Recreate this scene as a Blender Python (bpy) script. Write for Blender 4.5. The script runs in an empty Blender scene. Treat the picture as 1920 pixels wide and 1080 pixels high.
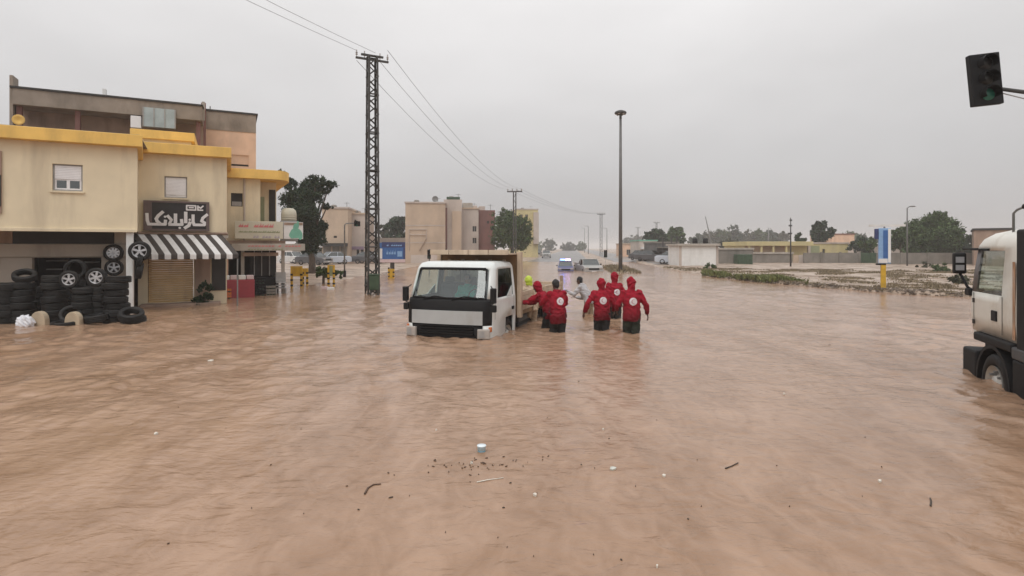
import bpy, bmesh, math, random
import numpy as np
from mathutils import Vector, Matrix
from mathutils.bvhtree import BVHTree

R = math.radians
random.seed(7)
rng = np.random.default_rng(11)
scene = bpy.context.scene
COL = scene.collection

# ------------------------------------------------------------------ camera, sky, sun, exposure
F, H, CX, CY = 1060.0, 2.1, 960.0, 465.0          # focal length (px of 1920), eye height over the flood, horizon
cam_d = bpy.data.cameras.new('camera')
cam = bpy.data.objects.new('camera', cam_d)
COL.objects.link(cam)
cam.location = (0, 0, H)
cam.rotation_euler = (R(90), 0, 0)
cam_d.sensor_width = 36
cam_d.lens = F / 1920 * 36
cam_d.shift_y = -(540 - CY) / 1920
cam_d.clip_start = 0.1
cam_d.clip_end = 6000
scene.camera = cam

SUN_EL, SUN_AZ = 58, 200
world = bpy.data.worlds.new('World')
scene.world = world
world.use_nodes = True
nt = world.node_tree
nt.nodes.clear()
wo = nt.nodes.new('ShaderNodeOutputWorld')
bg = nt.nodes.new('ShaderNodeBackground')
sky = nt.nodes.new('ShaderNodeTexSky')
sky.sky_type = 'NISHITA'
sky.sun_disc = False
sky.sun_elevation = R(SUN_EL)
sky.sun_rotation = R(SUN_AZ)
sky.dust_density = 6
hs = nt.nodes.new('ShaderNodeHueSaturation')
hs.inputs['Saturation'].default_value = 0.06
nt.links.new(sky.outputs[0], hs.inputs['Color'])
# the overcast cloud sheet over that sky: a soft grey, a little brighter overhead, faintly mottled
geo = nt.nodes.new('ShaderNodeTexCoord')
sep = nt.nodes.new('ShaderNodeSeparateXYZ')
nt.links.new(geo.outputs['Generated'], sep.inputs[0])
ramp = nt.nodes.new('ShaderNodeValToRGB')
ramp.color_ramp.elements[0].position = 0.0
ramp.color_ramp.elements[0].color = (4.75, 4.55, 4.5, 1)
ramp.color_ramp.elements[1].position = 1.0
ramp.color_ramp.elements[1].color = (12.5, 12.4, 12.4, 1)
e_ = ramp.color_ramp.elements.new(0.40)
e_.color = (8.8, 8.65, 8.65, 1)
e_ = ramp.color_ramp.elements.new(0.14)
e_.color = (6.0, 5.92, 5.95, 1)
nt.links.new(sep.outputs['Z'], ramp.inputs[0])
cn = nt.nodes.new('ShaderNodeTexNoise')
cn.inputs['Scale'].default_value = 2.2
cn.inputs['Detail'].default_value = 4
cmap = nt.nodes.new('ShaderNodeMapping')
cmap.inputs['Scale'].default_value = (1, 1, 2.5)
nt.links.new(geo.outputs['Generated'], cmap.inputs[0])
nt.links.new(cmap.outputs[0], cn.inputs['Vector'])
cr = nt.nodes.new('ShaderNodeMapRange')
cr.inputs['From Min'].default_value = 0.3
cr.inputs['From Max'].default_value = 0.7
cr.inputs['To Min'].default_value = 0.92
cr.inputs['To Max'].default_value = 1.08
nt.links.new(cn.outputs[0], cr.inputs[0])
mm = nt.nodes.new('ShaderNodeVectorMath')
mm.operation = 'SCALE'
nt.links.new(ramp.outputs[0], mm.inputs[0])
nt.links.new(cr.outputs[0], mm.inputs['Scale'])
mx = nt.nodes.new('ShaderNodeMix')
mx.data_type = 'RGBA'
mx.inputs['Factor'].default_value = 0.88
nt.links.new(hs.outputs[0], mx.inputs['A'])
nt.links.new(mm.outputs[0], mx.inputs['B'])
nt.links.new(mx.outputs['Result'], bg.inputs[0])
bg.inputs[1].default_value = 0.1
nt.links.new(bg.outputs[0], wo.inputs[0])

sd = bpy.data.lights.new('sun', 'SUN')
sd.energy = 0.9
sd.angle = R(35)
sd.color = (1.0, 0.965, 0.92)
sun = bpy.data.objects.new('sun', sd)
COL.objects.link(sun)
sun.rotation_euler = (R(90 - SUN_EL), 0, R(180 - SUN_AZ))
sun.location = (0, -20, 60)

scene.view_settings.view_transform = 'Standard'
scene.view_settings.look = 'None'
scene.view_settings.exposure = 0.1
scene.view_settings.gamma = 1.0
scene.view_settings.use_curve_mapping = False
scene.render.engine = 'CYCLES'
scene.cycles.use_denoising = True
scene.cycles.volume_bounces = 1
scene.cycles.max_bounces = 8
scene.cycles.transparent_max_bounces = 12
scene.cycles.caustics_reflective = False
scene.cycles.caustics_refractive = False


# ------------------------------------------------------------------ noise
def _hash(ix, iy, seed):
    h = (ix.astype(np.int64) * 374761393 + iy.astype(np.int64) * 668265263 + seed * 974711) & 0x7fffffff
    h = ((h ^ (h >> 13)) * 1274126177) & 0x7fffffff
    return ((h ^ (h >> 16)) & 0xffff) / 65535.0


def pn(x, y, seed=0):
    """2-D gradient noise, about -0.7..0.7"""
    ix, iy = np.floor(x), np.floor(y)
    fx, fy = x - ix, y - iy
    ux, uy = fx * fx * fx * (fx * (fx * 6 - 15) + 10), fy * fy * fy * (fy * (fy * 6 - 15) + 10)

    def g(ax, ay, dx, dy):
        a = _hash(ax, ay, seed) * 6.28318
        return np.cos(a) * dx + np.sin(a) * dy
    n00 = g(ix, iy, fx, fy)
    n10 = g(ix + 1, iy, fx - 1, fy)
    n01 = g(ix, iy + 1, fx, fy - 1)
    n11 = g(ix + 1, iy + 1, fx - 1, fy - 1)
    return (n00 * (1 - ux) + n10 * ux) * (1 - uy) + (n01 * (1 - ux) + n11 * ux) * uy


def sstep(a, b, x):
    t = np.clip((x - a) / (b - a), 0, 1)
    return t * t * (3 - 2 * t)


# ------------------------------------------------------------------ materials
MATS = {}


def pmat(name, col, rough=0.7, var=0.12, scale=5.0, bump=0.0, bscale=40.0, metal=0.0, spec=0.5, coat=0.0,
         stain=None, sfac=0.5, sscale=1.2, sstretch=0.25, stretch=None):
    if name in MATS:
        return MATS[name]
    m = bpy.data.materials.new(name)
    m.use_nodes = True
    t = m.node_tree
    b = t.nodes['Principled BSDF']
    tc = t.nodes.new('ShaderNodeTexCoord')
    n = t.nodes.new('ShaderNodeTexNoise')
    n.inputs['Scale'].default_value = scale
    n.inputs['Detail'].default_value = 5
    vec = tc.outputs['Object']
    if stretch:
        mp = t.nodes.new('ShaderNodeMapping')
        mp.inputs['Scale'].default_value = stretch
        t.links.new(vec, mp.inputs[0])
        t.links.new(mp.outputs[0], n.inputs['Vector'])
    else:
        t.links.new(vec, n.inputs['Vector'])
    r = t.nodes.new('ShaderNodeValToRGB')
    r.color_ramp.elements[0].position = 0.3
    r.color_ramp.elements[1].position = 0.7
    r.color_ramp.elements[0].color = tuple(max(0, c * (1 - var)) for c in col) + (1,)
    r.color_ramp.elements[1].color = tuple(min(1, c * (1 + var)) for c in col) + (1,)
    t.links.new(n.outputs[0], r.inputs[0])
    out = r.outputs[0]
    if stain:
        mp2 = t.nodes.new('ShaderNodeMapping')
        mp2.inputs['Scale'].default_value = (1, 1, sstretch)
        t.links.new(vec, mp2.inputs[0])
        n2 = t.nodes.new('ShaderNodeTexNoise')
        n2.inputs['Scale'].default_value = sscale
        n2.inputs['Detail'].default_value = 8
        n2.inputs['Roughness'].default_value = 0.65
        t.links.new(mp2.outputs[0], n2.inputs['Vector'])
        r2 = t.nodes.new('ShaderNodeMapRange')
        r2.inputs['From Min'].default_value = 0.5
        r2.inputs['From Max'].default_value = 0.72
        r2.inputs['To Max'].default_value = sfac
        t.links.new(n2.outputs[0], r2.inputs[0])
        mxx = t.nodes.new('ShaderNodeMix')
        mxx.data_type = 'RGBA'
        t.links.new(r2.outputs[0], mxx.inputs['Factor'])
        t.links.new(out, mxx.inputs['A'])
        mxx.inputs['B'].default_value = tuple(stain) + (1,)
        out = mxx.outputs['Result']
    t.links.new(out, b.inputs['Base Color'])
    b.inputs['Roughness'].default_value = rough
    b.inputs['Metallic'].default_value = metal
    b.inputs['Specular IOR Level'].default_value = spec
    b.inputs['Coat Weight'].default_value = coat
    if bump:
        n3 = t.nodes.new('ShaderNodeTexNoise')
        n3.inputs['Scale'].default_value = bscale
        n3.inputs['Detail'].default_value = 4
        t.links.new(vec, n3.inputs['Vector'])
        bp = t.nodes.new('ShaderNodeBump')
        bp.inputs['Strength'].default_value = bump
        bp.inputs['Distance'].default_value = 0.02
        t.links.new(n3.outputs[0], bp.inputs['Height'])
        t.links.new(bp.outputs[0], b.inputs['Normal'])
    MATS[name] = m
    return m


def glass(name, tint=(0.6, 0.72, 0.7), refl=0.12, ior=1.5):
    m = bpy.data.materials.new(name)
    m.use_nodes = True
    t = m.node_tree
    t.nodes.clear()
    o = t.nodes.new('ShaderNodeOutputMaterial')
    a = t.nodes.new('ShaderNodeBsdfTransparent')
    a.inputs[0].default_value = tint + (1,)
    g = t.nodes.new('ShaderNodeBsdfGlossy')
    g.inputs['Roughness'].default_value = 0.03
    g.inputs[0].default_value = (0.9, 0.95, 0.95, 1)
    lw = t.nodes.new('ShaderNodeLayerWeight')          # a thin pane: the same reflectance seen from either side
    lw.inputs[0].default_value = 0.5
    pw = t.nodes.new('ShaderNodeMath')
    pw.operation = 'POWER'
    pw.inputs[1].default_value = 5.0
    t.links.new(lw.outputs['Facing'], pw.inputs[0])
    ad = t.nodes.new('ShaderNodeMath')
    ad.operation = 'MULTIPLY_ADD'
    ad.use_clamp = True
    ad.inputs[1].default_value = 0.85 if ior > 1.3 else 0.25
    ad.inputs[2].default_value = refl + ((ior - 1) / (ior + 1)) ** 2 * 1.6
    t.links.new(pw.outputs[0], ad.inputs[0])
    x = t.nodes.new('ShaderNodeMixShader')
    t.links.new(ad.outputs[0], x.inputs[0])
    t.links.new(a.outputs[0], x.inputs[1])
    t.links.new(g.outputs[0], x.inputs[2])
    t.links.new(x.outputs[0], o.inputs[0])
    return m


def emit(name, col, st):
    m = bpy.data.materials.new(name)
    m.use_nodes = True
    b = m.node_tree.nodes['Principled BSDF']
    b.inputs['Base Color'].default_value = tuple(col) + (1,)
    b.inputs['Emission Color'].default_value = tuple(col) + (1,)
    b.inputs['Emission Strength'].default_value = st
    return m


def leafmat(name, col, var=0.45):
    m = bpy.data.materials.new(name)
    m.use_nodes = True
    t = m.node_tree
    b = t.nodes['Principled BSDF']
    g = t.nodes.new('ShaderNodeNewGeometry')
    r = t.nodes.new('ShaderNodeValToRGB')
    r.color_ramp.elements[0].color = tuple(c * (1 - var) for c in col) + (1,)
    r.color_ramp.elements[1].color = tuple(c * (1 + var) for c in col) + (1,)
    t.links.new(g.outputs['Random Per Island'], r.inputs[0])
    t.links.new(r.outputs[0], b.inputs['Base Color'])
    b.inputs['Roughness'].default_value = 0.65
    b.inputs['Specular IOR Level'].default_value = 0.25
    return m


M = dict(
    cream=pmat('cream_plaster', (0.73, 0.63, 0.45), 0.85, 0.07, 1.3, 0.25, 60, stain=(0.40, 0.33, 0.24), sfac=0.55, sscale=1.1, sstretch=0.16),
    ochre=pmat('ochre_paint', (0.80, 0.51, 0.135), 0.75, 0.09, 1.6, 0.15, 50, stain=(0.36, 0.24, 0.09), sfac=0.4, sscale=1.6, sstretch=0.3),
    pinkw=pmat('pink_render', (0.72, 0.49, 0.35), 0.9, 0.12, 1.2, 0.25, 40, stain=(0.32, 0.24, 0.19), sfac=0.5, sscale=0.7, sstretch=0.3),
    conc=pmat('weathered_concrete', (0.27, 0.225, 0.185), 0.92, 0.22, 1.1, 0.3, 30, stain=(0.12, 0.095, 0.075), sfac=0.75, sscale=0.9, sstretch=0.35),
    brown=pmat('brown_render', (0.32, 0.225, 0.17), 0.9, 0.2, 1.0, 0.3, 30, stain=(0.1, 0.075, 0.06), sfac=0.7),
    redbr=pmat('red_brown_render', (0.21, 0.10, 0.085), 0.9, 0.18, 0.6, stain=(0.12, 0.07, 0.06), sfac=0.6, sscale=0.5),
    beige=pmat('beige_render', (0.51, 0.395, 0.295), 0.9, 0.09, 0.6, 0.1, 20, stain=(0.33, 0.25, 0.19), sfac=0.55, sscale=0.35, sstretch=0.3),
    palew=pmat('pale_render', (0.50, 0.43, 0.38), 0.9, 0.1, 0.6, stain=(0.3, 0.25, 0.22), sfac=0.6, sscale=0.4, sstretch=0.3),
    yell=pmat('pale_yellow_render', (0.56, 0.48, 0.25), 0.9, 0.1, 0.5, stain=(0.36, 0.31, 0.2), sfac=0.5, sscale=0.4, sstretch=0.3),
    white=pmat('white_paint', (0.74, 0.74, 0.72), 0.6, 0.05, 3, stain=(0.5, 0.47, 0.42), sfac=0.35, sscale=1.4),
    greyw=pmat('grey_block', (0.215, 0.195, 0.17), 0.92, 0.15, 1.2, 0.3, 18, stain=(0.12, 0.11, 0.09), sfac=0.6, sscale=0.7),
    shopw=pmat('shop_grey_plaster', (0.40, 0.365, 0.32), 0.85, 0.12, 1.5, stain=(0.2, 0.17, 0.14), sfac=0.6, sscale=1.5),
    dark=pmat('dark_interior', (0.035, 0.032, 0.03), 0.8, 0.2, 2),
    black=pmat('black_plastic', (0.009, 0.009, 0.010), 0.62, 0.15, 6, 0.05, 90, spec=0.25),
    steel=pmat('galvanised_steel', (0.2, 0.2, 0.195), 0.55, 0.2, 5, metal=0.3),
    dsteel=pmat('dark_lattice_steel', (0.048, 0.046, 0.043), 0.6, 0.25, 4),
    frame=pmat('aluminium_frame', (0.33, 0.32, 0.31), 0.5, 0.1, 8),
    shutw=pmat('white_shutter', (0.78, 0.77, 0.78), 0.6, 0.05, 3),
    shuty=pmat('tan_shutter', (0.56, 0.38, 0.17), 0.6, 0.1, 2, stain=(0.30, 0.2, 0.1), sfac=0.6, sscale=1.2),
    rub=pmat('tyre_rubber', (0.010, 0.0098, 0.0098), 0.58, 0.35, 7, 0.1, 60, spec=0.28, stain=(0.028, 0.024, 0.02), sfac=0.35, sscale=4, sstretch=1),
    alloy=pmat('alloy', (0.55, 0.56, 0.58), 0.3, 0.08, 9, metal=0.75),
    cabw=pmat('cab_white', (0.66, 0.69, 0.68), 0.34, 0.04, 2.5, coat=0.3, stain=(0.42, 0.35, 0.27), sfac=0.35, sscale=2.3, sstretch=0.5),
    cabw2=pmat('cab_white_grimy', (0.70, 0.69, 0.63), 0.4, 0.05, 2.5, coat=0.2, stain=(0.36, 0.29, 0.2), sfac=0.5, sscale=2.0, sstretch=0.5),
    bedp=pmat('bed_beige_paint', (0.52, 0.41, 0.30), 0.7, 0.14, 3, 0.1, 30, stain=(0.26, 0.18, 0.12), sfac=0.65, sscale=3),
    bedi=pmat('bed_inside_brown', (0.26, 0.16, 0.08), 0.8, 0.25, 3, stain=(0.13, 0.09, 0.05), sfac=0.6, sscale=3),
    lamp=pmat('lamp_lens', (0.40, 0.37, 0.34), 0.2, 0.1, 12, coat=0.6),
    amber=pmat('amber_lens', (0.55, 0.16, 0.05), 0.25, 0.1, 10),
    red=pmat('red_fabric', (0.19, 0.005, 0.014), 0.85, 0.3, 14, 0.2, 120, spec=0.2),
    trous=pmat('dark_trousers', (0.011, 0.012, 0.012), 0.85, 0.3, 12, 0.2, 80),
    camo=None,
    skin=pmat('skin', (0.33, 0.17, 0.11), 0.55, 0.1, 20),
    skind=pmat('dark_skin', (0.10, 0.052, 0.037), 0.55, 0.12, 20),
    hair=pmat('black_hair', (0.01, 0.009, 0.009), 0.6, 0.3, 60, 0.5, 160),
    embl=pmat('emblem_white', (0.66, 0.62, 0.64), 0.7, 0.04, 8),
    emblr=pmat('emblem_crescent', (0.46, 0.24, 0.27), 0.7, 0.1, 8),
    gwht=pmat('pale_grey_shirt', (0.40, 0.39, 0.40), 0.8, 0.15, 9, 0.2, 90),
    khaki=pmat('beige_trousers', (0.30, 0.23, 0.16), 0.85, 0.15, 9),
    hivis=pmat('yellow_green_fabric', (0.48, 0.60, 0.06), 0.7, 0.12, 10),
    teal=pmat('teal_shirt', (0.01, 0.42, 0.34), 0.8, 0.12, 9),
    navy=pmat('dark_navy_jacket', (0.02, 0.026, 0.04), 0.8, 0.2, 9),
    fridge=pmat('red_cooler', (0.30, 0.035, 0.05), 0.4, 0.1, 4),
    yel=pmat('yellow_steel', (0.55, 0.33, 0.02), 0.55, 0.15, 4, stain=(0.3, 0.19, 0.05), sfac=0.5, sscale=3),
    blue=pmat('blue_print', (0.035, 0.12, 0.33), 0.5, 0.12, 5),
    lblue=pmat('light_blue_print', (0.22, 0.38, 0.62), 0.5, 0.12, 5),
    dblue=pmat('dark_blue_print', (0.03, 0.045, 0.14), 0.5, 0.12, 5),
    pinkp=pmat('pale_pink_print', (0.6, 0.47, 0.48), 0.6, 0.06, 5),
    greenp=pmat('green_print', (0.16, 0.40, 0.30), 0.6, 0.12, 5),
    oliv=pmat('olive_print', (0.26, 0.28, 0.16), 0.6, 0.1, 5),
    redp=pmat('red_print', (0.58, 0.17, 0.17), 0.6, 0.15, 8),
    creamp=pmat('cream_sign_sheet', (0.55, 0.52, 0.42), 0.6, 0.06, 2),
    greencab=pmat('green_cabinet', (0.035, 0.07, 0.035), 0.6, 0.3, 4),
    awnd=pmat('awning_charcoal', (0.055, 0.045, 0.04), 0.8, 0.15, 6),
    awnw=pmat('awning_white', (0.68, 0.67, 0.66), 0.8, 0.06, 4, stain=(0.42, 0.39, 0.35), sfac=0.5, sscale=2.5, sstretch=0.5),
    stone=pmat('painted_kerb_stone', (0.47, 0.38, 0.27), 0.9, 0.15, 4, 0.3, 20),
    signd=pmat('sign_black', (0.016, 0.014, 0.015), 0.35, 0.3, 2),
    signf=pmat('sign_brown_frame', (0.12, 0.085, 0.08), 0.5, 0.2, 4),
    signw=pmat('sign_white_letter', (0.72, 0.70, 0.70), 0.5, 0.04, 5),
    bark=pmat('bark', (0.085, 0.062, 0.045), 0.95, 0.3, 6, 0.5, 20),
    wood=pmat('old_wood', (0.30, 0.22, 0.15), 0.85, 0.25, 5, 0.2, 30, stretch=(1, 1, 8)),
)
# jackets are soaked dark from the waist down
def wet_cloth(name, dry, wet, z0, z1):
    m = pmat(name, dry, 0.85, 0.25, 14, 0.25, 110, spec=0.2)
    t = m.node_tree
    b = t.nodes['Principled BSDF']
    src = b.inputs['Base Color'].links[0].from_socket
    tc = t.nodes.new('ShaderNodeTexCoord')
    sp = t.nodes.new('ShaderNodeSeparateXYZ')
    t.links.new(tc.outputs['Object'], sp.inputs[0])
    n = t.nodes.new('ShaderNodeTexNoise')
    n.inputs['Scale'].default_value = 5
    n.inputs['Detail'].default_value = 5
    t.links.new(tc.outputs['Object'], n.inputs['Vector'])
    ad = t.nodes.new('ShaderNodeMath')
    ad.operation = 'MULTIPLY_ADD'
    ad.inputs[1].default_value = 0.5
    t.links.new(n.outputs[0], ad.inputs[0])
    t.links.new(sp.outputs['Z'], ad.inputs[2])
    mr = t.nodes.new('ShaderNodeMapRange')
    mr.inputs['From Min'].default_value = z0 + 0.25
    mr.inputs['From Max'].default_value = z1 + 0.25
    t.links.new(ad.outputs[0], mr.inputs[0])
    mx_ = t.nodes.new('ShaderNodeMix')
    mx_.data_type = 'RGBA'
    t.links.new(mr.outputs[0], mx_.inputs['Factor'])
    mx_.inputs['A'].default_value = wet + (1,)
    t.links.new(src, mx_.inputs['B'])
    t.links.new(mx_.outputs['Result'], b.inputs['Base Color'])
    rr = t.nodes.new('ShaderNodeMapRange')
    rr.inputs['To Min'].default_value = 0.55
    rr.inputs['To Max'].default_value = 0.88
    t.links.new(mr.outputs[0], rr.inputs[0])
    t.links.new(rr.outputs[0], b.inputs['Roughness'])
    return m


M['red'] = wet_cloth('red_jacket', (0.275, 0.009, 0.023), (0.115, 0.004, 0.010), 0.80, 1.22)
# mottled dark green trousers
_c = pmat('camouflage_trousers', (0.016, 0.022, 0.015), 0.85, 0.9, 9, 0.2, 80)
M['camo'] = _c
G_WIND = glass('windscreen_glass', (0.80, 0.94, 0.90), 0.05)
G_SIDE = glass('side_window_glass', (0.30, 0.34, 0.33), 0.0, 1.18)
G_PANE = glass('window_pane', (0.25, 0.28, 0.28), 0.12)
G_CLEAR = glass('clear_window', (0.8, 0.84, 0.8), 0.05)


# ------------------------------------------------------------------ mesh building
class MB:
    def __init__(s):
        s.v, s.f = [], []

    def add(s, vs, fs):
        k = len(s.v)
        s.v += [tuple(p) for p in vs]
        s.f += [tuple(i + k for i in f) for f in fs]
        return s

    def box(s, x0, x1, y0, y1, z0, z1, m=None):
        vs = [(x, y, z) for z in (z0, z1) for y in (y0, y1) for x in (x0, x1)]
        if m is not None:
            vs = [m @ Vector(p) for p in vs]
        return s.add(vs, [(0, 2, 3, 1), (4, 5, 7, 6), (0, 1, 5, 4), (2, 6, 7, 3), (0, 4, 6, 2), (1, 3, 7, 5)])

    def tube(s, pts, r, seg=8, ry=None, right=None):
        pts = [Vector(p) for p in pts]
        n = len(pts)
        rs = [r] * n if isinstance(r, (int, float)) else list(r)
        rys = rs if ry is None else ([ry] * n if isinstance(ry, (int, float)) else list(ry))
        vs, fs = [], []
        prev = None
        for i, p in enumerate(pts):
            d = (pts[min(i + 1, n - 1)] - pts[max(i - 1, 0)]).normalized()
            a = Vector(right) if right is not None else (prev if prev is not None else (Vector((0, 0, 1)) if abs(d.z) < 0.9 else Vector((1, 0, 0))))
            a = a - d * a.dot(d)
            if a.length < 1e-5:
                a = d.orthogonal()
            a.normalize()
            prev = a
            b = d.cross(a)
            for k in range(seg):
                t = 2 * math.pi * k / seg
                vs.append(p + a * (rs[i] * math.cos(t)) + b * (rys[i] * math.sin(t)))
        for i in range(n - 1):
            for k in range(seg):
                k2 = (k + 1) % seg
                fs.append((i * seg + k, i * seg + k2, (i + 1) * seg + k2, (i + 1) * seg + k))
        fs.append(tuple(range(seg - 1, -1, -1)))
        fs.append(tuple((n - 1) * seg + k for k in range(seg)))
        return s.add(vs, fs)

    def ell(s, c, r, seg=14, rings=9, m=None):
        vs, fs = [], []
        c = Vector(c)
        for i in range(rings + 1):
            t = math.pi * i / rings
            for k in range(seg):
                a = 2 * math.pi * k / seg
                v = Vector((r[0] * math.sin(t) * math.cos(a), r[1] * math.sin(t) * math.sin(a), r[2] * math.cos(t)))
                vs.append(c + (m @ v if m is not None else v))
        for i in range(rings):
            for k in range(seg):
                k2 = (k + 1) % seg
                fs.append((i * seg + k, (i + 1) * seg + k, (i + 1) * seg + k2, i * seg + k2))
        return s.add(vs, fs)

    def prism(s, poly, a0, a1, axis='y'):
        """outline (p,q) extruded along an axis: axis y -> (p,a,q), x -> (a,p,q), z -> (p,q,a)"""
        def pt(p, q, a):
            return {'y': (p, a, q), 'x': (a, p, q), 'z': (p, q, a)}[axis]
        n = len(poly)
        vs = [pt(p, q, a0) for p, q in poly] + [pt(p, q, a1) for p, q in poly]
        fs = [tuple(range(n)), tuple(range(2 * n - 1, n - 1, -1))]
        for i in range(n):
            j = (i + 1) % n
            fs.append((i, i + n, j + n, j))
        return s.add(vs, fs)

    def lathe(s, prof, seg=24, axis='z', c=(0, 0, 0), close=False):
        vs, fs = [], []
        for r, z in prof:
            for k in range(seg):
                a = 2 * math.pi * k / seg
                x, y = r * math.cos(a), r * math.sin(a)
                p = {'z': (x, y, z), 'x': (z, x, y), 'y': (x, z, y)}[axis]
                vs.append((p[0] + c[0], p[1] + c[1], p[2] + c[2]))
        n = len(prof)
        for i in range(n if close else n - 1):
            i2 = (i + 1) % n
            for k in range(seg):
                k2 = (k + 1) % seg
                fs.append((i * seg + k, i * seg + k2, i2 * seg + k2, i2 * seg + k))
        return s.add(vs, fs)

    def mesh(s, name, mat, smooth=False):
        me = bpy.data.meshes.new(name)
        me.from_pydata(s.v, [], s.f)
        if mat is not None:
            me.materials.append(mat)
        bm = bmesh.new()
        bm.from_mesh(me)
        bmesh.ops.recalc_face_normals(bm, faces=bm.faces[:])
        bm.to_mesh(me)
        bm.free()
        if smooth:
            me.polygons.foreach_set('use_smooth', [True] * len(me.polygons))
        return me

    def build(s, name, mat, parent=None, smooth=False, bevel=0.0, auto=None):
        return obj(name, s.mesh(name, mat, smooth), parent, bevel)


def obj(name, me, parent=None, bevel=0.0):
    o = bpy.data.objects.new(name, me)
    COL.objects.link(o)
    if parent is not None:
        o.parent = parent
    if bevel:
        b = o.modifiers.new('bevel', 'BEVEL')
        b.width = bevel
        b.segments = 2
        b.limit_method = 'ANGLE'
        b.angle_limit = R(40)
    return o


def tag(o, label, cat, group=None):
    o['label'] = label
    o['category'] = cat
    if group:
        o['group'] = group
    return o


def thing(name, label, cat, loc=(0, 0, 0), rz=0.0, group=None):
    o = bpy.data.objects.new(name, None)
    COL.objects.link(o)
    o.location = loc
    o.rotation_euler = (0, 0, rz)
    return tag(o, label, cat, group)


def kids(o):
    return [c for c in COL.objects if c.parent == o]


def copy_tree(o, parent=None):
    c = o.copy()
    COL.objects.link(c)
    c.parent = parent
    for ch in list(o.children):
        copy_tree(ch, c)
    return c


def bx(name, mat, parent, x0, x1, y0, y1, z0, z1, bevel=0.0):
    return MB().box(x0, x1, y0, y1, z0, z1).build(name, mat, parent, bevel=bevel)


def P(px, py, d):
    """photo pixel at depth d metres -> world point"""
    return Vector(((px - CX) / F * d, d, H - (py - CY) / F * d))


def GX(px, d):
    return (px - CX) / F * d


def Z(py, d):
    return H - (py - CY) / F * d


# ------------------------------------------------------------------ ground, road, water
BANK = [(13.6, 46.0), (14.4, 38.5), (15.0, 33.5), (16.7, 28.2), (17.6, 25.6), (19.2, 23.6), (23, 21.5), (40, 19), (90, 17)]
_bx = np.array([p[0] for p in BANK])
_by = np.array([p[1] for p in BANK])


def ground_z(x, y):
    z = -0.45 + 0.47 * sstep(62, 92, y + 0.05 * x) + 0.0012 * np.clip(y - 90, 0, 400)
    edge = np.interp(x, _bx, _by)                       # the dirt bank on the right begins here
    inside = (y - edge)
    wob = 0.6 * pn(x * 0.35, y * 0.35, 3) + 0.25 * pn(x * 1.1, y * 1.1, 4)
    lat = sstep(12.6, 14.6, x - 0.10 * (y - 40) * (y > 40) + wob * 0.8)
    bank = sstep(-0.9, 1.1, inside + wob) * lat
    zb = 0.16 + 0.10 * pn(x * 0.5, y * 0.5, 5) + 0.05 * pn(x * 1.7, y * 1.7, 6)
    zb = zb - 0.13 * sstep(3.5, 6.5, inside) * (1 - sstep(18, 24, inside))   # the muddy track behind the grass
    z = np.maximum(z, -0.45 + (0.45 + zb) * bank)
    left = sstep(28.5, 33, y) * sstep(-9.6, -11.2, x) * (1 - sstep(75, 85, y))
    z = np.maximum(z, -0.45 + (0.5 + 0.05 * pn(x * 0.4, y * 0.4, 8)) * left)
    s = sstep(24.5, 25.5, y) * sstep(-7.4, -8.6, x) * 0.0
    med = sstep(45, 47, y) * np.exp(-((x - (0.1085 * y + 4.4)) / 1.6) ** 4) * (1 - sstep(160, 200, y))
    z = np.maximum(z, -0.45 + 0.58 * med + 0.05 * pn(x * 0.8, y * 0.5, 12) * med)
    return z


def grid_mesh(name, xs2, ys2, zs, mat, smooth=True):
    ny, nx = xs2.shape
    co = np.stack([xs2, ys2, zs], -1).reshape(-1, 3).astype(np.float32)
    i = np.arange(ny * nx).reshape(ny, nx)
    q = np.stack([i[:-1, :-1], i[:-1, 1:], i[1:, 1:], i[1:, :-1]], -1).reshape(-1, 4).astype(np.int32)
    me = bpy.data.meshes.new(name)
    me.vertices.add(len(co))
    me.vertices.foreach_set('co', co.ravel())
    me.loops.add(q.size)
    me.loops.foreach_set('vertex_index', q.ravel())
    me.polygons.add(len(q))
    me.polygons.foreach_set('loop_start', np.arange(0, q.size, 4, dtype=np.int32))
    me.polygons.foreach_set('loop_total', np.full(len(q), 4, dtype=np.int32))
    me.update(calc_edges=True)
    me.validate()
    if smooth:
        me.polygons.foreach_set('use_smooth', np.ones(len(q), dtype=bool))
    me.materials.append(mat)
    return me


def axis_pts(a, b, dense0, dense1, step, grow):
    pts = list(np.arange(dense0, dense1 + 1e-6, step))
    s = step
    p = dense1
    while p < b:
        s *= grow
        p += s
        pts.append(min(p, b))
    s, p, lo = step, dense0, []
    while p > a:
        s *= grow
        p -= s
        lo.append(max(p, a))
    return np.array(lo[::-1] + pts)


gm = bpy.data.materials.new('wet_dirt')
gm.use_nodes = True
t_ = gm.node_tree
b_ = t_.nodes['Principled BSDF']
tc_ = t_.nodes.new('ShaderNodeTexCoord')
n1 = t_.nodes.new('ShaderNodeTexNoise')
n1.inputs['Scale'].default_value = 0.45
n1.inputs['Detail'].default_value = 9
n1.inputs['Roughness'].default_value = 0.65
t_.links.new(tc_.outputs['Object'], n1.inputs['Vector'])
r_ = t_.nodes.new('ShaderNodeValToRGB')
r_.color_ramp.elements[0].position = 0.32
r_.color_ramp.elements[0].color = (0.17, 0.12, 0.085, 1)
r_.color_ramp.elements[1].position = 0.62
r_.color_ramp.elements[1].color = (0.42, 0.315, 0.235, 1)
t_.links.new(n1.outputs[0], r_.inputs[0])
t_.links.new(r_.outputs[0], b_.inputs['Base Color'])
rr_ = t_.nodes.new('ShaderNodeMapRange')
rr_.inputs['From Min'].default_value = 0.35
rr_.inputs['From Max'].default_value = 0.6
rr_.inputs['To Min'].default_value = 0.75
rr_.inputs['To Max'].default_value = 0.3
t_.links.new(n1.outputs[0], rr_.inputs[0])
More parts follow.
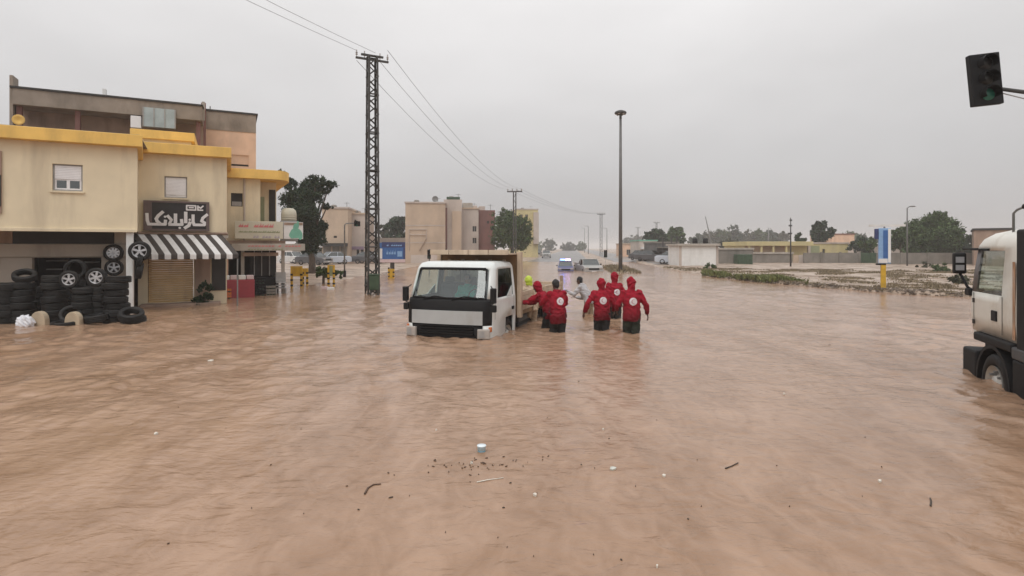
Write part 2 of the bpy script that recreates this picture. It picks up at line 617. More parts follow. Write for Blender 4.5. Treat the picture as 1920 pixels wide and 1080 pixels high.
t_.links.new(rr_.outputs[0], b_.inputs['Roughness'])
n2_ = t_.nodes.new('ShaderNodeTexNoise')
n2_.inputs['Scale'].default_value = 3.5
n2_.inputs['Detail'].default_value = 7
t_.links.new(tc_.outputs['Object'], n2_.inputs['Vector'])
bp_ = t_.nodes.new('ShaderNodeBump')
bp_.inputs['Strength'].default_value = 0.5
bp_.inputs['Distance'].default_value = 0.06
t_.links.new(n2_.outputs[0], bp_.inputs['Height'])
t_.links.new(bp_.outputs[0], b_.inputs['Normal'])

gx = axis_pts(-1500, 1500, -20, 45, 0.45, 1.16)
gy = axis_pts(-60, 2400, 14, 95, 0.45, 1.14)
GXX, GYY = np.meshgrid(gx, gy)
g_o = obj('ground', grid_mesh('ground', GXX, GYY, ground_z(GXX, GYY), gm))
g_o['kind'] = 'structure'

# asphalt of the two carriageways beyond the flood
asph = pmat('wet_asphalt', (0.115, 0.108, 0.103), 0.28, 0.2, 0.25, 0.25, 5, spec=0.6, stain=(0.24, 0.19, 0.15), sfac=0.8, sscale=0.12, sstretch=1)


def strip(name, off0, off1, y0, y1, dz, mat):
    ys = np.concatenate([np.arange(y0, 200, 2.5), np.geomspace(200, y1, 30)])
    us = np.linspace(0, 1, 7)
    U, Y = np.meshgrid(us, ys)
    X = 0.1085 * Y + 4.4 + off0 + (off1 - off0) * U
    Zz = ground_z(X, Y) + dz
    o = obj(name, grid_mesh(name, X, Y, Zz, mat))
    o['kind'] = 'structure'
    return o


strip('road', -11.5, -1.9, 66, 1200, 0.03, asph)
strip('road', 1.9, 9.5, 66, 1200, 0.03, asph)

# the flood: one sheet, rows closing up towards the far end
STANDERS = []        # (x, y, r) of things standing in the water, for the ripples they raise


def wave_z(x, y):
    wx = x + 0.55 * pn(x * 0.30, y * 0.22, 21) + 0.2 * pn(x * 0.9, y * 0.7, 22)
    wy = y + 0.85 * pn(x * 0.26, y * 0.24, 23) + 0.25 * pn(x * 0.8, y * 0.8, 24)
    dist = np.maximum(y, 1)
    # flow runs from the right towards the near left corner; crests lie across it in long streaks
    a = R(104)
    u = wx * math.cos(a) + wy * math.sin(a)
    v = -wx * math.sin(a) + wy * math.cos(a)
    m1 = np.clip(0.5 + 1.5 * pn(x * 0.16, y * 0.10, 25), 0, 1)
    m2 = np.clip(0.45 + 1.6 * pn(x * 0.22, y * 0.16, 26), 0, 1)
    chop = 0.35 + 0.9 * sstep(5, 10, dist) * (0.35 + 0.65 * sstep(3.0, -4.0, x)) + 0.5 * sstep(2.0, 5.0, x) * sstep(4.5, 8, dist)
    near = 1 - sstep(4.0, 9.0, dist)
    streak = 1 - np.abs(pn(u * 0.34, v * 1.15, 27)) * 2.4
    streak2 = 1 - np.abs(pn(u * 0.75 + 9, v * 2.6, 28)) * 2.4
    z = 0.016 * pn(x * 0.22, y * 0.30, 29)
    z = z + 0.040 * streak * m1 * m1 + 0.016 * streak2 * m2
    z = z + chop * (0.060 * pn(wx * 0.7, wy * 0.95, 30) * m2 + 0.042 * pn(wx * 1.5 + 5, wy * 1.9, 31) * m1 + 0.018 * pn(wx * 3.6, wy * 4.2, 32) * (0.4 + 0.6 * m2))
    z = z + 0.0026 * pn(wx * 9, wy * 12, 33) * (1 - 0.5 * near)
    for sx, sy, sr in STANDERS:
        r = np.sqrt((x - sx) ** 2 + (y - sy) ** 2) - sr
        k = np.exp(-np.clip(r, 0, 9) / 0.55) * (r < 3)
        z = z + k * (0.016 * np.cos(r * 13.0) + 0.010)
    return z * (1 - 0.45 * sstep(24, 60, dist))


PEOPLE = dict(a=(0.98, 14.7), b=(1.14, 13.9), c=(2.27, 14.25), d=(3.02, 16.6), e=(2.90, 13.7), f=(2.45, 17.9), g=(0.55, 16.0))
STANDERS += [(p[0], p[1], 0.2) for p in PEOPLE.values()] + [(-1.3, 13.0, 0.9), (-0.6, 13.2, 0.7), (7.4, 9.2, 0.5), (6.9, 8.0, 0.6), (6.6, 7.2, 0.6), (-6.35, 25.6, 0.4)]

wm = bpy.data.materials.new('muddy_flood_water')
wm.use_nodes = True
t_ = wm.node_tree
b_ = t_.nodes['Principled BSDF']
tc_ = t_.nodes.new('ShaderNodeTexCoord')


def _noise(scale, detail, mscale=(1, 1, 1), rot=0.0, dist=0.0):
    mp = t_.nodes.new('ShaderNodeMapping')
    mp.inputs['Scale'].default_value = mscale
    mp.inputs['Rotation'].default_value = (0, 0, rot)
    t_.links.new(tc_.outputs['Object'], mp.inputs[0])
    n = t_.nodes.new('ShaderNodeTexNoise')
    n.inputs['Scale'].default_value = scale
    n.inputs['Detail'].default_value = detail
    n.inputs['Distortion'].default_value = dist
    t_.links.new(mp.outputs[0], n.inputs['Vector'])
    return n


na = _noise(0.42, 9, (1.7, 0.62, 1), R(-8), 1.6)       # silt plumes drifting with the current
r_ = t_.nodes.new('ShaderNodeValToRGB')
r_.color_ramp.elements[0].position = 0.36
r_.color_ramp.elements[0].color = (0.262, 0.156, 0.094, 1)
r_.color_ramp.elements[1].position = 0.62
r_.color_ramp.elements[1].color = (0.392, 0.256, 0.174, 1)
nd = _noise(2.3, 7, (1.3, 0.7, 1), R(-10), 2.2)
mxn = t_.nodes.new('ShaderNodeMix')
mxn.inputs['Factor'].default_value = 0.38
t_.links.new(na.outputs[0], mxn.inputs['A'])
t_.links.new(nd.outputs[0], mxn.inputs['B'])
t_.links.new(mxn.outputs['Result'], r_.inputs[0])
t_.links.new(r_.outputs[0], b_.inputs['Base Color'])
b_.inputs['Roughness'].default_value = 0.13
b_.inputs['IOR'].default_value = 1.33
nb = _noise(2.8, 6, (0.9, 1.3, 1), R(-12), 0.9)
nc = _noise(7.5, 5, (0.8, 1.6, 1), R(-15), 0.4)
mask = _noise(0.25, 3)
mk = t_.nodes.new('ShaderNodeMapRange')
mk.inputs['From Min'].default_value = 0.35
mk.inputs['From Max'].default_value = 0.65
mk.inputs['To Min'].default_value = 0.15
mk.inputs['To Max'].default_value = 1.0
t_.links.new(mask.outputs[0], mk.inputs[0])
bp1 = t_.nodes.new('ShaderNodeBump')
bp1.inputs['Distance'].default_value = 0.05
t_.links.new(mk.outputs[0], bp1.inputs['Strength'])
t_.links.new(nb.outputs[0], bp1.inputs['Height'])
bp2 = t_.nodes.new('ShaderNodeBump')
bp2.inputs['Distance'].default_value = 0.016
bp2.inputs['Strength'].default_value = 0.6
t_.links.new(nc.outputs[0], bp2.inputs['Height'])
t_.links.new(bp1.outputs[0], bp2.inputs['Normal'])
t_.links.new(bp2.outputs[0], b_.inputs['Normal'])

k_ = np.linspace(0, 1, 560)
rows = 1.0 / (1.0 / 3.0 * (1 - k_) + 1.0 / 70.0 * k_)
rows = np.concatenate([[-40, -15, -4, 0, 1, 2, 2.6], rows, np.linspace(75, 130, 12)])
ss = np.linspace(-1, 1, 760)
ss = np.sign(ss) * (0.75 * np.abs(ss) + 0.25 * np.abs(ss) ** 5)
S2, Y2 = np.meshgrid(ss, rows)
X2 = S2 * (np.maximum(Y2, 2.0) * 1.38 + 2.5)
w_o = obj('water', grid_mesh('water', X2, Y2, wave_z(X2, Y2), wm))
w_o['kind'] = 'structure'

# ------------------------------------------------------------------ rainy haze
hm = bpy.data.materials.new('haze')
hm.use_nodes = True
t_ = hm.node_tree
t_.nodes.clear()
ho = t_.nodes.new('ShaderNodeOutputMaterial')
pv = t_.nodes.new('ShaderNodeVolumePrincipled')
pv.inputs['Color'].default_value = (0.93, 0.92, 0.92, 1)
pv.inputs['Density'].default_value = 0.0010
pv.inputs['Anisotropy'].default_value = 0.0
t_.links.new(pv.outputs[0], ho.inputs['Volume'])
hz = MB().box(-1520, 1520, -70, 2420, -2.0, 16.0).build('haze', hm)
hz['kind'] = 'stuff'

# ------------------------------------------------------------------ the shop row on the left
TH = R(26.6)
EU = Vector((math.cos(TH), math.sin(TH)))
EW = Vector((-math.sin(TH), math.cos(TH)))
O2 = Vector((-11.8, 17.8))


def fac(px, py, w):
    """photo pixel on the facade plane w metres behind the first front -> (u, z)"""
    dx = (px - CX) / F
    t = (w + O2.dot(EW)) / (Vector((dx, 1)).dot(EW))
    q = Vector((t * dx, t)) - O2
    return q.dot(EU), H - (py - CY) / F * t


def fu(px, w):
    return fac(px, 465, w)[0]


def fz(px, py, w):
    return fac(px, py, w)[1]


def facade(mb, u0, u1, z0, z1, w, holes=(), rev=0.16):
    us = sorted({u0, u1, *[h[0] for h in holes], *[h[1] for h in holes]})
    zs = sorted({z0, z1, *[h[2] for h in holes], *[h[3] for h in holes]})
    for i in range(len(us) - 1):
        for j in range(len(zs) - 1):
            cu, cz = (us[i] + us[i + 1]) / 2, (zs[j] + zs[j + 1]) / 2
            if any(h[0] < cu < h[1] and h[2] < cz < h[3] for h in holes):
                continue
            mb.add([(us[i], w, zs[j]), (us[i + 1], w, zs[j]), (us[i + 1], w, zs[j + 1]), (us[i], w, zs[j + 1])], [(0, 1, 2, 3)])
    for a, b, c, d in holes:
        for p, q in (((a, c), (a, d)), ((a, d), (b, d)), ((b, d), (b, c)), ((b, c), (a, c))):
            mb.add([(p[0], w, p[1]), (q[0], w, q[1]), (q[0], w + rev, q[1]), (p[0], w + rev, p[1])], [(0, 1, 2, 3)])


def qd(mb, *ps):
    mb.add(ps, [tuple(range(len(ps)))])


FR = (O2.x, O2.y, 0)


def window(parent, a, b, c, d, w, shut=1.0, sash=True):
    """aluminium frame, roller shutter drawn down to a share of the height, panes below it"""
    t = 0.045
    wn = MB().box(a, b, w + 0.07, w + 0.11, c, c + t).box(a, b, w + 0.07, w + 0.11, d - t, d).box(a, a + t, w + 0.072, w + 0.108, c + t, d - t).box(b - t, b, w + 0.072, w + 0.108, c + t, d - t).build('window', M['frame'], parent)
    zs = d - t - (d - c - 2 * t) * shut
    n = max(3, int((d - zs) / 0.055))
    hh = (d - t - zs) / n
    sl = MB()
    for i in range(n):
        z0 = zs + i * hh
        sl.box(a + t, b - t, w + 0.06 + 0.0, w + 0.072, z0 + 0.004, z0 + hh)
    s_ = sl.build('roller_shutter', M['shutw'], wn)
    if shut < 0.97:
        m = (a + b) / 2
        for p, q, k in ((a + t, m, 0.085), (m, b - t, 0.075)):
            f = 0.04
            MB().box(p, q, w + k, w + k + 0.02, c + t, c + t + f).box(p, q, w + k, w + k + 0.02, zs - f, zs).box(p, p + f, w + k + 0.001, w + k + 0.019, c + t + f, zs - f).box(q - f, q, w + k + 0.001, w + k + 0.019, c + t + f, zs - f).build('sash', M['shutw'], wn)
            MB().box(p + f, q - f, w + k + 0.008, w + k + 0.012, c + t + f, zs - f).build('pane', G_PANE, wn)
    bx('sill', M['cream'], wn, a - 0.05, b + 0.05, w - 0.05, w + 0.07, c - 0.06, c - 0.002)
    bx('backing', M['dark'], wn, a, b, w + 0.3, w + 0.32, c, d)
    return wn


# block 1: upper floor on a post, tyre shop set back below
zb1, zt1 = 2.64, 5.25
b1 = thing('shop_building', 'cream plastered upper storey with ochre roof band over the tyre shop', 'building', FR, TH)
w1 = (fu(98, 0), fu(155, 0), fz(126, 358, 0), fz(126, 308, 0))
mb = MB()
facade(mb, -9.0, 0, zb1, zt1, 0, [w1])
qd(mb, (0, 0, zb1), (-0.33, 2.9, zb1), (-0.33, 2.9, zt1), (0, 0, zt1))
qd(mb, (-9, 0, zb1), (0, 0, zb1), (-0.33, 3.0, zb1), (-9, 3.0, zb1))
qd(mb, (-0.33, 2.9, 0), (-0.6, 9, 0), (-0.6, 9, zt1), (-0.33, 2.9, zt1))
mb.build('wall', M['cream'], b1)
MB().prism([(-9.2, -0.28), (0.17, -0.28), (-0.2, 3.1), (-9.2, 3.1)], zt1 + 0.002, zt1 + 0.37, 'z').build('roof_band', M['ochre'], b1, bevel=0.015)
MB().prism([(-9.2, -0.2), (0.09, -0.2), (-0.26, 9), (-9.2, 9)], zt1 + 0.372, zt1 + 0.39, 'z').build('roof', M['conc'], b1)
window(b1, *w1, 0, 0.56)
bx('side_recess', M['brown'], b1, fu(-60, -0.02), fu(3, -0.02), -0.05, -0.003, 3.1, 4.9)
bx('side_recess_window', M['dark'], b1, fu(-60, -0.05), fu(2, -0.05), -0.07, -0.052, 3.3, 4.2)
MB().box(-9, 0.0, -0.06, 0.0, zb1 - 0.05, zb1 + 0.05).build('string_course', M['cream'], b1, bevel=0.01)
MB().box(-0.30, -0.12, 0.05, 0.23, -0.5, zb1).build('post', M['white'], b1, bevel=0.01)
MB().box(-8.6, -8.4, 0.05, 0.25, -0.5, zb1).build('post', M['shopw'], b1, bevel=0.01)
# set-back shop front (w = 1.6)
ws = 1.6
ua, ub = fu(60, ws), fu(190, ws)
za, zb_ = fz(120, 483, ws), fz(120, 457, ws)
mb = MB()
facade(mb, -9, -0.28, -0.5, zb_, ws, [(ua, ub, -0.5, za)], 0.25)
mb.build('shop_wall', M['shopw'], b1)
bx('fascia', M['shopw'], b1, -9, -0.45, ws - 0.10, ws - 0.002, za + 0.03, zb_ - 0.02, 0.01)
bx('soffit_shadow_strip', M['dark'], b1, fu(25, ws), fu(214, ws), ws - 0.03, ws - 0.003, zb_ + 0.003, zb1 - 0.003)  # dark slab painted in as the shadow gap under the upper storey
bx('beam', M['brown'], b1, -9, fu(24, ws), ws - 0.05, ws - 0.002, zb_ + 0.004, zb1 - 0.004)
bx('beam', M['shopw'], b1, fu(215, ws), -0.35, ws - 0.05, ws - 0.002, zb_ + 0.004, zb1 - 0.004)
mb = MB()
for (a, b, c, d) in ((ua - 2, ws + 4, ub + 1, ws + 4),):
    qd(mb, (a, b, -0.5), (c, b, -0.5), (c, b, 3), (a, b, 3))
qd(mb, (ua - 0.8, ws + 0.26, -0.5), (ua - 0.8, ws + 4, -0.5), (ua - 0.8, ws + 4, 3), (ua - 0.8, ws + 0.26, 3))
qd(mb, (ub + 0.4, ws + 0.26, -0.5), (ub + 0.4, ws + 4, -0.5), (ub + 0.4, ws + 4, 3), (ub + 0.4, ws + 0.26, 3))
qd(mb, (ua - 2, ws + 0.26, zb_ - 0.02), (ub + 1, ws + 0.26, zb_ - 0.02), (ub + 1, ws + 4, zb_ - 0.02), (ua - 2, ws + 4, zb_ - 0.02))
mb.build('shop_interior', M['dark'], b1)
for k, (p0, p1, py) in enumerate(((88, 128, 489), (88, 118, 505), (150, 188, 492))):
    zz = fz(100, py, ws + 1.0)
    bx('shelf', M['steel'], b1, fu(p0, ws + 1), fu(p1, ws + 1), ws + 0.9, ws + 1.15, zz - 0.02, zz + 0.02)

# block 2: set back 2.9 m, with the cafe sign, awning and tan shutter
W2 = 2.9
b2 = thing('shop_building', 'cream plastered storey with ochre band above the striped awning', 'building', FR, TH)
u20, u21 = -0.33, fu(425, W2)
zb2, zt2 = 2.62, fz(340, 292, W2)
w2 = (fu(308, W2), fu(351, W2), fz(330, 371, W2), fz(330, 331, W2))
mb = MB()
facade(mb, u20, u21, zb2, zt2, W2, [w2])
sh = (fu(277, W2), fu(363, W2), 0.12, 2.05)
facade(mb, u20, u21, -0.5, zb2 - 0.16, W2, [sh], 0.12)
qd(mb, (u21, W2, -0.5), (u21, W2 + 6, -0.5), (u21, W2 + 6, zt2), (u21, W2, zt2))
mb.build('wall', M['cream'], b2)
MB().prism([(u20 + 0.02, W2 - 0.3), (u21 + 0.16, W2 - 0.3), (u21 + 0.16, W2 + 6), (u20 + 0.02, W2 + 6)], zt2 + 0.002, zt2 + 0.38, 'z').build('roof_band', M['ochre'], b2, bevel=0.015)
MB().prism([(u20, W2 - 0.05), (u21 + 0.05, W2 - 0.05), (u21 + 0.05, W2 + 0.3), (u20, W2 + 0.3)], zb2 - 0.157, zb2 - 0.003, 'z').build('ledge', M['shopw'], b2, bevel=0.01)
window(b2, *w2, W2, 0.9)
# tan roller shutter
sl = MB()
n = 24
for i in range(n):
    z0 = sh[2] + (sh[3] - sh[2]) * i / n
    hh = (sh[3] - sh[2]) / n
    sl.prism([(W2 + 0.075, z0), (W2 + 0.055, z0 + hh * 0.5), (W2 + 0.075, z0 + hh * 0.92), (W2 + 0.1, z0 + hh * 0.92), (W2 + 0.1, z0)], sh[0] + 0.02, sh[1] - 0.02, 'x')
so = sl.build('roller_shutter', M['shuty'], b2)
so['kind'] = 'stuff'
bx('door_step', M['brown'], b2, sh[0] - 0.2, sh[1] + 0.9, W2 - 0.6, W2 + 0.1, -0.5, 0.10, 0.03)
bx('dark_door', M['brown'], b2, fu(364, W2) + 0.03, u21 - 0.55, W2 - 0.06, W2 - 0.003, 0.0, 2.25, 0.01)
bx('shop_window', M['dark'], b2, u21 - 0.5, u21 - 0.03, W2 - 0.05, W2 - 0.003, 0.5, 2.2, 0.01)
# roof-top room with its own ochre band
W2b = 8.5
mb = MB()
a_, c_ = fu(250, W2b), fu(358, W2b)
zz0, zz1 = zt2 + 0.39, fz(310, 263, W2b)
mb.box(a_, c_, W2b, W2b + 3, zz0 - 0.8, zz1)
mb.build('roof_room', M['cream'], b2)
bx('roof_room_band', M['ochre'], b2, a_ - 0.1, c_ + 0.15, W2b - 0.2, W2b + 3, zz1 + 0.002, fz(310, 247, W2b), 0.015)

# block 3: further back, with the rounded roof band and balcony
W3 = 7.0
b3 = thing('shop_building', 'cream corner house with rounded ochre roof edge and recessed balcony', 'building', FR, TH)
u30, u3m, u31 = fu(418, W3), fu(488, W3), fu(521, W3)
zt3 = fz(470, 336, W3)
zf3 = fz(470, 452, W3)
w3 = (fu(433, W3), fu(455, W3), fz(444, 387, W3), fz(444, 362, W3))
mb = MB()
facade(mb, u30, u3m, zf3, zt3, W3, [w3])
qd(mb, (u3m, W3, zf3), (u3m, W3 + 1.0, zf3), (u3m, W3 + 1.0, zt3), (u3m, W3, zt3))
facade(mb, u3m, u31, zf3, zt3, W3 + 1.0)
qd(mb, (u31, W3 + 1.0, -0.5), (u31, W3 + 7, -0.5), (u31, W3 + 7, zt3), (u31, W3 + 1.0, zt3))
mb.build('wall', M['cream'], b3)
arc = [(u31 + 0.55 * math.sin(t), W3 + 0.9 - 1.25 * math.cos(t)) for t in np.linspace(0, math.pi * 0.62, 9)]
MB().prism([(u30, W3 - 0.35)] + arc + [(u31 + 0.3, W3 + 7), (u30, W3 + 7)], zt3 + 0.002, zt3 + 0.42, 'z').build('roof_band', M['ochre'], b3, bevel=0.01)
bx('balcony_parapet', M['cream'], b3, u3m + 0.01, u31 + 0.05, W3 - 0.02, W3 + 0.1, zf3, fz(500, 415, W3))
bx('balcony_door', M['dark'], b3, u31 - 0.32, u31 - 0.04, W3 + 0.96, W3 + 0.997, zf3 + 0.6, zt3 - 0.35)
bx('balcony_door', M['oliv'], b3, u3m + 0.06, u3m + 0.22, W3 + 0.96, W3 + 0.997, zf3 + 0.6, zt3 - 0.7)
f_ = MB().box(w3[0], w3[1], W3 + 0.09, W3 + 0.12, w3[2], w3[3]).build('window', M['dark'], b3)
MB().box(w3[0] + 0.04, w3[1] - 0.04, W3 + 0.07, W3 + 0.085, w3[2] + 0.03, w3[2] + 0.22).build('pane', M['frame'], f_)
MB().tube([(fu(458, W3), W3 - 0.04, zt3), (fu(458, W3), W3 - 0.04, zf3)], 0.04).build('downpipe', M['palew'], b3)
# shop interior under it
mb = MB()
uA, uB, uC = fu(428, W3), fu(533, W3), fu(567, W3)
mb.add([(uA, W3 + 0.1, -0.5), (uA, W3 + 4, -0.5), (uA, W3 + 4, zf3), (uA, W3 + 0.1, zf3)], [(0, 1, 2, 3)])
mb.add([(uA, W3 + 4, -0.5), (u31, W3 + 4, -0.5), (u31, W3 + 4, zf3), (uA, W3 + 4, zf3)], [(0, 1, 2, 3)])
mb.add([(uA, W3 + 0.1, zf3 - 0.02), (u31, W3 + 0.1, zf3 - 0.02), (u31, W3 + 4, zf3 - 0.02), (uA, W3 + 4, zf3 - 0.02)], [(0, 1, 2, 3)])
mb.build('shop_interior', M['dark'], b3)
for pp, ww in ((455, 0.0), (531, 0.0)):
    u = fu(pp, W3)
    bx('pillar', M['shopw'], b3, u - 0.07, u + 0.07, W3 + 0.02, W3 + 0.2, -0.5, zf3 - 0.35)
bx('counter', M['black'], b3, fu(470, W3), fu(523, W3), W3 + 0.15, W3 + 0.6, -0.3, 0.75, 0.02)
bx('shop_window', M['dark'], b3, fu(470, W3), fu(520, W3), W3 + 0.7, W3 + 0.74, 0.8, zf3 - 0.4)
for pp in (478, 492, 507):
    bx('door_mullion', M['frame'], b3, fu(pp, W3) - 0.02, fu(pp, W3) + 0.02, W3 + 0.63, W3 + 0.68, 0.8, zf3 - 0.4)
bx('canopy_beam', M['brown'], b3, uA - 0.1, u31 + 0.3, W3 - 0.35, W3 + 0.05, fz(480, 456, W3) - 0.05, fz(480, 452, W3) + 0.02, 0.01)
bx('canopy_underside', M['brown'], b3, fu(455, W3), u31, W3 - 0.3, W3 + 0.08, fz(480, 480, W3), fz(480, 473, W3) - 0.01)

# signs and canopy boards of the cafe
sg = thing('cafe_signboard', 'cream fascia board with faded red, olive and violet lettering above the cafe', 'sign', FR, TH)
s0, s1 = fu(440, W3), fu(529, W3)
bz0, bz1 = fz(480, 448, W3), fz(480, 416, W3)
bx('panel', M['creamp'], sg, s0, s1, W3 - 0.5, W3 - 0.42, bz0, bz1, 0.01)


def marks(parent, name, mat, u0, u1, z0, z1, w, n, seed, fill=0.75):
    """a line of faded joined lettering: each word-like group of strokes its own piece"""
    r = random.Random(seed)
    u = u0
    step = (u1 - u0) / n
    h = z1 - z0
    for i in range(n):
        if r.random() > 0.12:
            pts = [(u, z0 + 0.1 * h), (u + step * fill, z0 + 0.1 * h), (u + step * fill, z0 + h * (0.55 + 0.4 * r.random())), (u + step * fill * 0.8, z0 + h * 0.45),
                   (u + step * fill * 0.55, z0 + h * 0.38), (u + step * fill * 0.45, z0 + h * (0.5 + 0.5 * r.random())), (u + step * fill * 0.3, z0 + h * 0.42), (u, z0 + h * 0.36)]
            MB().prism(pts, w - 0.012, w - 0.002, 'y').build(name, mat, parent)
        u += step


ww = W3 - 0.5
marks(sg, 'letter', M['redp'], fu(447, W3), fu(512, W3), fz(480, 428, W3), fz(480, 417, W3), ww, 7, 3, 0.9)
marks(sg, 'letter', M['oliv'], fu(447, W3), fu(524, W3), fz(480, 437, W3), fz(480, 431.5, W3), ww, 9, 4, 0.9)
marks(sg, 'letter', pmat('violet_print', (0.36, 0.31, 0.36), 0.6), fu(474, W3), fu(524, W3), fz(480, 447, W3), fz(480, 440, W3), ww, 9, 5)
sg2 = thing('square_sign', 'square sign with green and white picture at the end of the cafe fascia', 'sign', FR, TH)
q0, q1 = fu(530.5, W3), fu(566, W3)
bx('panel', M['awnw'], sg2, q0, q1, W3 - 0.5, W3 - 0.42, bz0, bz1, 0.01)
bx('border', M['brown'], sg2, q0 + 0.01, q1 - 0.02, W3 - 0.512, W3 - 0.502, bz1 - 0.14, bz1 - 0.02)
mb = MB()
zc = (bz0 + bz1) / 2
du = q1 - q0
for cx_, cz_, rx_, rz_ in ((0.62, -0.12, 0.3, 0.14), (0.45, -0.2, 0.18, 0.1), (0.85, -0.22, 0.12, 0.12), (0.6, 0.1, 0.13, 0.14), (0.72, 0.28, 0.07, 0.1)):
    mb.prism([(q0 + du * cx_ + du * rx_ * math.cos(t), zc + rz_ * 1.7 * math.sin(t) + cz_) for t in np.linspace(0, 2 * math.pi, 14)[:-1]], W3 - 0.512 - 0.002 * cx_, W3 - 0.502, 'y')
mb.build('picture', M['greenp'], sg2)
sg3 = thing('lower_fascia_board', 'long pale menu board with faded print under the cafe sign', 'sign', FR, TH)
bx('panel', M['shopw'], sg3, fu(434, W3), fu(569, W3), W3 - 0.62, W3 - 0.55, fz(480, 470, W3), fz(480, 457, W3), 0.01)
marks(sg3, 'letter', M['redp'], fu(464, W3), fu(562, W3), fz(480, 463, W3), fz(480, 458, W3), W3 - 0.62, 16, 6)
marks(sg3, 'letter', M['oliv'], fu(464, W3), fu(530, W3), fz(480, 469, W3), fz(480, 464.5, W3), W3 - 0.62, 12, 8)
# round topped white tank sign above
sg4 = thing('water_tank', 'pale round-topped tank behind the cafe sign', 'tank', FR, TH)
uc = (fu(528, W3 + .5) + fu(554, W3 + .5)) / 2
MB().lathe([(0.02, 0.62), (0.2, 0.6), (0.31, 0.5), (0.34, 0.36), (0.34, 0.0), (0.0, 0.0)], 20, 'z', (uc, W3 + 0.35, fz(540, 414, W3))).build('shell', M['creamp'], sg4, True)
for k in range(3):
    MB().lathe([(0.345, 0.08 + 0.1 * k), (0.355, 0.1 + 0.1 * k), (0.345, 0.12 + 0.1 * k)], 20, 'z', (uc, W3 + 0.35, fz(540, 414, W3))).build('hoop', M['creamp'], sg4, True)
bx('cradle', M['frame'], sg4, uc - 0.36, uc + 0.36, W3 + 0.0, W3 + 0.7, zf3, fz(540, 414, W3) - 0.002)

# the cafe name sign over the awning: white strokes on black
ns = thing('name_sign', 'black signboard with big white Arabic lettering above the striped awning', 'sign', FR, TH)
nu0, nu1 = fu(270, W2 - 0.12), fu(391.5, W2 - 0.12)
nz0, nz1 = fz(330, 432, W2 - 0.12), fz(330, 378, W2 - 0.12)
bx('panel', M['signd'], ns, nu0, nu1, W2 - 0.12, W2 - 0.02, nz0, nz1, 0.01)
fmb = MB()
t = 0.05
fmb.box(nu0 - 0.02, nu1 + 0.02, W2 - 0.15, W2 - 0.121, nz1 - t, nz1 + 0.015)
fmb.box(nu0 - 0.02, nu1 + 0.02, W2 - 0.15, W2 - 0.121, nz0 - 0.015, nz0 + t)
fmb.box(nu1 - 0.09, nu1 + 0.02, W2 - 0.149, W2 - 0.121, nz0 + t, nz1 - t)
fmb.box(nu0 - 0.02, nu0 + 0.24, W2 - 0.149, W2 - 0.121, nz0 + t, nz1 - t)
fmb.build('border', M['signf'], ns)


def nsp(x, y):
    return (nu0 + (x - 110) / 1670 * (nu1 - nu0), W2 - 0.175, nz1 - (y - 110) / 740 * (nz1 - nz0))


strokes = [
    ([(185, 440), (195, 600), (225, 700), (430, 700), (640, 700), (650, 600)], 40),
    ([(580, 385), (470, 480), (415, 560), (440, 620), (520, 690)], 42),
    ([(705, 480), (800, 585)], 40),
    ([(800, 585), (745, 690)], 34),
    ([(745, 700), (900, 700), (1075, 700), (1060, 575)], 40),
    ([(905, 440), (905, 690)], 44),
    ([(1170, 385), (1170, 640)], 44),
    ([(1285, 640), (1250, 720), (1150, 785)], 44),
    ([(1362, 450), (1362, 620), (1390, 700), (1520, 700), (1660, 700), (1665, 640), (1590, 600), (1620, 520), (1735, 430)], 40),
]
ku = (nu1 - nu0) / 1670


def ribbon(mb, pts, r, y0, y1):
    """a flat stroke of half width r along the points in the sign plane, with round ends"""
    n = len(pts)
    for i in range(n - 1):
        a, b = Vector((pts[i][0], pts[i][2])), Vector((pts[i + 1][0], pts[i + 1][2]))
        d = (b - a).normalized() * r
        s = Vector((-d.y, d.x))
        a2, b2_ = a - d * 0.55, b + d * 0.55
        e = 0.0006 * i
        mb.prism([tuple(a2 - s), tuple(b2_ - s), tuple(b2_ + s), tuple(a2 + s)], y0 - e, y1, 'y')


for pts, r in strokes:
    mb = MB()
    ribbon(mb, [nsp(*p) for p in pts], r * ku, W2 - 0.17, W2 - 0.122)
    mb.build('letter', M['signw'], ns)
for c in ((1275, 570), (1015, 785), (640, 505)):
    mb = MB()
    p = nsp(*c)
    mb.prism([(p[0] + 34 * ku * math.cos(a), p[2] + 34 * ku * math.sin(a)) for a in np.linspace(0.78, 7.06, 9)[:-1]], W2 - 0.17, W2 - 0.122, 'y')
    mb.build('letter_dot', M['signw'], ns)
for pts in ([(1195, 205), (1430, 205), (1430, 315), (1195, 315), (1195, 205)], [(1260, 255), (1370, 255)], [(1490, 205), (1490, 315), (1620, 315)], [(1490, 215), (1560, 265), (1630, 205)]):
    mb = MB()
    ribbon(mb, [nsp(*p) for p in pts], 20 * ku, W2 - 0.168, W2 - 0.122)
    mb.build('letter', M['signw'], ns)

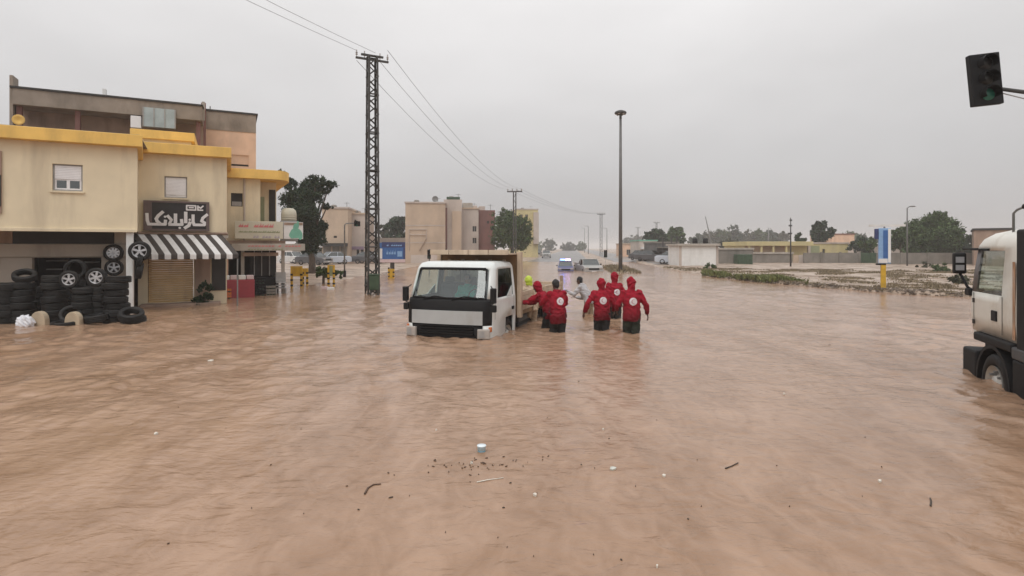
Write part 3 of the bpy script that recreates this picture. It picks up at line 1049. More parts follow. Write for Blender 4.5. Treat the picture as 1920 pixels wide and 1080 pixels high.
# striped awning
aw = thing('striped_awning', 'black and white striped awning below the black name sign', 'awning', FR, TH)
a0, a1 = fu(272, W2 - 1.3), fu(447, W2 - 1.3)
r0, r1 = fu(246, W2 - 0.06), fu(416, W2 - 0.06)
az1, az0 = zb2 - 0.03, fz(340, 484, W2 - 1.3)
NS = 15
for i in range(NS):
    p, q = i / NS, (i + 1) / NS
    m_ = M['awnw'] if i % 2 == 1 else M['awnd']
    U = lambda s, k: (r0 + (r1 - r0) * s) * (1 - k) + (a0 + (a1 - a0) * s) * k
    mb = MB()
    prof = [(0.0, 0.0), (0.35, 0.02), (0.7, 0.02), (1.0, 0.0)]
    up = []
    dn = []
    for k, bow in prof:
        y = W2 - 0.06 - 1.24 * k
        z = az1 + (az0 + 0.14 - az1) * k + bow
        up.append([(U(p, k), y, z), (U(q, k), y, z)])
    y = W2 - 0.06 - 1.24
    up.append([(U(p, 1), y - 0.012, az0 + 0.10), (U(q, 1), y - 0.012, az0 + 0.10)])
    zz = az0 - 0.02 - (0.015 if i % 2 else 0)
    up.append([(U(p, 1), y - 0.015, zz), (U(q, 1), y - 0.015, zz)])
    th = 0.012
    vs = [v for r_0 in up for v in r_0] + [(v[0], v[1] + th, v[2] - th) for r_0 in up for v in r_0]
    n = len(up)
    fs = []
    for j in range(n - 1):
        fs.append((2 * j, 2 * j + 1, 2 * j + 3, 2 * j + 2))
        k = 2 * n
        fs.append((k + 2 * j, k + 2 * j + 2, k + 2 * j + 3, k + 2 * j + 1))
    mb.add(vs, fs)
    mb.build('stripe', m_, aw)
for u, k in ((a0 + 0.05, 0), (a1 - 0.05, 1)):
    MB().tube([(r0 + 0.05 if k == 0 else r1 - 0.05, W2 - 0.02, az1 - 0.45), (u, W2 - 1.28, az0 + 0.08)], 0.02).build('arm', M['steel'], aw)
MB().tube([(a1 - 0.03, W2 - 1.26, az0 + 0.05), (a1 - 0.03, W2 - 1.26, -0.5)], 0.025).build('pole', M['steel'], aw)
MB().tube([(r0, W2 - 0.04, az1 + 0.05), (r1 + 0.2, W2 - 0.04, az1 + 0.05)], 0.05, 10).build('roller', M['brown'], aw)

# the older apartment block behind
WA = 14.0
ba = thing('apartment_block', 'old brown concrete apartment block with stained parapet behind the shops', 'building', FR, TH)
uL, uR = fu(30, WA), fu(380, WA)
zA = fz(37, 170, WA)
zp = fz(37, 200, WA)
bx('parapet', M['conc'], ba, uL, uR, WA - 0.5, WA + 6, zp, zA, 0.02)
bx('roof_edge', M['dark'], ba, uL - 0.1, uR + 0.05, WA - 0.56, WA + 6.1, zA + 0.002, zA + 0.09)
mb = MB()
holes = []
for p0, p1 in ((62, 95), (110, 135), (165, 205)):
    holes.append((fu(p0, WA + .9), fu(p1, WA + .9), zp - 1.4, zp - 0.95))
facade(mb, uL, uR, 2, zp, WA + 0.9, holes, 0.2)
mb.build('wall', M['brown'], ba)
for h in holes:
    MB().box(h[0], h[1], WA + 1.05, WA + 1.09, h[2], h[3]).build('window', M['dark'], ba)
bx('loggia_floor', M['conc'], ba, uL, uR, WA - 0.3, WA + 0.9, zp - 2.9, zp - 2.7)
for pp in (38, 147, 250, 372):
    u = fu(pp, WA)
    bx('column', M['redbr'], ba, u - 0.1, u + 0.1, WA - 0.2, WA + 0.05, zp - 2.7, zp)
g0 = bx('glazed_enclosure', M['lblue'] if 0 else pmat('dusty_blue_glass', (0.36, 0.42, 0.43), 0.35, 0.15, 2), ba, fu(270, WA - .3), fu(330, WA - .3), WA - 0.62, WA - 0.3, fz(300, 243, WA), fz(300, 208, WA), 0.01)
for pp in (270, 290, 310, 329):
    u = fu(pp, WA - .3)
    bx('mullion', M['frame'], g0, u - 0.025, u + 0.025, WA - 0.65, WA - 0.622, fz(300, 243, WA), fz(300, 208, WA))
bx('air_conditioner', M['shutw'], ba, fu(246, WA - .3), fu(266, WA - .3), WA - 0.55, WA - 0.2, fz(255, 243, WA), fz(255, 221, WA), 0.02)
WB = 15.5
u40, u41 = fu(381, WB), fu(480, WB)
zB = fz(381, 207, WB)
mb = MB()
hb = [(fu(426, WB), fu(466, WB), fz(440, 311, WB), fz(440, 290, WB))]
facade(mb, u40, u41, 0, zB, WB, hb, 0.2)
qd(mb, (u41, WB, 0), (u41, WB + 8, 0), (u41, WB + 8, zB), (u41, WB, zB))
mb.build('pink_wall', M['pinkw'], ba)
bx('blocked_window', M['pinkw'], ba, hb[0][0], hb[0][1], WB + 0.06, WB + 0.14, hb[0][2] + 0.12, hb[0][3])
bx('window', M['dark'], ba, hb[0][0], hb[0][1], WB + 0.12, WB + 0.16, hb[0][2], hb[0][2] + 0.118)
bx('roof_edge', M['dark'], ba, u40 - 0.05, u41 + 0.1, WB - 0.08, WB + 8, zB + 0.002, zB + 0.1)
mb = MB()
facade(mb, u40, u41, zB - 1.05, zB - 0.02, WB - 0.03)
mb.build('stained_top_band', M['conc'], ba)
MB().tube([(u40 + 0.02, WB - 0.12, zB + 0.4), (u40 + 0.02, WB - 0.12, 3)], 0.12).build('drain_pipe', M['redbr'], ba)
bx('chimney', M['conc'], ba, uL - 0.14, uL - 0.01, WA - 0.4, WA + 0.4, 5, zA + 0.62)
bx('chimney', M['white'], ba, fu(188, WA) - 0.07, fu(188, WA) + 0.07, WA + 1, WA + 1.3, zA, zA + 0.75)
bx('chimney', M['shopw'], ba, fu(381, WA) - 0.07, fu(381, WA) + 0.07, WA + 0.2, WA + 0.4, zA - 0.6, zA + 0.42)
MB().tube([(fu(392, WA), WA + 2, zA - 1), (fu(392, WA), WA + 2, zA + 0.6)], 0.03).build('aerial', M['steel'], ba)
MB().lathe([(0.0, 0.08), (0.13, 0.055), (0.24, 0.0), (0.25, 0.015), (0.13, 0.07), (0.0, 0.1)], 16, 'y', (fu(37, WA - 1), WA - 1.2, fz(37, 226, WA - 1))).build('satellite_dish', M['ochre'], ba, True)

# ------------------------------------------------------------------ tyres in front of the shop
TR, TW = 0.315, 0.195
prof = [(0.19, -0.062), (0.205, -0.085), (0.235, -0.097), (0.275, -0.0975), (0.300, -0.085), (0.312, -0.068), (0.315, -0.050), (0.303, -0.047), (0.303, -0.040),
        (0.316, -0.037), (0.317, -0.006), (0.305, -0.004), (0.305, 0.004), (0.317, 0.006), (0.316, 0.037), (0.303, 0.040), (0.303, 0.047), (0.315, 0.050),
        (0.312, 0.068), (0.300, 0.085), (0.275, 0.0975), (0.235, 0.097), (0.205, 0.085), (0.19, 0.062), (0.195, 0.0)]
tyre_me = MB().lathe(prof, 30, 'z', close=True).mesh('tyre', M['rub'])
tyre_me.polygons.foreach_set('use_smooth', [True] * len(tyre_me.polygons))
ORD = ['bottom', 'second', 'third', 'fourth', 'fifth', 'sixth', 'seventh', 'eighth', 'ninth']


def tyre(label, loc, rot=(0, 0, 0), sc=1.0, group='tyres outside the tyre shop'):
    o = obj('tyre', tyre_me)
    o.location = loc
    o.rotation_euler = rot
    o.scale = (sc, sc, sc * random.uniform(0.94, 1.06))
    return tag(o, label, 'tyre', group)


stacks = [(-14, 15.9, 7, 'the stack cut off by the picture edge'), (12, 15.75, 7, 'the stack beside the one cut off'),
          (43, 15.9, 7, 'the stack just behind the white bag'), (104, 15.95, 8, 'the tall stack between the two kerb stones'),
          (160, 15.9, 6, 'the short stack beside the second kerb stone'), (188, 16.1, 6, 'the stack in the middle of the dark row'),
          (219, 16.0, 8, 'the tall stack nearest the white post')]
for px, d, n, what in stacks:
    z = -0.16 if n < 7 else -0.2
    for k in range(n):
        sc = random.uniform(0.94, 1.04)
        z += 0.095 * sc
        which = 'topmost' if k == n - 1 else ORD[k]
        lab = f'{which} tyre in {what}' if k in (0, n - 1) else f'{which} tyre from the bottom in {what}'
        tyre(lab, (GX(px, d) + random.uniform(-.045, .045), d + random.uniform(-.04, .04), z),
             (random.uniform(-.05, .05), random.uniform(-.05, .05), random.uniform(0, 6)), sc)
        z += 0.098 * sc
back = [(72, 16.9, 6, 'the rear stack by the white bag'), (138, 16.9, 7, 'the rear stack below the small alloy wheel'),
        (182, 17.0, 6, 'the rear stack below the large alloy wheel')]
for px, d, n, what in back:
    z = -0.2
    for k in range(n):
        z += 0.095
        which = 'topmost' if k == n - 1 else ORD[k]
        lab = f'{which} tyre in {what}' if k in (0, n - 1) else f'{which} tyre from the bottom in {what}'
        tyre(lab, (GX(px, d) + random.uniform(-.04, .04), d, z), (random.uniform(-.05, .05), random.uniform(-.05, .05), random.uniform(0, 6)))
        z += 0.098


def at(px, py, d):
    return P(px, py, d)


tyre('lone tyre lying flat in the water in front of the stacks', at(120, 609, 15.2), (0.05, 0.03, 0), 0.95)
tyre('tyre leaning against the second kerb stone', at(133, 590, 15.55), (1.0, 0.2, 0.3), 0.85)
tyre('tyre lying flat in the water below the short stack', at(182, 596, 15.6), (0.1, -0.1, 0), 0.98)
tyre('tyre tilted in the water beside the white post', at(246, 590, 15.7), (0.35, 0.25, 0), 1.0)
tyre('second tyre sunk in the water beside the white post', at(250, 599, 15.8), (0.06, 0.02, 0), 1.0)
tyre('large tyre standing upright above the rear stacks in the shop doorway', at(142, 505, 17.0), (R(90), 0, R(20)), 0.95)
tyre('tyre tilted on top of the stack behind the white bag', at(46, 517, 15.92), (0.42, 0.3, 0), 0.9)
tyre('upper of two tyres hanging edge-on from the corner post', at(262, 491, 17.75), (R(78), 0, R(-60)), 0.8)
tyre('lower of two tyres hanging edge-on from the corner post', at(262, 508, 17.75), (R(80), 0, R(-60)), 0.8)


def alloy_wheel(label, loc, rz, r=0.3, spokes=5):
    w = thing('alloy_wheel', label, 'wheel', loc, rz, 'alloy wheels shown at the tyre shop')
    k = r / TR
    t = obj('tyre', tyre_me, w)
    t.rotation_euler = (R(90), 0, 0)
    t.scale = (k, k, k * 0.8)
    MB().lathe([(0.205 * k, -0.07 * k), (0.185 * k, -0.06 * k), (0.175 * k, 0.03 * k), (0.2 * k, 0.05 * k)], 28, 'y', close=True).build('rim', M['alloy'], w, True)
    MB().lathe([(0.0, -0.05 * k), (0.045 * k, -0.05 * k), (0.05 * k, -0.03 * k), (0.05 * k, 0.0)], 14, 'y').build('hub', M['alloy'], w, True)
    MB().lathe([(0.0, 0.03 * k), (0.18 * k, 0.03 * k)], 20, 'y').build('backing', M['dark'], w)
    for i in range(spokes):
        a = 2 * math.pi * i / spokes + 0.3
        c, s = math.cos(a), math.sin(a)
        b0, b1 = 0.026 * k, 0.038 * k
        pts = []
        for rr, bb in ((0.03 * k, b0), (0.18 * k, b1)):
            for sg_ in (-1, 1):
                pts.append((c * rr - s * bb * sg_, s * rr + c * bb * sg_))
        vs = [(p[0], -0.052 * k, p[1]) for p in pts] + [(p[0], -0.02 * k, p[1]) for p in pts]
        MB().add(vs, [(0, 1, 3, 2), (4, 6, 7, 5), (0, 4, 5, 1), (2, 3, 7, 6), (0, 2, 6, 4), (1, 5, 7, 3)]).build('spoke', M['alloy'], w)
    return w


alloy_wheel('small alloy wheel with star spokes on the stacks in front of the doorway', at(130, 524, 15.75), R(15), 0.245, 5)
alloy_wheel('alloy wheel with broad spokes beside the upright tyre', at(181, 520, 15.85), R(12), 0.265, 6)
alloy_wheel('alloy wheel with dull dark centre hung highest beside the doorway', at(213, 474, 18.7), R(24), 0.285, 9)
alloy_wheel('bright alloy wheel hung below another beside the doorway', at(214, 502, 18.6), R(24), 0.27, 5)
alloy_wheel('alloy wheel hung on the corner post next to the striped awning', at(262, 471, 17.7), R(22), 0.31, 5)

# painted kerb stones, bag
for px, py, d, lab in ((75, 600, 15.4, 'beige rounded kerb stone with a faint red mark beside the white bag'), (139, 590, 15.3, 'beige rounded kerb stone behind the lone floating tyre')):
    p = at(px, py, d)
    mb = MB()
    pr = [(-0.22, -0.4)] + [(-0.2 * math.cos(t) if 1 else 0, 0.12 + 0.26 * math.sin(t)) for t in np.linspace(0.15, math.pi - 0.15, 9)] + [(0.22, -0.4)]
    mb.prism(pr, -0.09, 0.09, 'y')
    o = mb.build('kerb_stone', M['stone'], bevel=0.02)
    o.location = (p.x, d, 0.0)
    tag(o, lab, 'kerb stone', 'painted kerb stones by the tyre shop')
p = at(47, 607, 15.1)
bm = bmesh.new()
bmesh.ops.create_icosphere(bm, subdivisions=4, radius=0.19)
for v in bm.verts:
    n_ = v.co.normalized()
    k = 1 + 0.16 * math.sin(7 * n_.x + 3 * n_.z) * math.cos(9 * n_.y + 2) + 0.08 * math.sin(21 * n_.x + 17 * n_.y + 13 * n_.z)
    v.co = Vector((n_.x * 1.05, n_.y, n_.z * (1.0 if n_.z < 0.6 else 1.15))) * 0.19 * k
me = bpy.data.meshes.new('plastic_bag')
bm.to_mesh(me)
bm.free()
me.materials.append(pmat('bag_white', (0.72, 0.73, 0.77), 0.4, 0.06, 14, 0.4, 50))
o = obj('plastic_bag', me)
o.location = (p.x, 15.1, 0.08)
tag(o, 'crumpled white plastic bag in the water before the tyre stacks', 'bag')
p = at(90, 616, 14.9)

# coolers and goods before the cafe
fr = thing('drinks_cooler', 'long red drinks cooler with white lids before the cafe', 'cooler', (GX(447, 24.2), 24.2, 0), TH)
bx('body', M['fridge'], fr, -0.66, 0.62, -0.35, 0.35, -0.45, 0.76, 0.03)
for i in range(4):
    bx('lid', M['pinkp'] if i % 2 else M['white'], fr, -0.62 + i * 0.31, -0.34 + i * 0.31, -0.33, 0.33, 0.763, 0.93, 0.02)
fr2 = thing('drinks_cooler', 'narrow red drinks cooler between the dark plant and the long cooler', 'cooler', (GX(411, 24.0), 24.0, 0), TH)
bx('body', M['fridge'], fr2, -0.2, 0.2, -0.3, 0.3, -0.45, 0.72, 0.02)
bx('lid', M['white'], fr2, -0.19, 0.19, -0.29, 0.29, 0.723, 0.85, 0.02)
for px_, d_, n_, mm_, lab_ in ((424, 23.4, 2, 'amber', 'two orange-red bottle crates stacked between the two red coolers'), (487, 24.9, 3, 'black', 'three dark bottle crates stacked beside the long red cooler'), (508, 25.3, 2, 'greyw', 'two grey bottle crates stacked before the dark cafe counter')):
    c_ = thing('bottle_crate', lab_, 'crate', (GX(px_, d_), d_, 0), TH, 'bottle crates before the cafe')
    for i in range(n_):
        z_ = -0.1 + i * 0.27
        for (a_, b_, e_, f_) in ((-0.2, 0.2, -0.15, -0.13), (-0.2, 0.2, 0.13, 0.15), (-0.2, -0.18, -0.129, 0.129), (0.18, 0.2, -0.129, 0.129)):
            bx('crate_side', M[mm_], c_, a_, b_, e_, f_, z_, z_ + 0.1)
            bx('crate_rim', M[mm_], c_, a_, b_, e_, f_, z_ + 0.16, z_ + 0.24)
        bx('crate_base', M[mm_], c_, -0.179, 0.179, -0.129, 0.129, z_, z_ + 0.02)
        for q_ in range(6):
            MB().lathe([(0.0, 0.0), (0.035, 0.0), (0.035, 0.13), (0.013, 0.18), (0.013, 0.23), (0.0, 0.23)], 8, 'z', (-0.12 + 0.12 * (q_ % 3), -0.06 + 0.12 * (q_ // 3), z_ + 0.021)).build('bottle', M['greencab'], c_, True)
ch = thing('stacked_chair', 'grey plastic chair stack at the end of the cafe front', 'chair', (GX(527, 26.0), 26.0, 0), TH)
for i in range(3):
    bx('seat', M['frame'], ch, -0.22, 0.22, -0.22, 0.22, 0.25 + i * 0.12, 0.29 + i * 0.12, 0.01)
bx('backrest', M['frame'], ch, -0.22, 0.22, 0.2, 0.24, 0.54, 0.98, 0.01)
for sx in (-0.2, 0.2):
    for sy in (-0.2, 0.2):
        bx('leg', M['frame'], ch, sx - 0.02, sx + 0.02, sy - 0.02, sy + 0.02, -0.45, 0.249)


# ------------------------------------------------------------------ trees and plants
LEAF = dict(dark=leafmat('dark_leaves', (0.028, 0.050, 0.024)), mid=leafmat('green_leaves', (0.058, 0.094, 0.030)),
            olive=leafmat('olive_leaves', (0.068, 0.072, 0.042)), grass=leafmat('grass_blades', (0.15, 0.165, 0.06), 0.5), dry=leafmat('dry_weeds', (0.20, 0.16, 0.10), 0.45))


def leaf_mesh(name, blobs, n, size, mat, seed=0, shell=0.55):
    r = np.random.default_rng(seed)
    vol = np.array([b[3] * b[4] * b[5] for b in blobs]) ** 0.75
    cnt = np.maximum(1, (n * vol / vol.sum()).astype(int))
    P_ = []
    for b, c in zip(blobs, cnt):
        # leaves gather in clumps through each bough
        ncl = max(4, c // 34)
        d = r.normal(size=(ncl, 3))
        d /= np.linalg.norm(d, axis=1)[:, None]
        rad = shell + (1 - shell) * r.random((ncl, 1)) ** 0.6
        rad *= 0.66 + 0.62 * r.random((ncl, 1))
        cc = d * rad * np.array(b[3:6]) + np.array(b[:3])
        pick = r.integers(0, ncl, c)
        P_.append(cc[pick] + r.normal(size=(c, 3)) * np.array(b[3:6]).mean() * (0.08 + 0.09 * r.random((c, 1))))
    p = np.concatenate(P_)
    k = len(p)
    a = r.normal(size=(k, 3))
    a /= np.linalg.norm(a, axis=1)[:, None]
    b = r.normal(size=(k, 3))
    b -= (b * a).sum(1)[:, None] * a
    b /= np.linalg.norm(b, axis=1)[:, None]
    s = size * (0.6 + 0.8 * r.random((k, 1)))
    v = np.stack([p - a * s, p + b * s * 0.55, p + a * s, p - b * s * 0.55], 1).reshape(-1, 3).astype(np.float32)
    me = bpy.data.meshes.new(name)
    me.vertices.add(len(v))
    me.vertices.foreach_set('co', v.ravel())
    me.loops.add(k * 4)
    me.loops.foreach_set('vertex_index', np.arange(k * 4, dtype=np.int32))
    me.polygons.add(k)
    me.polygons.foreach_set('loop_start', np.arange(0, k * 4, 4, dtype=np.int32))
    me.polygons.foreach_set('loop_total', np.full(k, 4, dtype=np.int32))
    me.update(calc_edges=True)
    me.materials.append(mat)
    return me


def tree(label, loc, blobs, n, size, mat='dark', trunk=0.25, seed=0, group=None, name='tree', fork=None):
    t = thing(name, label, 'tree', loc, 0, group)
    zmin = min(b[2] - b[5] * 0.5 for b in blobs)
    cx_ = sum(b[0] for b in blobs) / len(blobs)
    mb = MB()
    top = Vector((cx_ * 0.5, 0, max(zmin, 0.6) + 0.4))
    mb.tube([(0, 0, -0.6), (0.03, 0, top.z * 0.5), top], [trunk * 1.25, trunk, trunk * 0.8], 9)
    tr = mb.build('trunk', M['bark'], t, True)
    for b in blobs[:7]:
        e = Vector(b[:3])
        MB().tube([top - Vector((0, 0, 0.1)), top.lerp(e, 0.5) + Vector((0, 0, 0.1)), e], [trunk * 0.6, trunk * 0.35, trunk * 0.12], 6).build('limb', M['bark'], tr, True)
    obj('crown', leaf_mesh('crown', blobs, n, size, LEAF[mat], seed), t)
    return t


def pblobs(specs, d, loc):
    """boughs given as photo pixels (px, py, rx px, ry px, extra depth)"""
    out = []
    for px, py, rx, ry, dd in specs:
        k = d / F
        out.append((GX(px, d) - loc[0], dd, Z(py, d) - loc[2], rx * k, (rx + ry) / 2 * k, ry * k))
    return out


def gz(x, y):
    return float(ground_z(np.array([x]), np.array([y]))[0])


def ptree(label, base_px, d, specs, n, size, mat='dark', trunk=0.25, seed=0, group=None):
    x = GX(base_px, d)
    loc = (x, d, gz(x, d))
    return tree(label, loc, pblobs(specs, d, loc), n, size, mat, trunk, seed, group)


ptree('big dark green pine beside the corner house', 585, 46, [(556, 372, 28, 16, 0), (575, 350, 24, 11, 1), (600, 342, 16, 9, -1), (618, 346, 13, 8, 0), (606, 358, 14, 7, 0), (590, 372, 22, 10, -1), (606, 386, 11, 6, 1), (560, 400, 26, 20, 0), (588, 400, 20, 18, -1.5), (598, 425, 12, 12, 0.5), (572, 425, 26, 20, -.5), (592, 446, 17, 15, 0), (570, 455, 20, 15, 1), (582, 466, 16, 10, 0), (528, 324, 8, 6, 0), (534, 336, 10, 8, 0), (546, 348, 12, 10, 0), (548, 420, 16, 20, 1)], 60000, 0.075, 'dark', 0.26, 1)
ptree('round grey-green tree between the lattice tower and the beige block', 742, 100, [(742, 420, 15, 14, 0), (752, 430, 12, 16, 1), (734, 428, 12, 14, 0), (740, 445, 16, 14, 0), (755, 418, 8, 10, 0)], 3500, 0.3, 'dark', 0.25, 2)
ptree('low tree just right of the lattice tower', 716, 104, [(716, 432, 10, 8, 0), (722, 444, 12, 10, 0)], 1200, 0.3, 'olive', 0.2, 3)
ptree('leafy tree beside the dark red block, behind the truck', 960, 82, [(945, 410, 20, 15, 0), (965, 412, 16, 14, 1), (980, 425, 16, 18, 0), (988, 445, 10, 20, 0), (955, 435, 26, 22, -1), (930, 425, 10, 12, 0), (938, 450, 16, 18, 1), (970, 455, 22, 14, 0)], 16000, 0.14, 'mid', 0.28, 4)
ptree('large full green tree behind the grey wall', 1750, 72, [(1752, 415, 20, 16, 0), (1735, 428, 24, 18, 1), (1772, 430, 20, 20, 0), (1750, 445, 36, 22, -1), (1722, 445, 20, 22, 0), (1780, 455, 16, 18, 1), (1765, 405, 12, 8, 0), (1740, 464, 34, 14, 0), (1772, 468, 22, 12, 1), (1715, 466, 16, 12, 0)], 34000, 0.14, 'mid', 0.3, 5)
ptree('tree crown spilling over the wall beside the blue sign', 1690, 76, [(1690, 440, 14, 16, 0), (1680, 455, 14, 14, 1), (1700, 452, 14, 18, 0)], 3500, 0.2, 'mid', 0.2, 6)
ptree('dense dark bushy tree between the pale low house and the blue sign', 1622, 84, [(1606, 462, 14, 10, 0), (1622, 456, 14, 12, 1), (1640, 462, 14, 12, 0), (1630, 468, 20, 9, 0), (1652, 466, 10, 10, 0)], 6000, 0.17, 'dark', 0.2, 61)
ptree('broad dark bush-like tree just right of the large tree', 1800, 74, [(1792, 462, 14, 12, 0), (1812, 464, 14, 12, 1), (1826, 468, 10, 9, 0)], 5000, 0.16, 'dark', 0.2, 62)
ptree('hazy broad tree behind the green container', 1372, 120, [(1358, 462, 14, 9, 0), (1376, 460, 14, 10, 1), (1392, 464, 12, 8, 0)], 3500, 0.28, 'olive', 0.25, 63)
ptree('small tree between the large tree and the flat-roofed house', 1812, 78, [(1810, 446, 14, 14, 0), (1800, 455, 14, 14, 1), (1822, 455, 8, 14, 0)], 2600, 0.2, 'dark', 0.18, 7)
ptree('dark upright tree behind the second yellow house', 1535, 96, [(1535, 428, 12, 12, 0), (1530, 438, 12, 10, 0), (1545, 438, 12, 12, 1), (1557, 436, 9, 10, 0), (1538, 447, 16, 8, 0)], 3600, 0.28, 'dark', 0.22, 8)
ptree('dark young tree at the gate post behind the cream doors', 1499, 86, [(1497, 445, 8, 8, 0), (1501, 453, 9, 8, 0)], 800, 0.22, 'dark', 0.15, 9)
ptree('palm-like tree by the dark green gate', 1632, 78, [(1632, 460, 10, 8, 0), (1642, 455, 9, 8, 1), (1620, 458, 8, 8, 0)], 1600, 0.22, 'mid', 0.16, 10)
ptree('hazy round tree behind the roadside shops', 1228, 120, [(1228, 437, 16, 8, 0), (1218, 444, 14, 8, 0), (1238, 446, 14, 10, 1)], 2500, 0.35, 'dark', 0.25, 12)
ptree('hazy pale tree behind the white kiosk', 1266, 130, [(1266, 437, 13, 11, 0), (1258, 448, 14, 9, 0), (1276, 450, 14, 8, 1)], 2200, 0.38, 'mid', 0.25, 13)
far = [(1308, 447, 14, 8), (1330, 444, 18, 10), (1352, 441, 16, 12), (1376, 438, 13, 14), (1400, 443, 16, 10), (1424, 441, 14, 10), (1446, 441, 14, 10), (1468, 444, 12, 10), (1592, 443, 14, 10), (1612, 446, 14, 9), (1655, 446, 12, 10), (1004, 458, 14, 8), (1030, 456, 12, 9), (1066, 461, 14, 6), (1090, 460, 10, 6), (1178, 450, 12, 8), (1196, 447, 12, 9)]
FARL = ['hazy low tree just above the left roof tank of the white kiosk', 'hazy tree at the foot of the leaning mast', 'hazy tree above the right roof tank of the white kiosk', 'tallest hazy tree between kiosk and columned yellow house',
        'hazy tree above the left end of the columned yellow house', 'hazy brownish tree over the middle of the columned yellow house', 'hazy green tree over the porch end of the columned yellow house', 'hazy tree just left of the thin dark mast',
        'hazy tree behind the reddish roofed house', 'hazy tree behind the pale low house', 'hazy tree just left of the blue totem sign', 'faint tree below the pale yellow block', 'faint tree above the cars far along the road',
        'faintest tree at the vanishing end of the road', 'faint tree at the foot of the far street lamps', 'faint tree behind the pinkish roadside shop', 'faint tree left of the green-roofed roadside shop']
for i, (px, py, rx, ry) in enumerate(far):
    d = 230 if px > 1290 else 360
    x = GX(px, d)
    loc = (x, d, gz(x, d))
    bl = pblobs([(px, py, rx * 0.7, ry, 0), (px - rx * 0.5, py + ry * 0.5, rx * 0.6, ry * 0.8, 1), (px + rx * 0.5, py + ry * 0.4, rx * 0.6, ry * 0.8, 0), (px, py + ry, rx, ry * 0.7, 0)], d, loc)
    tree(FARL[i], loc, bl, 3000, 0.42, ['dark', 'olive', 'mid'][i % 3], 0.3, 30 + i, 'far trees behind the walled houses' if px > 1290 else 'far trees along the road')

# small street tree with its trunk left of the lattice tower
ptree('small street tree with bare trunk by the yellow posts', 606, 33, [(603, 508, 12, 8, 0), (611, 511, 12, 8, 0.2), (600, 514, 9, 6, 0), (632, 512, 8, 7, 0.4)], 1500, 0.09, 'mid', 0.07, 21)
pl = thing('potted_plant', 'dark leafy plant in front of the brown door beside the awning shutter', 'plant', (GX(383, 20.8), 20.8, 0), 0)
obj('foliage', leaf_mesh('foliage', [(0, 0, 0.35, 0.28, 0.2, 0.4), (0.2, 0, 0.6, 0.16, 0.15, 0.3), (-0.15, 0, 0.1, 0.2, 0.2, 0.25)], 900, 0.07, LEAF['dark'], 3), pl)
MB().lathe([(0.0, -0.4), (0.16, -0.4), (0.22, -0.05), (0.2, -0.03), (0.0, -0.06)], 16).build('pot', M['brown'], pl, True)
MB().tube([(0, 0, -0.1), (0.03, 0, 0.5)], 0.02, 6).build('stem', M['bark'], pl)

# weeds and grass on the bank
def blades(name, n, xr, yr, h, mat, seed, cond, wid=0.018):
    r = np.random.default_rng(seed)
    x = r.uniform(*xr, n * 6)
    y = r.uniform(*yr, n * 6)
    keep = cond(x, y)
    x, y = x[keep][:n], y[keep][:n]
    z = ground_z(x, y)
    k = len(x)
    a = r.uniform(0, 6.28, k)
    hh = h * (0.4 + 0.9 * r.random(k)) * (0.6 + 0.8 * np.clip(0.5 + pn(x * 0.8, y * 0.8, 44), 0, 1))
    w = wid * (0.6 + r.random(k))
    lx, ly = r.normal(0, 0.4, k) * hh, r.normal(0, 0.4, k) * hh
    b0 = np.stack([x - np.cos(a) * w, y - np.sin(a) * w, z - 0.02], 1)
    b1 = np.stack([x + np.cos(a) * w, y + np.sin(a) * w, z - 0.02], 1)
    m1 = np.stack([x + lx * 0.35 + np.cos(a) * w * .9, y + ly * 0.35 + np.sin(a) * w * .9, z + hh * 0.6], 1)
    t1 = np.stack([x + lx, y + ly, z + hh], 1)
    v = np.stack([b0, b1, m1, t1], 1).reshape(-1, 3)
    me = bpy.data.meshes.new(name)
    me.from_pydata(v.tolist(), [], np.arange(k * 4).reshape(-1, 4).tolist())
    me.materials.append(mat)
    o = obj(name, me)
    o['kind'] = 'stuff'
    return o


def inside_bank(x, y, lo, hi):
    e = np.interp(x, _bx, _by)
    return (y - e > lo) & (y - e < hi) & (ground_z(x, y) > 0.03)


o = blades('grass', 30000, (13.5, 24), (27, 52), 0.28, LEAF['grass'], 5, lambda x, y: inside_bank(x, y, 0.6, 7.5) & (x < 20.5 + 0 * y) & (pn(x * 0.35, y * 0.35, 50) > -0.22) & (x - 14 < (y - 25) * 0.36), 0.03)
tag(o, 'low green grass and weeds on the muddy bank', 'grass')
o = blades('weeds', 42000, (13.8, 40), (21, 62), 0.085, LEAF['dry'], 6, lambda x, y: inside_bank(x, y, 0.1, 30) & (pn(x * 0.3, y * 0.3, 51) + 0.35 * pn(x * 1.3, y * 1.3, 52) > 0.0), 0.022)
tag(o, 'dry brown weeds scattered over the bank', 'weeds')
o = blades('grass', 2500, (8.2, 12.5), (46, 62), 0.22, LEAF['dry'], 7, lambda x, y: (np.abs(x - 0.1085 * y - 4.4) < 1.3), 0.03)
tag(o, 'rough grass on the road median by the tall lamp', 'grass')


def bush(label, px, py, d, rx, ry, n, mat='mid', seed=0):
    x = GX(px, d)
    t = thing('bush', label, 'bush', (x, d, gz(x, d)), 0, 'bushes on the bank')
    k = d / F
    obj('foliage', leaf_mesh('foliage', [(0, 0, ry * k * 0.6, rx * k, rx * k * 0.8, ry * k), (rx * k * 0.6, 0.2, ry * k * 0.4, rx * k * 0.6, rx * k * 0.6, ry * k * 0.7)], n, 0.09, LEAF[mat], seed), t)
    MB().tube([(0, 0, -0.1), (0.05, 0, ry * k)], [0.04, 0.02], 6).build('stem', M['bark'], t)


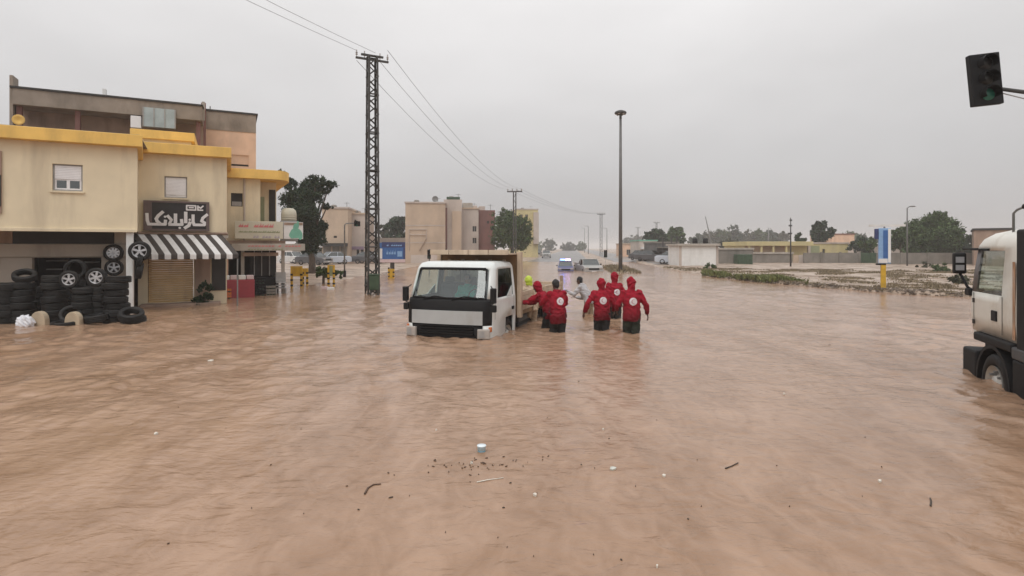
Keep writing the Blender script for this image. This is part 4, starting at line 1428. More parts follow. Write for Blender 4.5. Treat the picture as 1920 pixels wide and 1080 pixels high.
bush('pale green bush below the grey wall by the truck mirror', 1765, 508, 46, 12, 10, 900, 'mid', 1)
bush('low grey bush at the water edge beside the white truck', 1800, 532, 33, 18, 9, 700, 'olive', 2)
bush('green bush beside the blue parked car', 1330, 500, 52, 12, 6, 600, 'mid', 3)
bush('brownish bush at the foot of the grey wall', 1735, 503, 56, 12, 6, 500, 'olive', 4)

# stones along the bank edge
r = np.random.default_rng(9)
mb = MB()
cnt = 0
while cnt < 2200:
    x = r.uniform(13.8, 30)
    e = float(np.interp(x, _bx, _by))
    y = e + r.uniform(-0.6, 2.2) + max(0.0, r.normal(0, 1.6))
    if gz(x, y) < -0.06:
        continue
    s = r.uniform(0.02, 0.075) * (1.5 if r.random() < 0.08 else 1)
    z = gz(x, y)
    pts = r.normal(size=(8, 3))
    c8 = [(-1, -1, -1), (1, -1, -1), (1, 1, -1), (-1, 1, -1), (-1, -1, 1), (1, -1, 1), (1, 1, 1), (-1, 1, 1)]
    vs = [(x + s * (c[0] * 0.8 + 0.25 * q[0]), y + s * (c[1] * 0.8 + 0.25 * q[1]), z + s * 0.5 * (c[2] * 0.8 + 0.25 * q[2])) for c, q in zip(c8, pts)]
    mb.add(vs, [(0, 3, 2, 1), (4, 5, 6, 7), (0, 1, 5, 4), (1, 2, 6, 5), (2, 3, 7, 6), (3, 0, 4, 7)])
    cnt += 1
o = mb.build('rubble', pmat('bank_stone', (0.17, 0.135, 0.105), 0.9, 0.45, 3))
o['kind'] = 'stuff'
tag(o, 'small stones and clods along the edge of the muddy bank', 'rubble')

# ------------------------------------------------------------------ lattice tower, poles, wires
TX, TY = GX(698, 25.6), 25.6
TZ = 10.75
tw = thing('lattice_tower', 'dark steel lattice power tower standing in the flood beside the truck', 'tower', (TX, TY, 0), R(28))


def hw(z):
    return 0.285 - 0.062 * max(0.0, z) / TZ


def corner(i, z):
    sx, sy = ((-1, -1), (1, -1), (1, 1), (-1, 1))[i]
    return Vector((sx * hw(z), sy * hw(z), z))


def lbar(a, b, w, parent, name, mat=None):
    """a steel angle from a to b"""
    a, b = Vector(a), Vector(b)
    d = (b - a).normalized()
    x = Vector((-a.x, -a.y, 0))
    if x.length < 1e-4:
        x = Vector((1, 0, 0))
    x = (x - d * x.dot(d)).normalized()
    y = d.cross(x)
    t = w * 0.18
    pl_ = [(0, 0), (w, 0), (w, t), (t, t), (t, w), (0, w)]
    mb = MB()
    m = Matrix.Rotation(R(-45), 4, d)
    xx, yy = m @ x, m @ y
    vs = [a + xx * p + yy * q for p, q in pl_] + [b + xx * p + yy * q for p, q in pl_]
    fs = [tuple(range(6)), tuple(range(11, 5, -1))] + [(i, (i + 1) % 6, (i + 1) % 6 + 6, i + 6) for i in range(6)]
    mb.add(vs, fs)
    return mb.build(name, mat or M['dsteel'], parent)


for i in range(4):
    lbar(corner(i, -0.6), corner(i, TZ), 0.085, tw, 'leg')
nlev = 25
for k in range(nlev):
    z0, z1 = 0.0 + k * TZ / nlev, 0.0 + (k + 1) * TZ / nlev
    for i in range(4):
        j = (i + 1) % 4
        a, b = (i, j) if k % 2 == 0 else (j, i)
        lbar(corner(a, z0), corner(b, z1), 0.05, tw, 'diagonal_brace')
    if k % 4 == 0:
        for i in range(4):
            lbar(corner(i, z1), corner((i + 1) % 4, z1), 0.05, tw, 'horizontal_brace')
ins = pmat('insulator_porcelain', (0.3, 0.27, 0.25), 0.3, 0.1, 8)
for zz, wl in ((TZ - 0.12, 0.74), (TZ + 0.06, 0.5)):
    bx('crossarm', M['dsteel'], tw, -wl, wl, -0.05, 0.05, zz - 0.05, zz + 0.03)
for x in (-0.70, -0.35, 0.35, 0.70):
    MB().lathe([(0.015, 0), (0.015, 0.08), (0.05, 0.09), (0.05, 0.12), (0.02, 0.13), (0.05, 0.17), (0.05, 0.2), (0.02, 0.21), (0.03, 0.3), (0.0, 0.3)], 10, 'z', (x, 0, TZ - 0.09)).build('insulator', ins, tw, True)
gb = thing('junction_cabinet', 'dark green electrical cabinet at the foot of the lattice tower', 'cabinet', (TX + 0.22, TY - 0.55, 0), R(10))
bx('case', M['greencab'], gb, -0.2, 0.22, -0.16, 0.12, 0.25, 0.9, 0.015)
bx('cap', M['greencab'], gb, -0.23, 0.25, -0.19, 0.15, 0.903, 0.95, 0.01)
bx('door', M['greencab'], gb, -0.17, 0.19, -0.175, -0.162, 0.3, 0.85)
for sx in (-0.15, 0.17):
    bx('leg', M['dsteel'], gb, sx - 0.03, sx + 0.03, -0.05, 0.05, -0.5, 0.248)

pole_top = {}


def twin_pole(label, px, top_py, d, width):
    x = GX(px, d)
    z0 = gz(x, d)
    zt = Z(top_py, d)
    t = thing('power_pole', label, 'pole', (x, d, z0), R(-8), 'power poles along the road')
    h = zt - z0
    for sx in (-1, 1):
        MB().box(sx * width / 2 - 0.07, sx * width / 2 + 0.07, -0.09, 0.09, -0.3, h).build('leg', M['dsteel'], t)
    for k in range(int(h / 0.8)):
        s = 1 if k % 2 else -1
        MB().tube([(-s * width / 2, 0, 0.3 + k * 0.8), (s * width / 2, 0, 1.1 + k * 0.8)], 0.03, 5).build('brace', M['dsteel'], t)
    cw = max(1.05, 0.9)
    bx('crossarm', M['dsteel'], t, -cw, cw, -0.1, 0.1, h - 0.02, h + 0.14)
    for k in range(4):
        q = -cw + 0.1 + k * (2 * cw - 0.2) / 3
        MB().lathe([(0.03, 0), (0.09, 0.1), (0.05, 0.16), (0.09, 0.24), (0.03, 0.34), (0.0, 0.34)], 8, 'z', (q, 0, h + 0.14)).build('insulator', ins, t, True)
    pole_top[px] = Vector((x, d, zt + 0.4))
    return t


twin_pole('twin-legged power pole behind the truck bed', 965, 360, 78, 0.34)
twin_pole('hazy twin-legged power pole on the median beyond the tall lamp', 1127, 402, 142, 0.5)
twin_pole('faint distant power pole behind the roadside shops', 1231, 418, 200, 0.4)
twin_pole('faint distant power pole left of the roadside shops', 1196, 427, 250, 0.5)


def wire(label, a, b, sag, r, n=14):
    a, b = Vector(a), Vector(b)
    pts = []
    for i in range(n + 1):
        s = i / n
        p = a.lerp(b, s)
        p.z -= sag * 4 * s * (1 - s)
        pts.append(p)
    o = MB().tube(pts, r, 5).build('power_line', pmat('weathered_wire', (0.16, 0.16, 0.16), 0.6, 0.1, 2), None, True)
    o['label'] = label
    o['category'] = 'wire'
    o['group'] = 'overhead power lines'


tt = Vector((TX, TY, TZ + 0.2))
for q, nm in ((-0.7, 'lowest'), (0.1, 'middle'), (0.7, 'upper')):
    dz = {'lowest': -0.35, 'middle': 0.0, 'upper': 0.3}[nm]
    wire(f'{nm} power line from the lattice tower to the twin pole', tt + Vector((q * 0.9, q * 0.4, dz - 0.1)), pole_top[965] + Vector((q, 0, dz * 0.3)), 1.3, 0.010)
    wire(f'{nm} power line between the two twin poles', pole_top[965] + Vector((q, 0, dz * 0.3)), pole_top[1127] + Vector((q, 0, 0)), 1.2, 0.014)
for q in (-0.7, 0.15):
    wire('power line running from the lattice tower over the shops' if q < 0 else 'power line crossing the top of the picture above the shops', tt + Vector((q * 0.9, q * 0.4, 0)), Vector((-19.5 + q * 1.6, -14, 11.3 - q * 0.2)), 0.9, 0.008)


def lamp_post(label, px, top_py, d, r0, r1, kind='disc', group=None, arm=0.0, base_z=None):
    x = GX(px, d)
    z0 = gz(x, d)
    zt = Z(top_py, d)
    h = zt - z0
    t = thing('street_lamp', label, 'street lamp', (x, d, z0), 0, group)
    MB().tube([(0, 0, -0.3), (0, 0, h * 0.5), (0, 0, h - 0.1)], [r0, (r0 + r1) / 2, r1], 10).build('pole', M['steel'] if d < 60 and kind != 'disc' else pmat('grey_mast', (0.11, 0.108, 0.105), 0.5, 0.15, 3), t, True)
    if kind == 'disc':
        MB().lathe([(0.0, 0.16), (0.2, 0.15), (0.44, 0.05), (0.5, -0.03), (0.5, -0.1), (0.42, -0.16), (0.12, -0.22), (0.0, -0.22)], 24, 'z', (0, 0, h - 0.02)).build('lamp_head', M['dsteel'], t, True)
        MB().lathe([(0.0, -0.2), (0.11, -0.2), (0.11, -0.55), (0.0, -0.55)], 12, 'z', (0, 0, h - 0.02)).build('collar', M['dsteel'], t, True)
        for k in range(6):
            a = k * math.pi / 3
            MB().ell((0.36 * math.cos(a), 0.36 * math.sin(a), h - 0.2), (0.09, 0.09, 0.05), 10, 6).build('lamp', M['lamp'], t, True)
        bx('access_door', M['dsteel'], t, -0.07, 0.07, -r0 - 0.012, -r0 + 0.03, 1.0, 1.5)
    else:
        MB().tube([(0, 0, h - 0.15), (arm * 0.35, 0, h), (arm, 0, h + 0.06)], [r1, r1 * 0.8, r1 * 0.7], 8).build('arm', M['steel'], t, True)
        MB().ell((arm * 1.15, 0, h + 0.06), (0.38, 0.14, 0.08), 12, 6).build('lamp_head', M['steel'], t, True)
    return t


lamp_post('tall mast with round disc lamp head on the road median', 1163.5, 210, 47.5, 0.17, 0.1)
lamp_post('single-arm street lamp rising behind the grey wall', 1701, 388, 62, 0.09, 0.06, 'arm', None, 0.5)
for px, py, d, nm in ((1103, 424, 180, 'faint street lamp just left of the hazy twin pole'), (1096, 428, 230, 'fainter street lamp farther down the road left of the hazy twin pole'), (1138, 428, 170, 'faint street lamp just right of the hazy twin pole')):
    lamp_post(nm, px, py, d, 0.11, 0.08, 'arm', 'street lamps far along the road', -0.8)
# thin masts on the right
for px, top, d, lean, nm in ((1482.5, 408, 60, 0.0, 'thin dark mast with small fittings before the yellow house'), (1336, 406, 150, -1.9, 'leaning thin mast in the haze above the white kiosk'), (1441, 427, 170, 0, 'faint mast above the walled yellow house')):
    x = GX(px, d)
    t = thing('mast', nm, 'mast', (x, d, gz(x, d)), 0)
    h = Z(top, d) - gz(x, d)
    rr = 0.09 if d < 100 else 0.22
    MB().tube([(0, 0, -0.3), (lean * 0.5, 0, h * 0.6), (lean, 0, h)], [rr, rr * 0.8, rr * 0.5], 7).build('pole', M['dsteel'] if d < 100 else M['steel'], t, True)
    if d < 100:
        for k, zz in enumerate((0.66, 0.82, 0.93)):
            bx('fitting', M['dsteel'], t, -0.28 + 0.1 * k, 0.12, -0.08, 0.08, h * zz, h * zz + 0.16)

# ------------------------------------------------------------------ buildings across the junction
def block(name, label, px0, px1, top, base, d, depth, mat, rz=0.0, wins=(), roof=None, cat='building', group=None, rev=0.15, zlow=None):
    """a plain rendered block whose front spans the given photo columns at depth d; wins = (px0,px1,py0,py1)"""
    x0, x1 = GX(px0, d), GX(px1, d)
    zb = -0.5 if zlow is None else zlow
    zt = Z(top, d)
    t = thing(name, label, cat, (x0, d, 0), rz, group)
    W = (x1 - x0) / math.cos(rz) if rz else x1 - x0
    holes = []
    for a, b, c, e in wins:
        holes.append(((a - px0) / (px1 - px0) * W, (b - px0) / (px1 - px0) * W, Z(e, d), Z(c, d)))
    mb = MB()
    facade(mb, 0, W, zb, zt, 0, holes, rev)
    qd(mb, (0, 0, zb), (0, depth, zb), (0, depth, zt), (0, 0, zt))
    qd(mb, (W, 0, zb), (W, depth, zb), (W, depth, zt), (W, 0, zt))
    qd(mb, (0, depth, zb), (W, depth, zb), (W, depth, zt), (0, depth, zt))
    qd(mb, (0, 0, zt - 0.25), (W, 0, zt - 0.25), (W, depth, zt - 0.25), (0, depth, zt - 0.25))
    mb.build('wall', mat, t)
    for h in holes:
        f = MB().box(h[0], h[1], rev - 0.02, rev + 0.02, h[2], h[3]).build('window', M['dark'], t)
        if h[1] - h[0] > 0.5:
            MB().box((h[0] + h[1]) / 2 - 0.03, (h[0] + h[1]) / 2 + 0.03, rev - 0.05, rev - 0.022, h[2], h[3]).build('mullion', M['frame'], f)
    if name == 'apartment_block':
        rr_ = random.Random(int(px0))
        MB().lathe([(0.0, 0.0), (0.4, 0.0), (0.42, 0.7), (0.3, 0.85), (0.0, 0.9)], 12, 'z', (W * rr_.uniform(0.2, 0.5), depth * 0.4, zt - 0.1)).build('roof_tank', M['greyw'], t, True)
        MB().tube([(W * 0.8, depth * 0.3, zt - 0.2), (W * 0.8, depth * 0.3, zt + 1.1)], 0.035, 5).build('aerial', M['steel'], t)
        MB().tube([(W * 0.8 - 0.4, depth * 0.3, zt + 0.95), (W * 0.8 + 0.4, depth * 0.3, zt + 0.95)], 0.025, 5).build('aerial', M['steel'], t)
    if roof:
        bx('roof_edge', roof, t, -0.12, W + 0.12, -0.12, depth + 0.12, zt + 0.002, zt + 0.22)
    return t, W, zt


# beige block with the scaffold drawn on its blind gable
t, W, zt = block('apartment_block', 'beige apartment block with a blind gable behind the lattice tower', 760, 834, 381, 495, 80, 9, M['beige'], R(6), roof=M['palew'])
k = 80 / F
for a, b, c, e in ((767, 430, 800, 430), (767, 440, 800, 440), (767, 430, 767, 470), (799, 430, 799, 448), (786, 470, 799, 448)):
    MB().tube([((a - 760) * k, -0.12, Z(b, 80)), ((c - 760) * k, -0.12, Z(e, 80))], 0.05, 5).build('scaffold_tube', M['palew'] if a != 786 else M['brown'], t)
for z in (0.33, 0.62):
    bx('floor_band', M['palew'], t, 0, W, -0.03, -0.004, zt * z, zt * z + 0.14)
MB().tube([(W * 0.72, 1, zt), (W * 0.72, 1, zt + 0.9)], 0.05, 5).build('aerial', M['steel'], t)
MB().lathe([(0, 0.1), (0.3, 0.05), (0.45, 0)], 12, 'y', (W * 0.74, 0.9, zt + 0.7)).build('satellite_dish', M['steel'], t, True)
t, W, zt = block('apartment_block', 'stair tower with a dark water tank between the beige gable and the pink block', 832, 866, 374, 495, 82, 8, M['palew'], R(6), [(833.5, 838, 400, 420), (833.5, 838, 430, 452), (833.5, 838, 460, 480), (857, 862, 412, 428), (857, 862, 440, 458)])
bx('water_tank', M['greencab'], t, 0.4, W - 0.3, 0.5, 2.6, zt + 0.01, zt + 0.45, 0.05)
bx('wall_panel', M['redbr'], t, 0.06, 0.5, -0.06, -0.003, 2, zt - 1.2)
bx('wall_panel', M['beige'], t, W * 0.45, W - 0.1, -0.25, -0.004, 0.5, zt - 1.7)
t, W, zt = block('apartment_block', 'pink-grey apartment block with two small dark windows beside the dark red block', 864, 897, 392, 495, 84, 9, M['palew'], R(6), [(886, 893, 424, 434), (886, 893, 446, 456)], M['beige'])
bx('roof_hut', M['shopw'], t, 0.3, W - 0.8, 2, 5, zt + 0.23, zt + 1.1, 0.04)
bx('roof_hut', M['palew'], t, W - 0.75, W - 0.1, 2, 4, zt + 0.23, zt + 0.7, 0.04)
t, W, zt = block('apartment_block', 'dark red-brown block beside the leafy tree', 897, 928, 394, 495, 85, 9, M['redbr'], R(6), [(913, 917, 414, 419)], None)
bx('roof_hut', M['palew'], t, 0.2, W * 0.45, 2, 4, zt - 0.2, zt + 0.75, 0.04)
t, W, zt = block('apartment_block', 'pale yellow apartment block in the haze behind the leafy tree', 968, 1009, 393, 480, 125, 12, M['yell'], R(8), [(1001, 1006, 402, 412), (1001, 1006, 420, 430), (1001, 1006, 438, 448), (975, 980, 402, 412), (985, 990, 402, 412)], M['palew'])
bx('balcony', M['palew'], t, W * 0.78, W + 0.02, -0.9, -0.004, 3, zt - 0.6)
# far left pair
t, W, zt = block('apartment_block', 'pinkish apartment block standing behind the big pine', 604, 651, 391, 500, 75, 9, M['beige'], R(5), [(625, 631, 442, 446)], M['palew'])
for px0, px1 in ((606, 620), (623, 636), (638, 649)):
    q = 75 / F
    bx('shop_shutter', M['greyw'], t, (px0 - 604) * q, (px1 - 604) * q, -0.06, -0.003, -0.3, Z(461, 75))
bx('shop_canopy', M['dark'], t, 0.0, W, -0.9, -0.004, Z(462, 75), Z(456, 75))
t, W, zt = block('apartment_block', 'grey-pink block partly hidden by the lattice tower', 651, 684, 402, 500, 78, 8, M['palew'], R(5), [(664, 668, 412, 416), (655, 660, 468, 485), (668, 673, 468, 485), (676, 681, 468, 485)], M['beige'])
bx('violet_hoarding', pmat('violet_hoarding', (0.27, 0.2, 0.27), 0.8), t, 0.2, W - 0.2, -0.12, -0.004, Z(468, 78), Z(462, 78))
t, W, zt = block('low_wall', 'long low dull wall behind the junction at the tower', 684, 770, 446, 500, 92, 3, pmat('dull_wall', (0.28, 0.24, 0.21), 0.9, 0.2, 0.5), 0, [(700, 706, 470, 485), (722, 730, 470, 485), (742, 750, 470, 485)], None, 'wall')
t, W, zt = block('low_wall', 'long pale low wall running behind the white truck', 770, 980, 478, 505, 76, 0.3, M['palew'], 0, (), None, 'wall')

t, W, zt = block('roadside_shop', 'dark grey-green row of shops behind the parked white car', 552, 606, 466, 500, 92, 6, pmat('dark_green_shops', (0.10, 0.11, 0.095), 0.9, 0.4, 0.6), 0, [(558, 566, 474, 492), (572, 582, 474, 492), (590, 600, 474, 492)], M['greyw'], 'shop')
bx('awning', M['greyw'], t, 0.2, W - 0.2, -1.4, -0.004, Z(473, 92), Z(470, 92))
# right-hand side
t, W, zt = block('kiosk', 'plain white kiosk with dark roof tanks by the muddy bank', 1274, 1346, 461, 500, 62, 4.5, M['white'], 0, (), None, 'kiosk')
bx('roof_slab', M['shopw'], t, -0.25, W + 0.2, -0.3, 4.7, zt + 0.002, zt + 0.24, 0.02)
bx('corner_trim', M['palew'], t, -0.05, 0.22, -0.05, -0.003, -0.5, zt)
bx('corner_trim', M['palew'], t, W - 0.2, W + 0.05, -0.05, -0.003, -0.5, zt)
for q in (0.52, 0.80):
    MB().lathe([(0.0, 0.0), (0.28, 0.0), (0.28, 0.55), (0.18, 0.62), (0.0, 0.62)], 14, 'z', (W * q, 1.5, zt + 0.24)).build('roof_tank', M['black'], t, True)
t, W, zt = block('boundary_wall', 'brown-grey wall between the white kiosk and the yellow house', 1347, 1412, 468, 498, 70, 0.3, M['greyw'], 0, (), M['shopw'], 'wall')
g = thing('container', 'dark green container by the wall behind the white car', 'container', (GX(1384, 68), 68, 0), 0)
bx('body', M['greencab'], g, 0, 1.75, 0, 1.4, -0.3, Z(477, 68), 0.03)
for q in (0.15, 0.6, 1.05, 1.5):
    bx('rib', M['greencab'], g, q, q + 0.08, -0.04, -0.002, -0.2, Z(478, 68))

t, W, zt = block('yellow_house', 'long low pale yellow house with a columned porch behind the wall', 1396, 1513, 461, 490, 84, 8, M['yell'], 0, [(1406, 1416, 462, 478), (1425, 1436, 462, 478), (1444, 1462, 462, 478)], None, 'house')
q = 84 / F
bx('roof_band', M['yell'], t, -0.3, W + 0.1, -1.6, 8, zt + 0.003, Z(453, 84), 0.03)
bx('porch_wall', M['beige'], t, 0.1, W * 0.7, -0.06, -0.004, 0.0, zt)
for px in (1398, 1420, 1442, 1466):
    bx('column', M['yell'], t, (px - 1396) * q - 0.14, (px - 1396) * q + 0.14, -1.45, -1.17, -0.5, zt)
t, W, zt = block('yellow_house', 'square pale yellow house with one small dark window behind the wall', 1513, 1590, 457, 490, 86, 8, M['yell'], 0, [(1542, 1547, 467, 475)], M['palew'], 'house')
bx('corner_pillar', M['palew'], t, -0.05, 0.3, -0.5, -0.004, 0, zt)
bx('recess', M['oliv'], t, 0.35, 1.9, -0.04, -0.003, 0, zt - 0.3)
t, W, zt = block('house', 'reddish tiled roof house among the trees beyond the yellow houses', 1560, 1602, 440, 480, 110, 8, M['pinkw'], 0, (), M['redbr'], 'house')
t, W, zt = block('house', 'pale low house behind the wall beside the palm-like tree', 1590, 1625, 457, 485, 95, 8, M['palew'], 0, (), M['beige'], 'house')
t, W, zt = block('house', 'white-roofed shed behind the wall beside the blue sign', 1662, 1690, 458, 480, 80, 6, M['palew'], 0, (), M['white'], 'house')
t, W, zt = block('house', 'flat-roofed brown house behind the truck mirror', 1826, 1870, 432, 500, 62, 9, M['brown'], R(-38), (), M['dark'], 'house')
t, W, zt = block('boundary_wall', 'long grey wall in front of the columned yellow house', 1400, 1486, 476, 498, 74, 0.3, M['greyw'], 0, (), M['shopw'], 'wall')
t, W, zt = block('boundary_wall', 'grey wall in front of the square yellow house', 1508, 1616, 474, 498, 73, 0.3, M['greyw'], 0, (), None, 'wall')
for px in (1540, 1575, 1611):
    bx('pier', M['greyw'], t, (px - 1508) * 73 / F - 0.15, (px - 1508) * 73 / F + 0.15, -0.1, -0.003, -0.5, zt + 0.1)
g = thing('cream_gate', 'cream double gate between the two grey walls', 'gate', (GX(1487, 74), 74, 0), 0)
for i in range(2):
    bx('leaf', M['palew'] if i else M['beige'], g, i * 0.72 + 0.02, i * 0.72 + 0.69, 0, 0.06, -0.3, Z(478, 74), 0.02)
bx('post', M['ochre'], g, 1.43, 1.6, -0.05, 0.12, -0.4, Z(476, 74))
g = thing('dark_gate', 'dark green double gate left of the blue sign', 'gate', (GX(1616, 72), 72, 0), 0)
for i in range(2):
    bx('leaf', M['greencab'], g, i * 1.1 + 0.03, i * 1.1 + 1.06, 0, 0.08, -0.3, Z(474, 72), 0.02)
for i in range(3):
    bx('post', M['greencab'], g, i * 1.1 - 0.05, i * 1.1 + 0.02, -0.04, 0.12, -0.4, Z(472, 72))
t, W, zt = block('boundary_wall', 'long grey block wall behind the blue sign and the truck mirror', 1646, 1850, 474, 498, 68, 0.3, M['greyw'], 0, (), None, 'wall')
for px in (1690, 1740, 1790, 1840):
    bx('pier', M['greyw'], t, (px - 1646) * 68 / F - 0.13, (px - 1646) * 68 / F + 0.13, -0.08, -0.003, -0.5, zt + 0.04)

# roadside shops between lamp mast and kiosk
t, W, zt = block('roadside_shop', 'hazy green-roofed roadside shop with a pale awning', 1199, 1232, 452, 490, 105, 8, M['palew'], 0, [(1206, 1212, 470, 482), (1216, 1224, 470, 482)], M['greenp'], 'shop')
bx('awning', M['awnw'], t, 0.2, W - 0.2, -1.5, -0.004, Z(467, 105), Z(463, 105))
t, W, zt = block('roadside_shop', 'dark grey roadside shop beside the white kiosk', 1232, 1272, 456, 495, 82, 8, pmat('dark_shop_wall', (0.13, 0.125, 0.12), 0.9, 0.3, 0.8), 0, [(1236, 1242, 472, 488), (1250, 1258, 470, 488), (1262, 1269, 470, 486)], M['greyw'], 'shop')
for q in (0.15, 0.55, 0.8):
    bx('post', M['dsteel'], t, W * q, W * q + 0.15, -1.2, -1.05, -0.3, zt + 0.9)
bx('porch_roof', M['greyw'], t, -0.1, W + 0.1, -1.4, -0.004, zt - 0.7, zt - 0.55)
t, W, zt = block('roadside_shop', 'pinkish small roadside shop just right of the tall lamp mast', 1168, 1199, 458, 485, 125, 8, M['pinkw'], 0, [(1175, 1182, 468, 478)], M['beige'], 'shop')

# ------------------------------------------------------------------ blue signs
s = thing('billboard', 'blue and white billboard with pink base on a dark post behind the tower', 'billboard', (GX(734, 46), 46, 0), R(4))
k = 46 / F
bx('panel', M['blue'], s, -24 * k, 25 * k, 0, 0.12, Z(486, 46), Z(455, 46), 0.01)
bx('base_strip', M['pinkp'], s, -25 * k, 25 * k, -0.02, 0.14, Z(492, 46), Z(486, 46) - 0.004)
bx('header', M['dblue'], s, -18 * k, 25.5 * k, -0.012, -0.002, Z(464, 46), Z(454, 46))
marks(s, 'letter', M['lblue'], -17 * k, 20 * k, Z(462, 46), Z(456, 46), -0.012, 9, 31)
bx('picture', M['awnw'], s, -23.5 * k, -17 * k, -0.014, -0.003, Z(485, 46), Z(466, 46))
bx('picture', M['lblue'], s, 11 * k, 20 * k, -0.014, -0.003, Z(481, 46), Z(471, 46))
bx('edge', M['dblue'], s, 22 * k, 25.6 * k, -0.016, -0.003, Z(486, 46), Z(465, 46))
marks(s, 'letter', M['lblue'], -14 * k, 9 * k, Z(478, 46), Z(466, 46), -0.002, 5, 32)
bx('post', M['dsteel'], s, -0.12, 0.2, 0.13, 0.35, -0.5, Z(487, 46))
s = thing('totem_sign', 'tall narrow blue and white sign on a yellow post at the bank edge', 'sign', (GX(1656, 27.4), 27.4, 0), R(-24))
bx('post', M['yel'], s, -0.1, 0.1, -0.1, 0.1, -0.4, Z(496, 27.4), 0.01)
bx('panel', M['lblue'], s, -0.2, 0.30, -0.12, 0.12, Z(494, 27.4), Z(428, 27.4), 0.015)
bx('stripe', M['blue'], s, -0.02, 0.17, -0.135, -0.122, Z(484, 27.4), Z(432, 27.4))
bx('stripe', M['white'], s, 0.18, 0.29, -0.134, -0.122, Z(492, 27.4), Z(429, 27.4))
bx('foot_panel', M['awnw'], s, -0.21, 0.16, -0.137, -0.121, Z(493, 27.4), Z(485, 27.4))
bx('end_panel', M['dblue'], s, -0.36, -0.205, -0.1, 0.1, Z(448, 27.4), Z(429, 27.4), 0.01)
bx('bracket', M['black'], s, -0.3, 0.1, -0.1, 0.1, Z(497, 27.4), Z(494, 27.4) - 0.003)
bx('cap', M['awnw'], s, -0.6, 0.9, -0.06, 0.06, Z(425, 27.4), Z(421, 27.4))
MB().tube([(0.05, 0, Z(428, 27.4)), (0.05, 0, Z(424, 27.4))], 0.04, 6).build('cap_stem', M['steel'], s)

# ------------------------------------------------------------------ traffic signals
def signal_head(parent, x, z, y, w, h, lens=True, tilt=0.0, yaw=0.0):
    hd = MB().box(-w / 2, w / 2, 0, 0.12, -h / 2, h / 2).build('head', M['black'], parent, bevel=0.015)
    hd.location = (x, y, z)
    hd.rotation_euler = (0, tilt, yaw)
    cols = (pmat('red_lens_unlit', (0.012, 0.010, 0.010), 0.4), pmat('amber_lens_unlit', (0.014, 0.013, 0.011), 0.4), pmat('green_lens', (0.015, 0.11, 0.075), 0.25))
    for i, m in enumerate(cols):
        zz = h * (0.3 - 0.3 * i)
        MB().lathe([(0.0, -0.035), (w * 0.16, -0.03), (w * 0.22, -0.004)], 18, 'y', (0, 0, zz)).build('lens', m, hd, True)
        vs = MB()
        for k in range(14):
            a0_, a1_ = math.pi * (-0.15 + 1.3 * k / 14), math.pi * (-0.15 + 1.3 * (k + 1) / 14)
            r_1 = w * 0.26
            vs.add([(r_1 * math.cos(a0_), -0.002, zz + r_1 * math.sin(a0_)), (r_1 * math.cos(a1_), -0.002, zz + r_1 * math.sin(a1_)), (r_1 * math.cos(a1_), -0.17, zz + r_1 * math.sin(a1_)), (r_1 * math.cos(a0_), -0.17, zz + r_1 * math.sin(a0_))], [(0, 1, 2, 3)])
        vs.build('hood', M['black'], hd)
    return hd


d = 10.6
px_, pz_ = GX(1850, d), Z(148, d)
s = thing('traffic_signal', 'black traffic signal with dim green lens hanging from an arm in the sky', 'traffic light', (13.6, d + 0.6, -0.45), 0)
signal_head(s, px_ - 13.6, pz_ + 0.45, -0.6, 0.52, 0.97, True, R(-5), R(-8))
zz = pz_ + 0.45
MB().tube([(0, 0, zz - 0.9), (-1.2, -0.2, zz - 0.72), (-3.0, -0.4, zz - 0.3), (px_ - 13.6 + 0.2, -0.5, zz - 0.14)], [0.09, 0.075, 0.045, 0.035], 10).build('arm', M['dsteel'], s, True)
MB().tube([(0, 0, 0), (0, 0, zz - 0.8)], [0.12, 0.1], 12).build('pole', M['dsteel'], s, True)
MB().tube([(-1.2, -0.2, zz - 0.8), (-3.0, -0.4, zz - 0.52), (px_ - 13.6 + 0.22, -0.5, zz - 0.2)], 0.012, 6).build('cable', M['frame'], s, True)

s = thing('traffic_signal', 'slim grey signal post with overhanging arm left of the lattice tower', 'traffic light', (GX(646, 40), 40, -0.2), 0)
zt = Z(419, 40) + 0.2
MB().tube([(0, 0, 0), (0, 0, zt - 0.1), (0.12, 0, zt), (0.7, 0, zt + 0.02)], [0.06, 0.05, 0.045, 0.035], 8).build('post', M['steel'], s, True)
signal_head(s, 0.88, zt - 0.02, 0, 0.42, 0.36)
bx('base', M['black'], s, -0.09, 0.09, -0.09, 0.09, 0.2, 0.7)
s = thing('traffic_signal', 'small dark signal post above the truck cab', 'traffic light', (GX(805, 44), 44, -0.2), 0)
zt = Z(467, 44) + 0.2
MB().tube([(0, 0, 0), (0, 0, zt)], 0.05, 8).build('post', M['steel'], s, True)
signal_head(s, 0, zt - 0.4, -0.2, 0.26, 0.72)
s = thing('traffic_signal', 'dark signal head on the median beside the hazy twin pole', 'traffic light', (GX(1135, 70), 70, -0.2), 0)
zt = Z(469, 70) + 0.2
MB().tube([(0, 0, 0), (0, 0, zt)], 0.05, 8).build('post', M['white'], s, True)
signal_head(s, 0, zt - 0.45, -0.2, 0.42, 0.9)

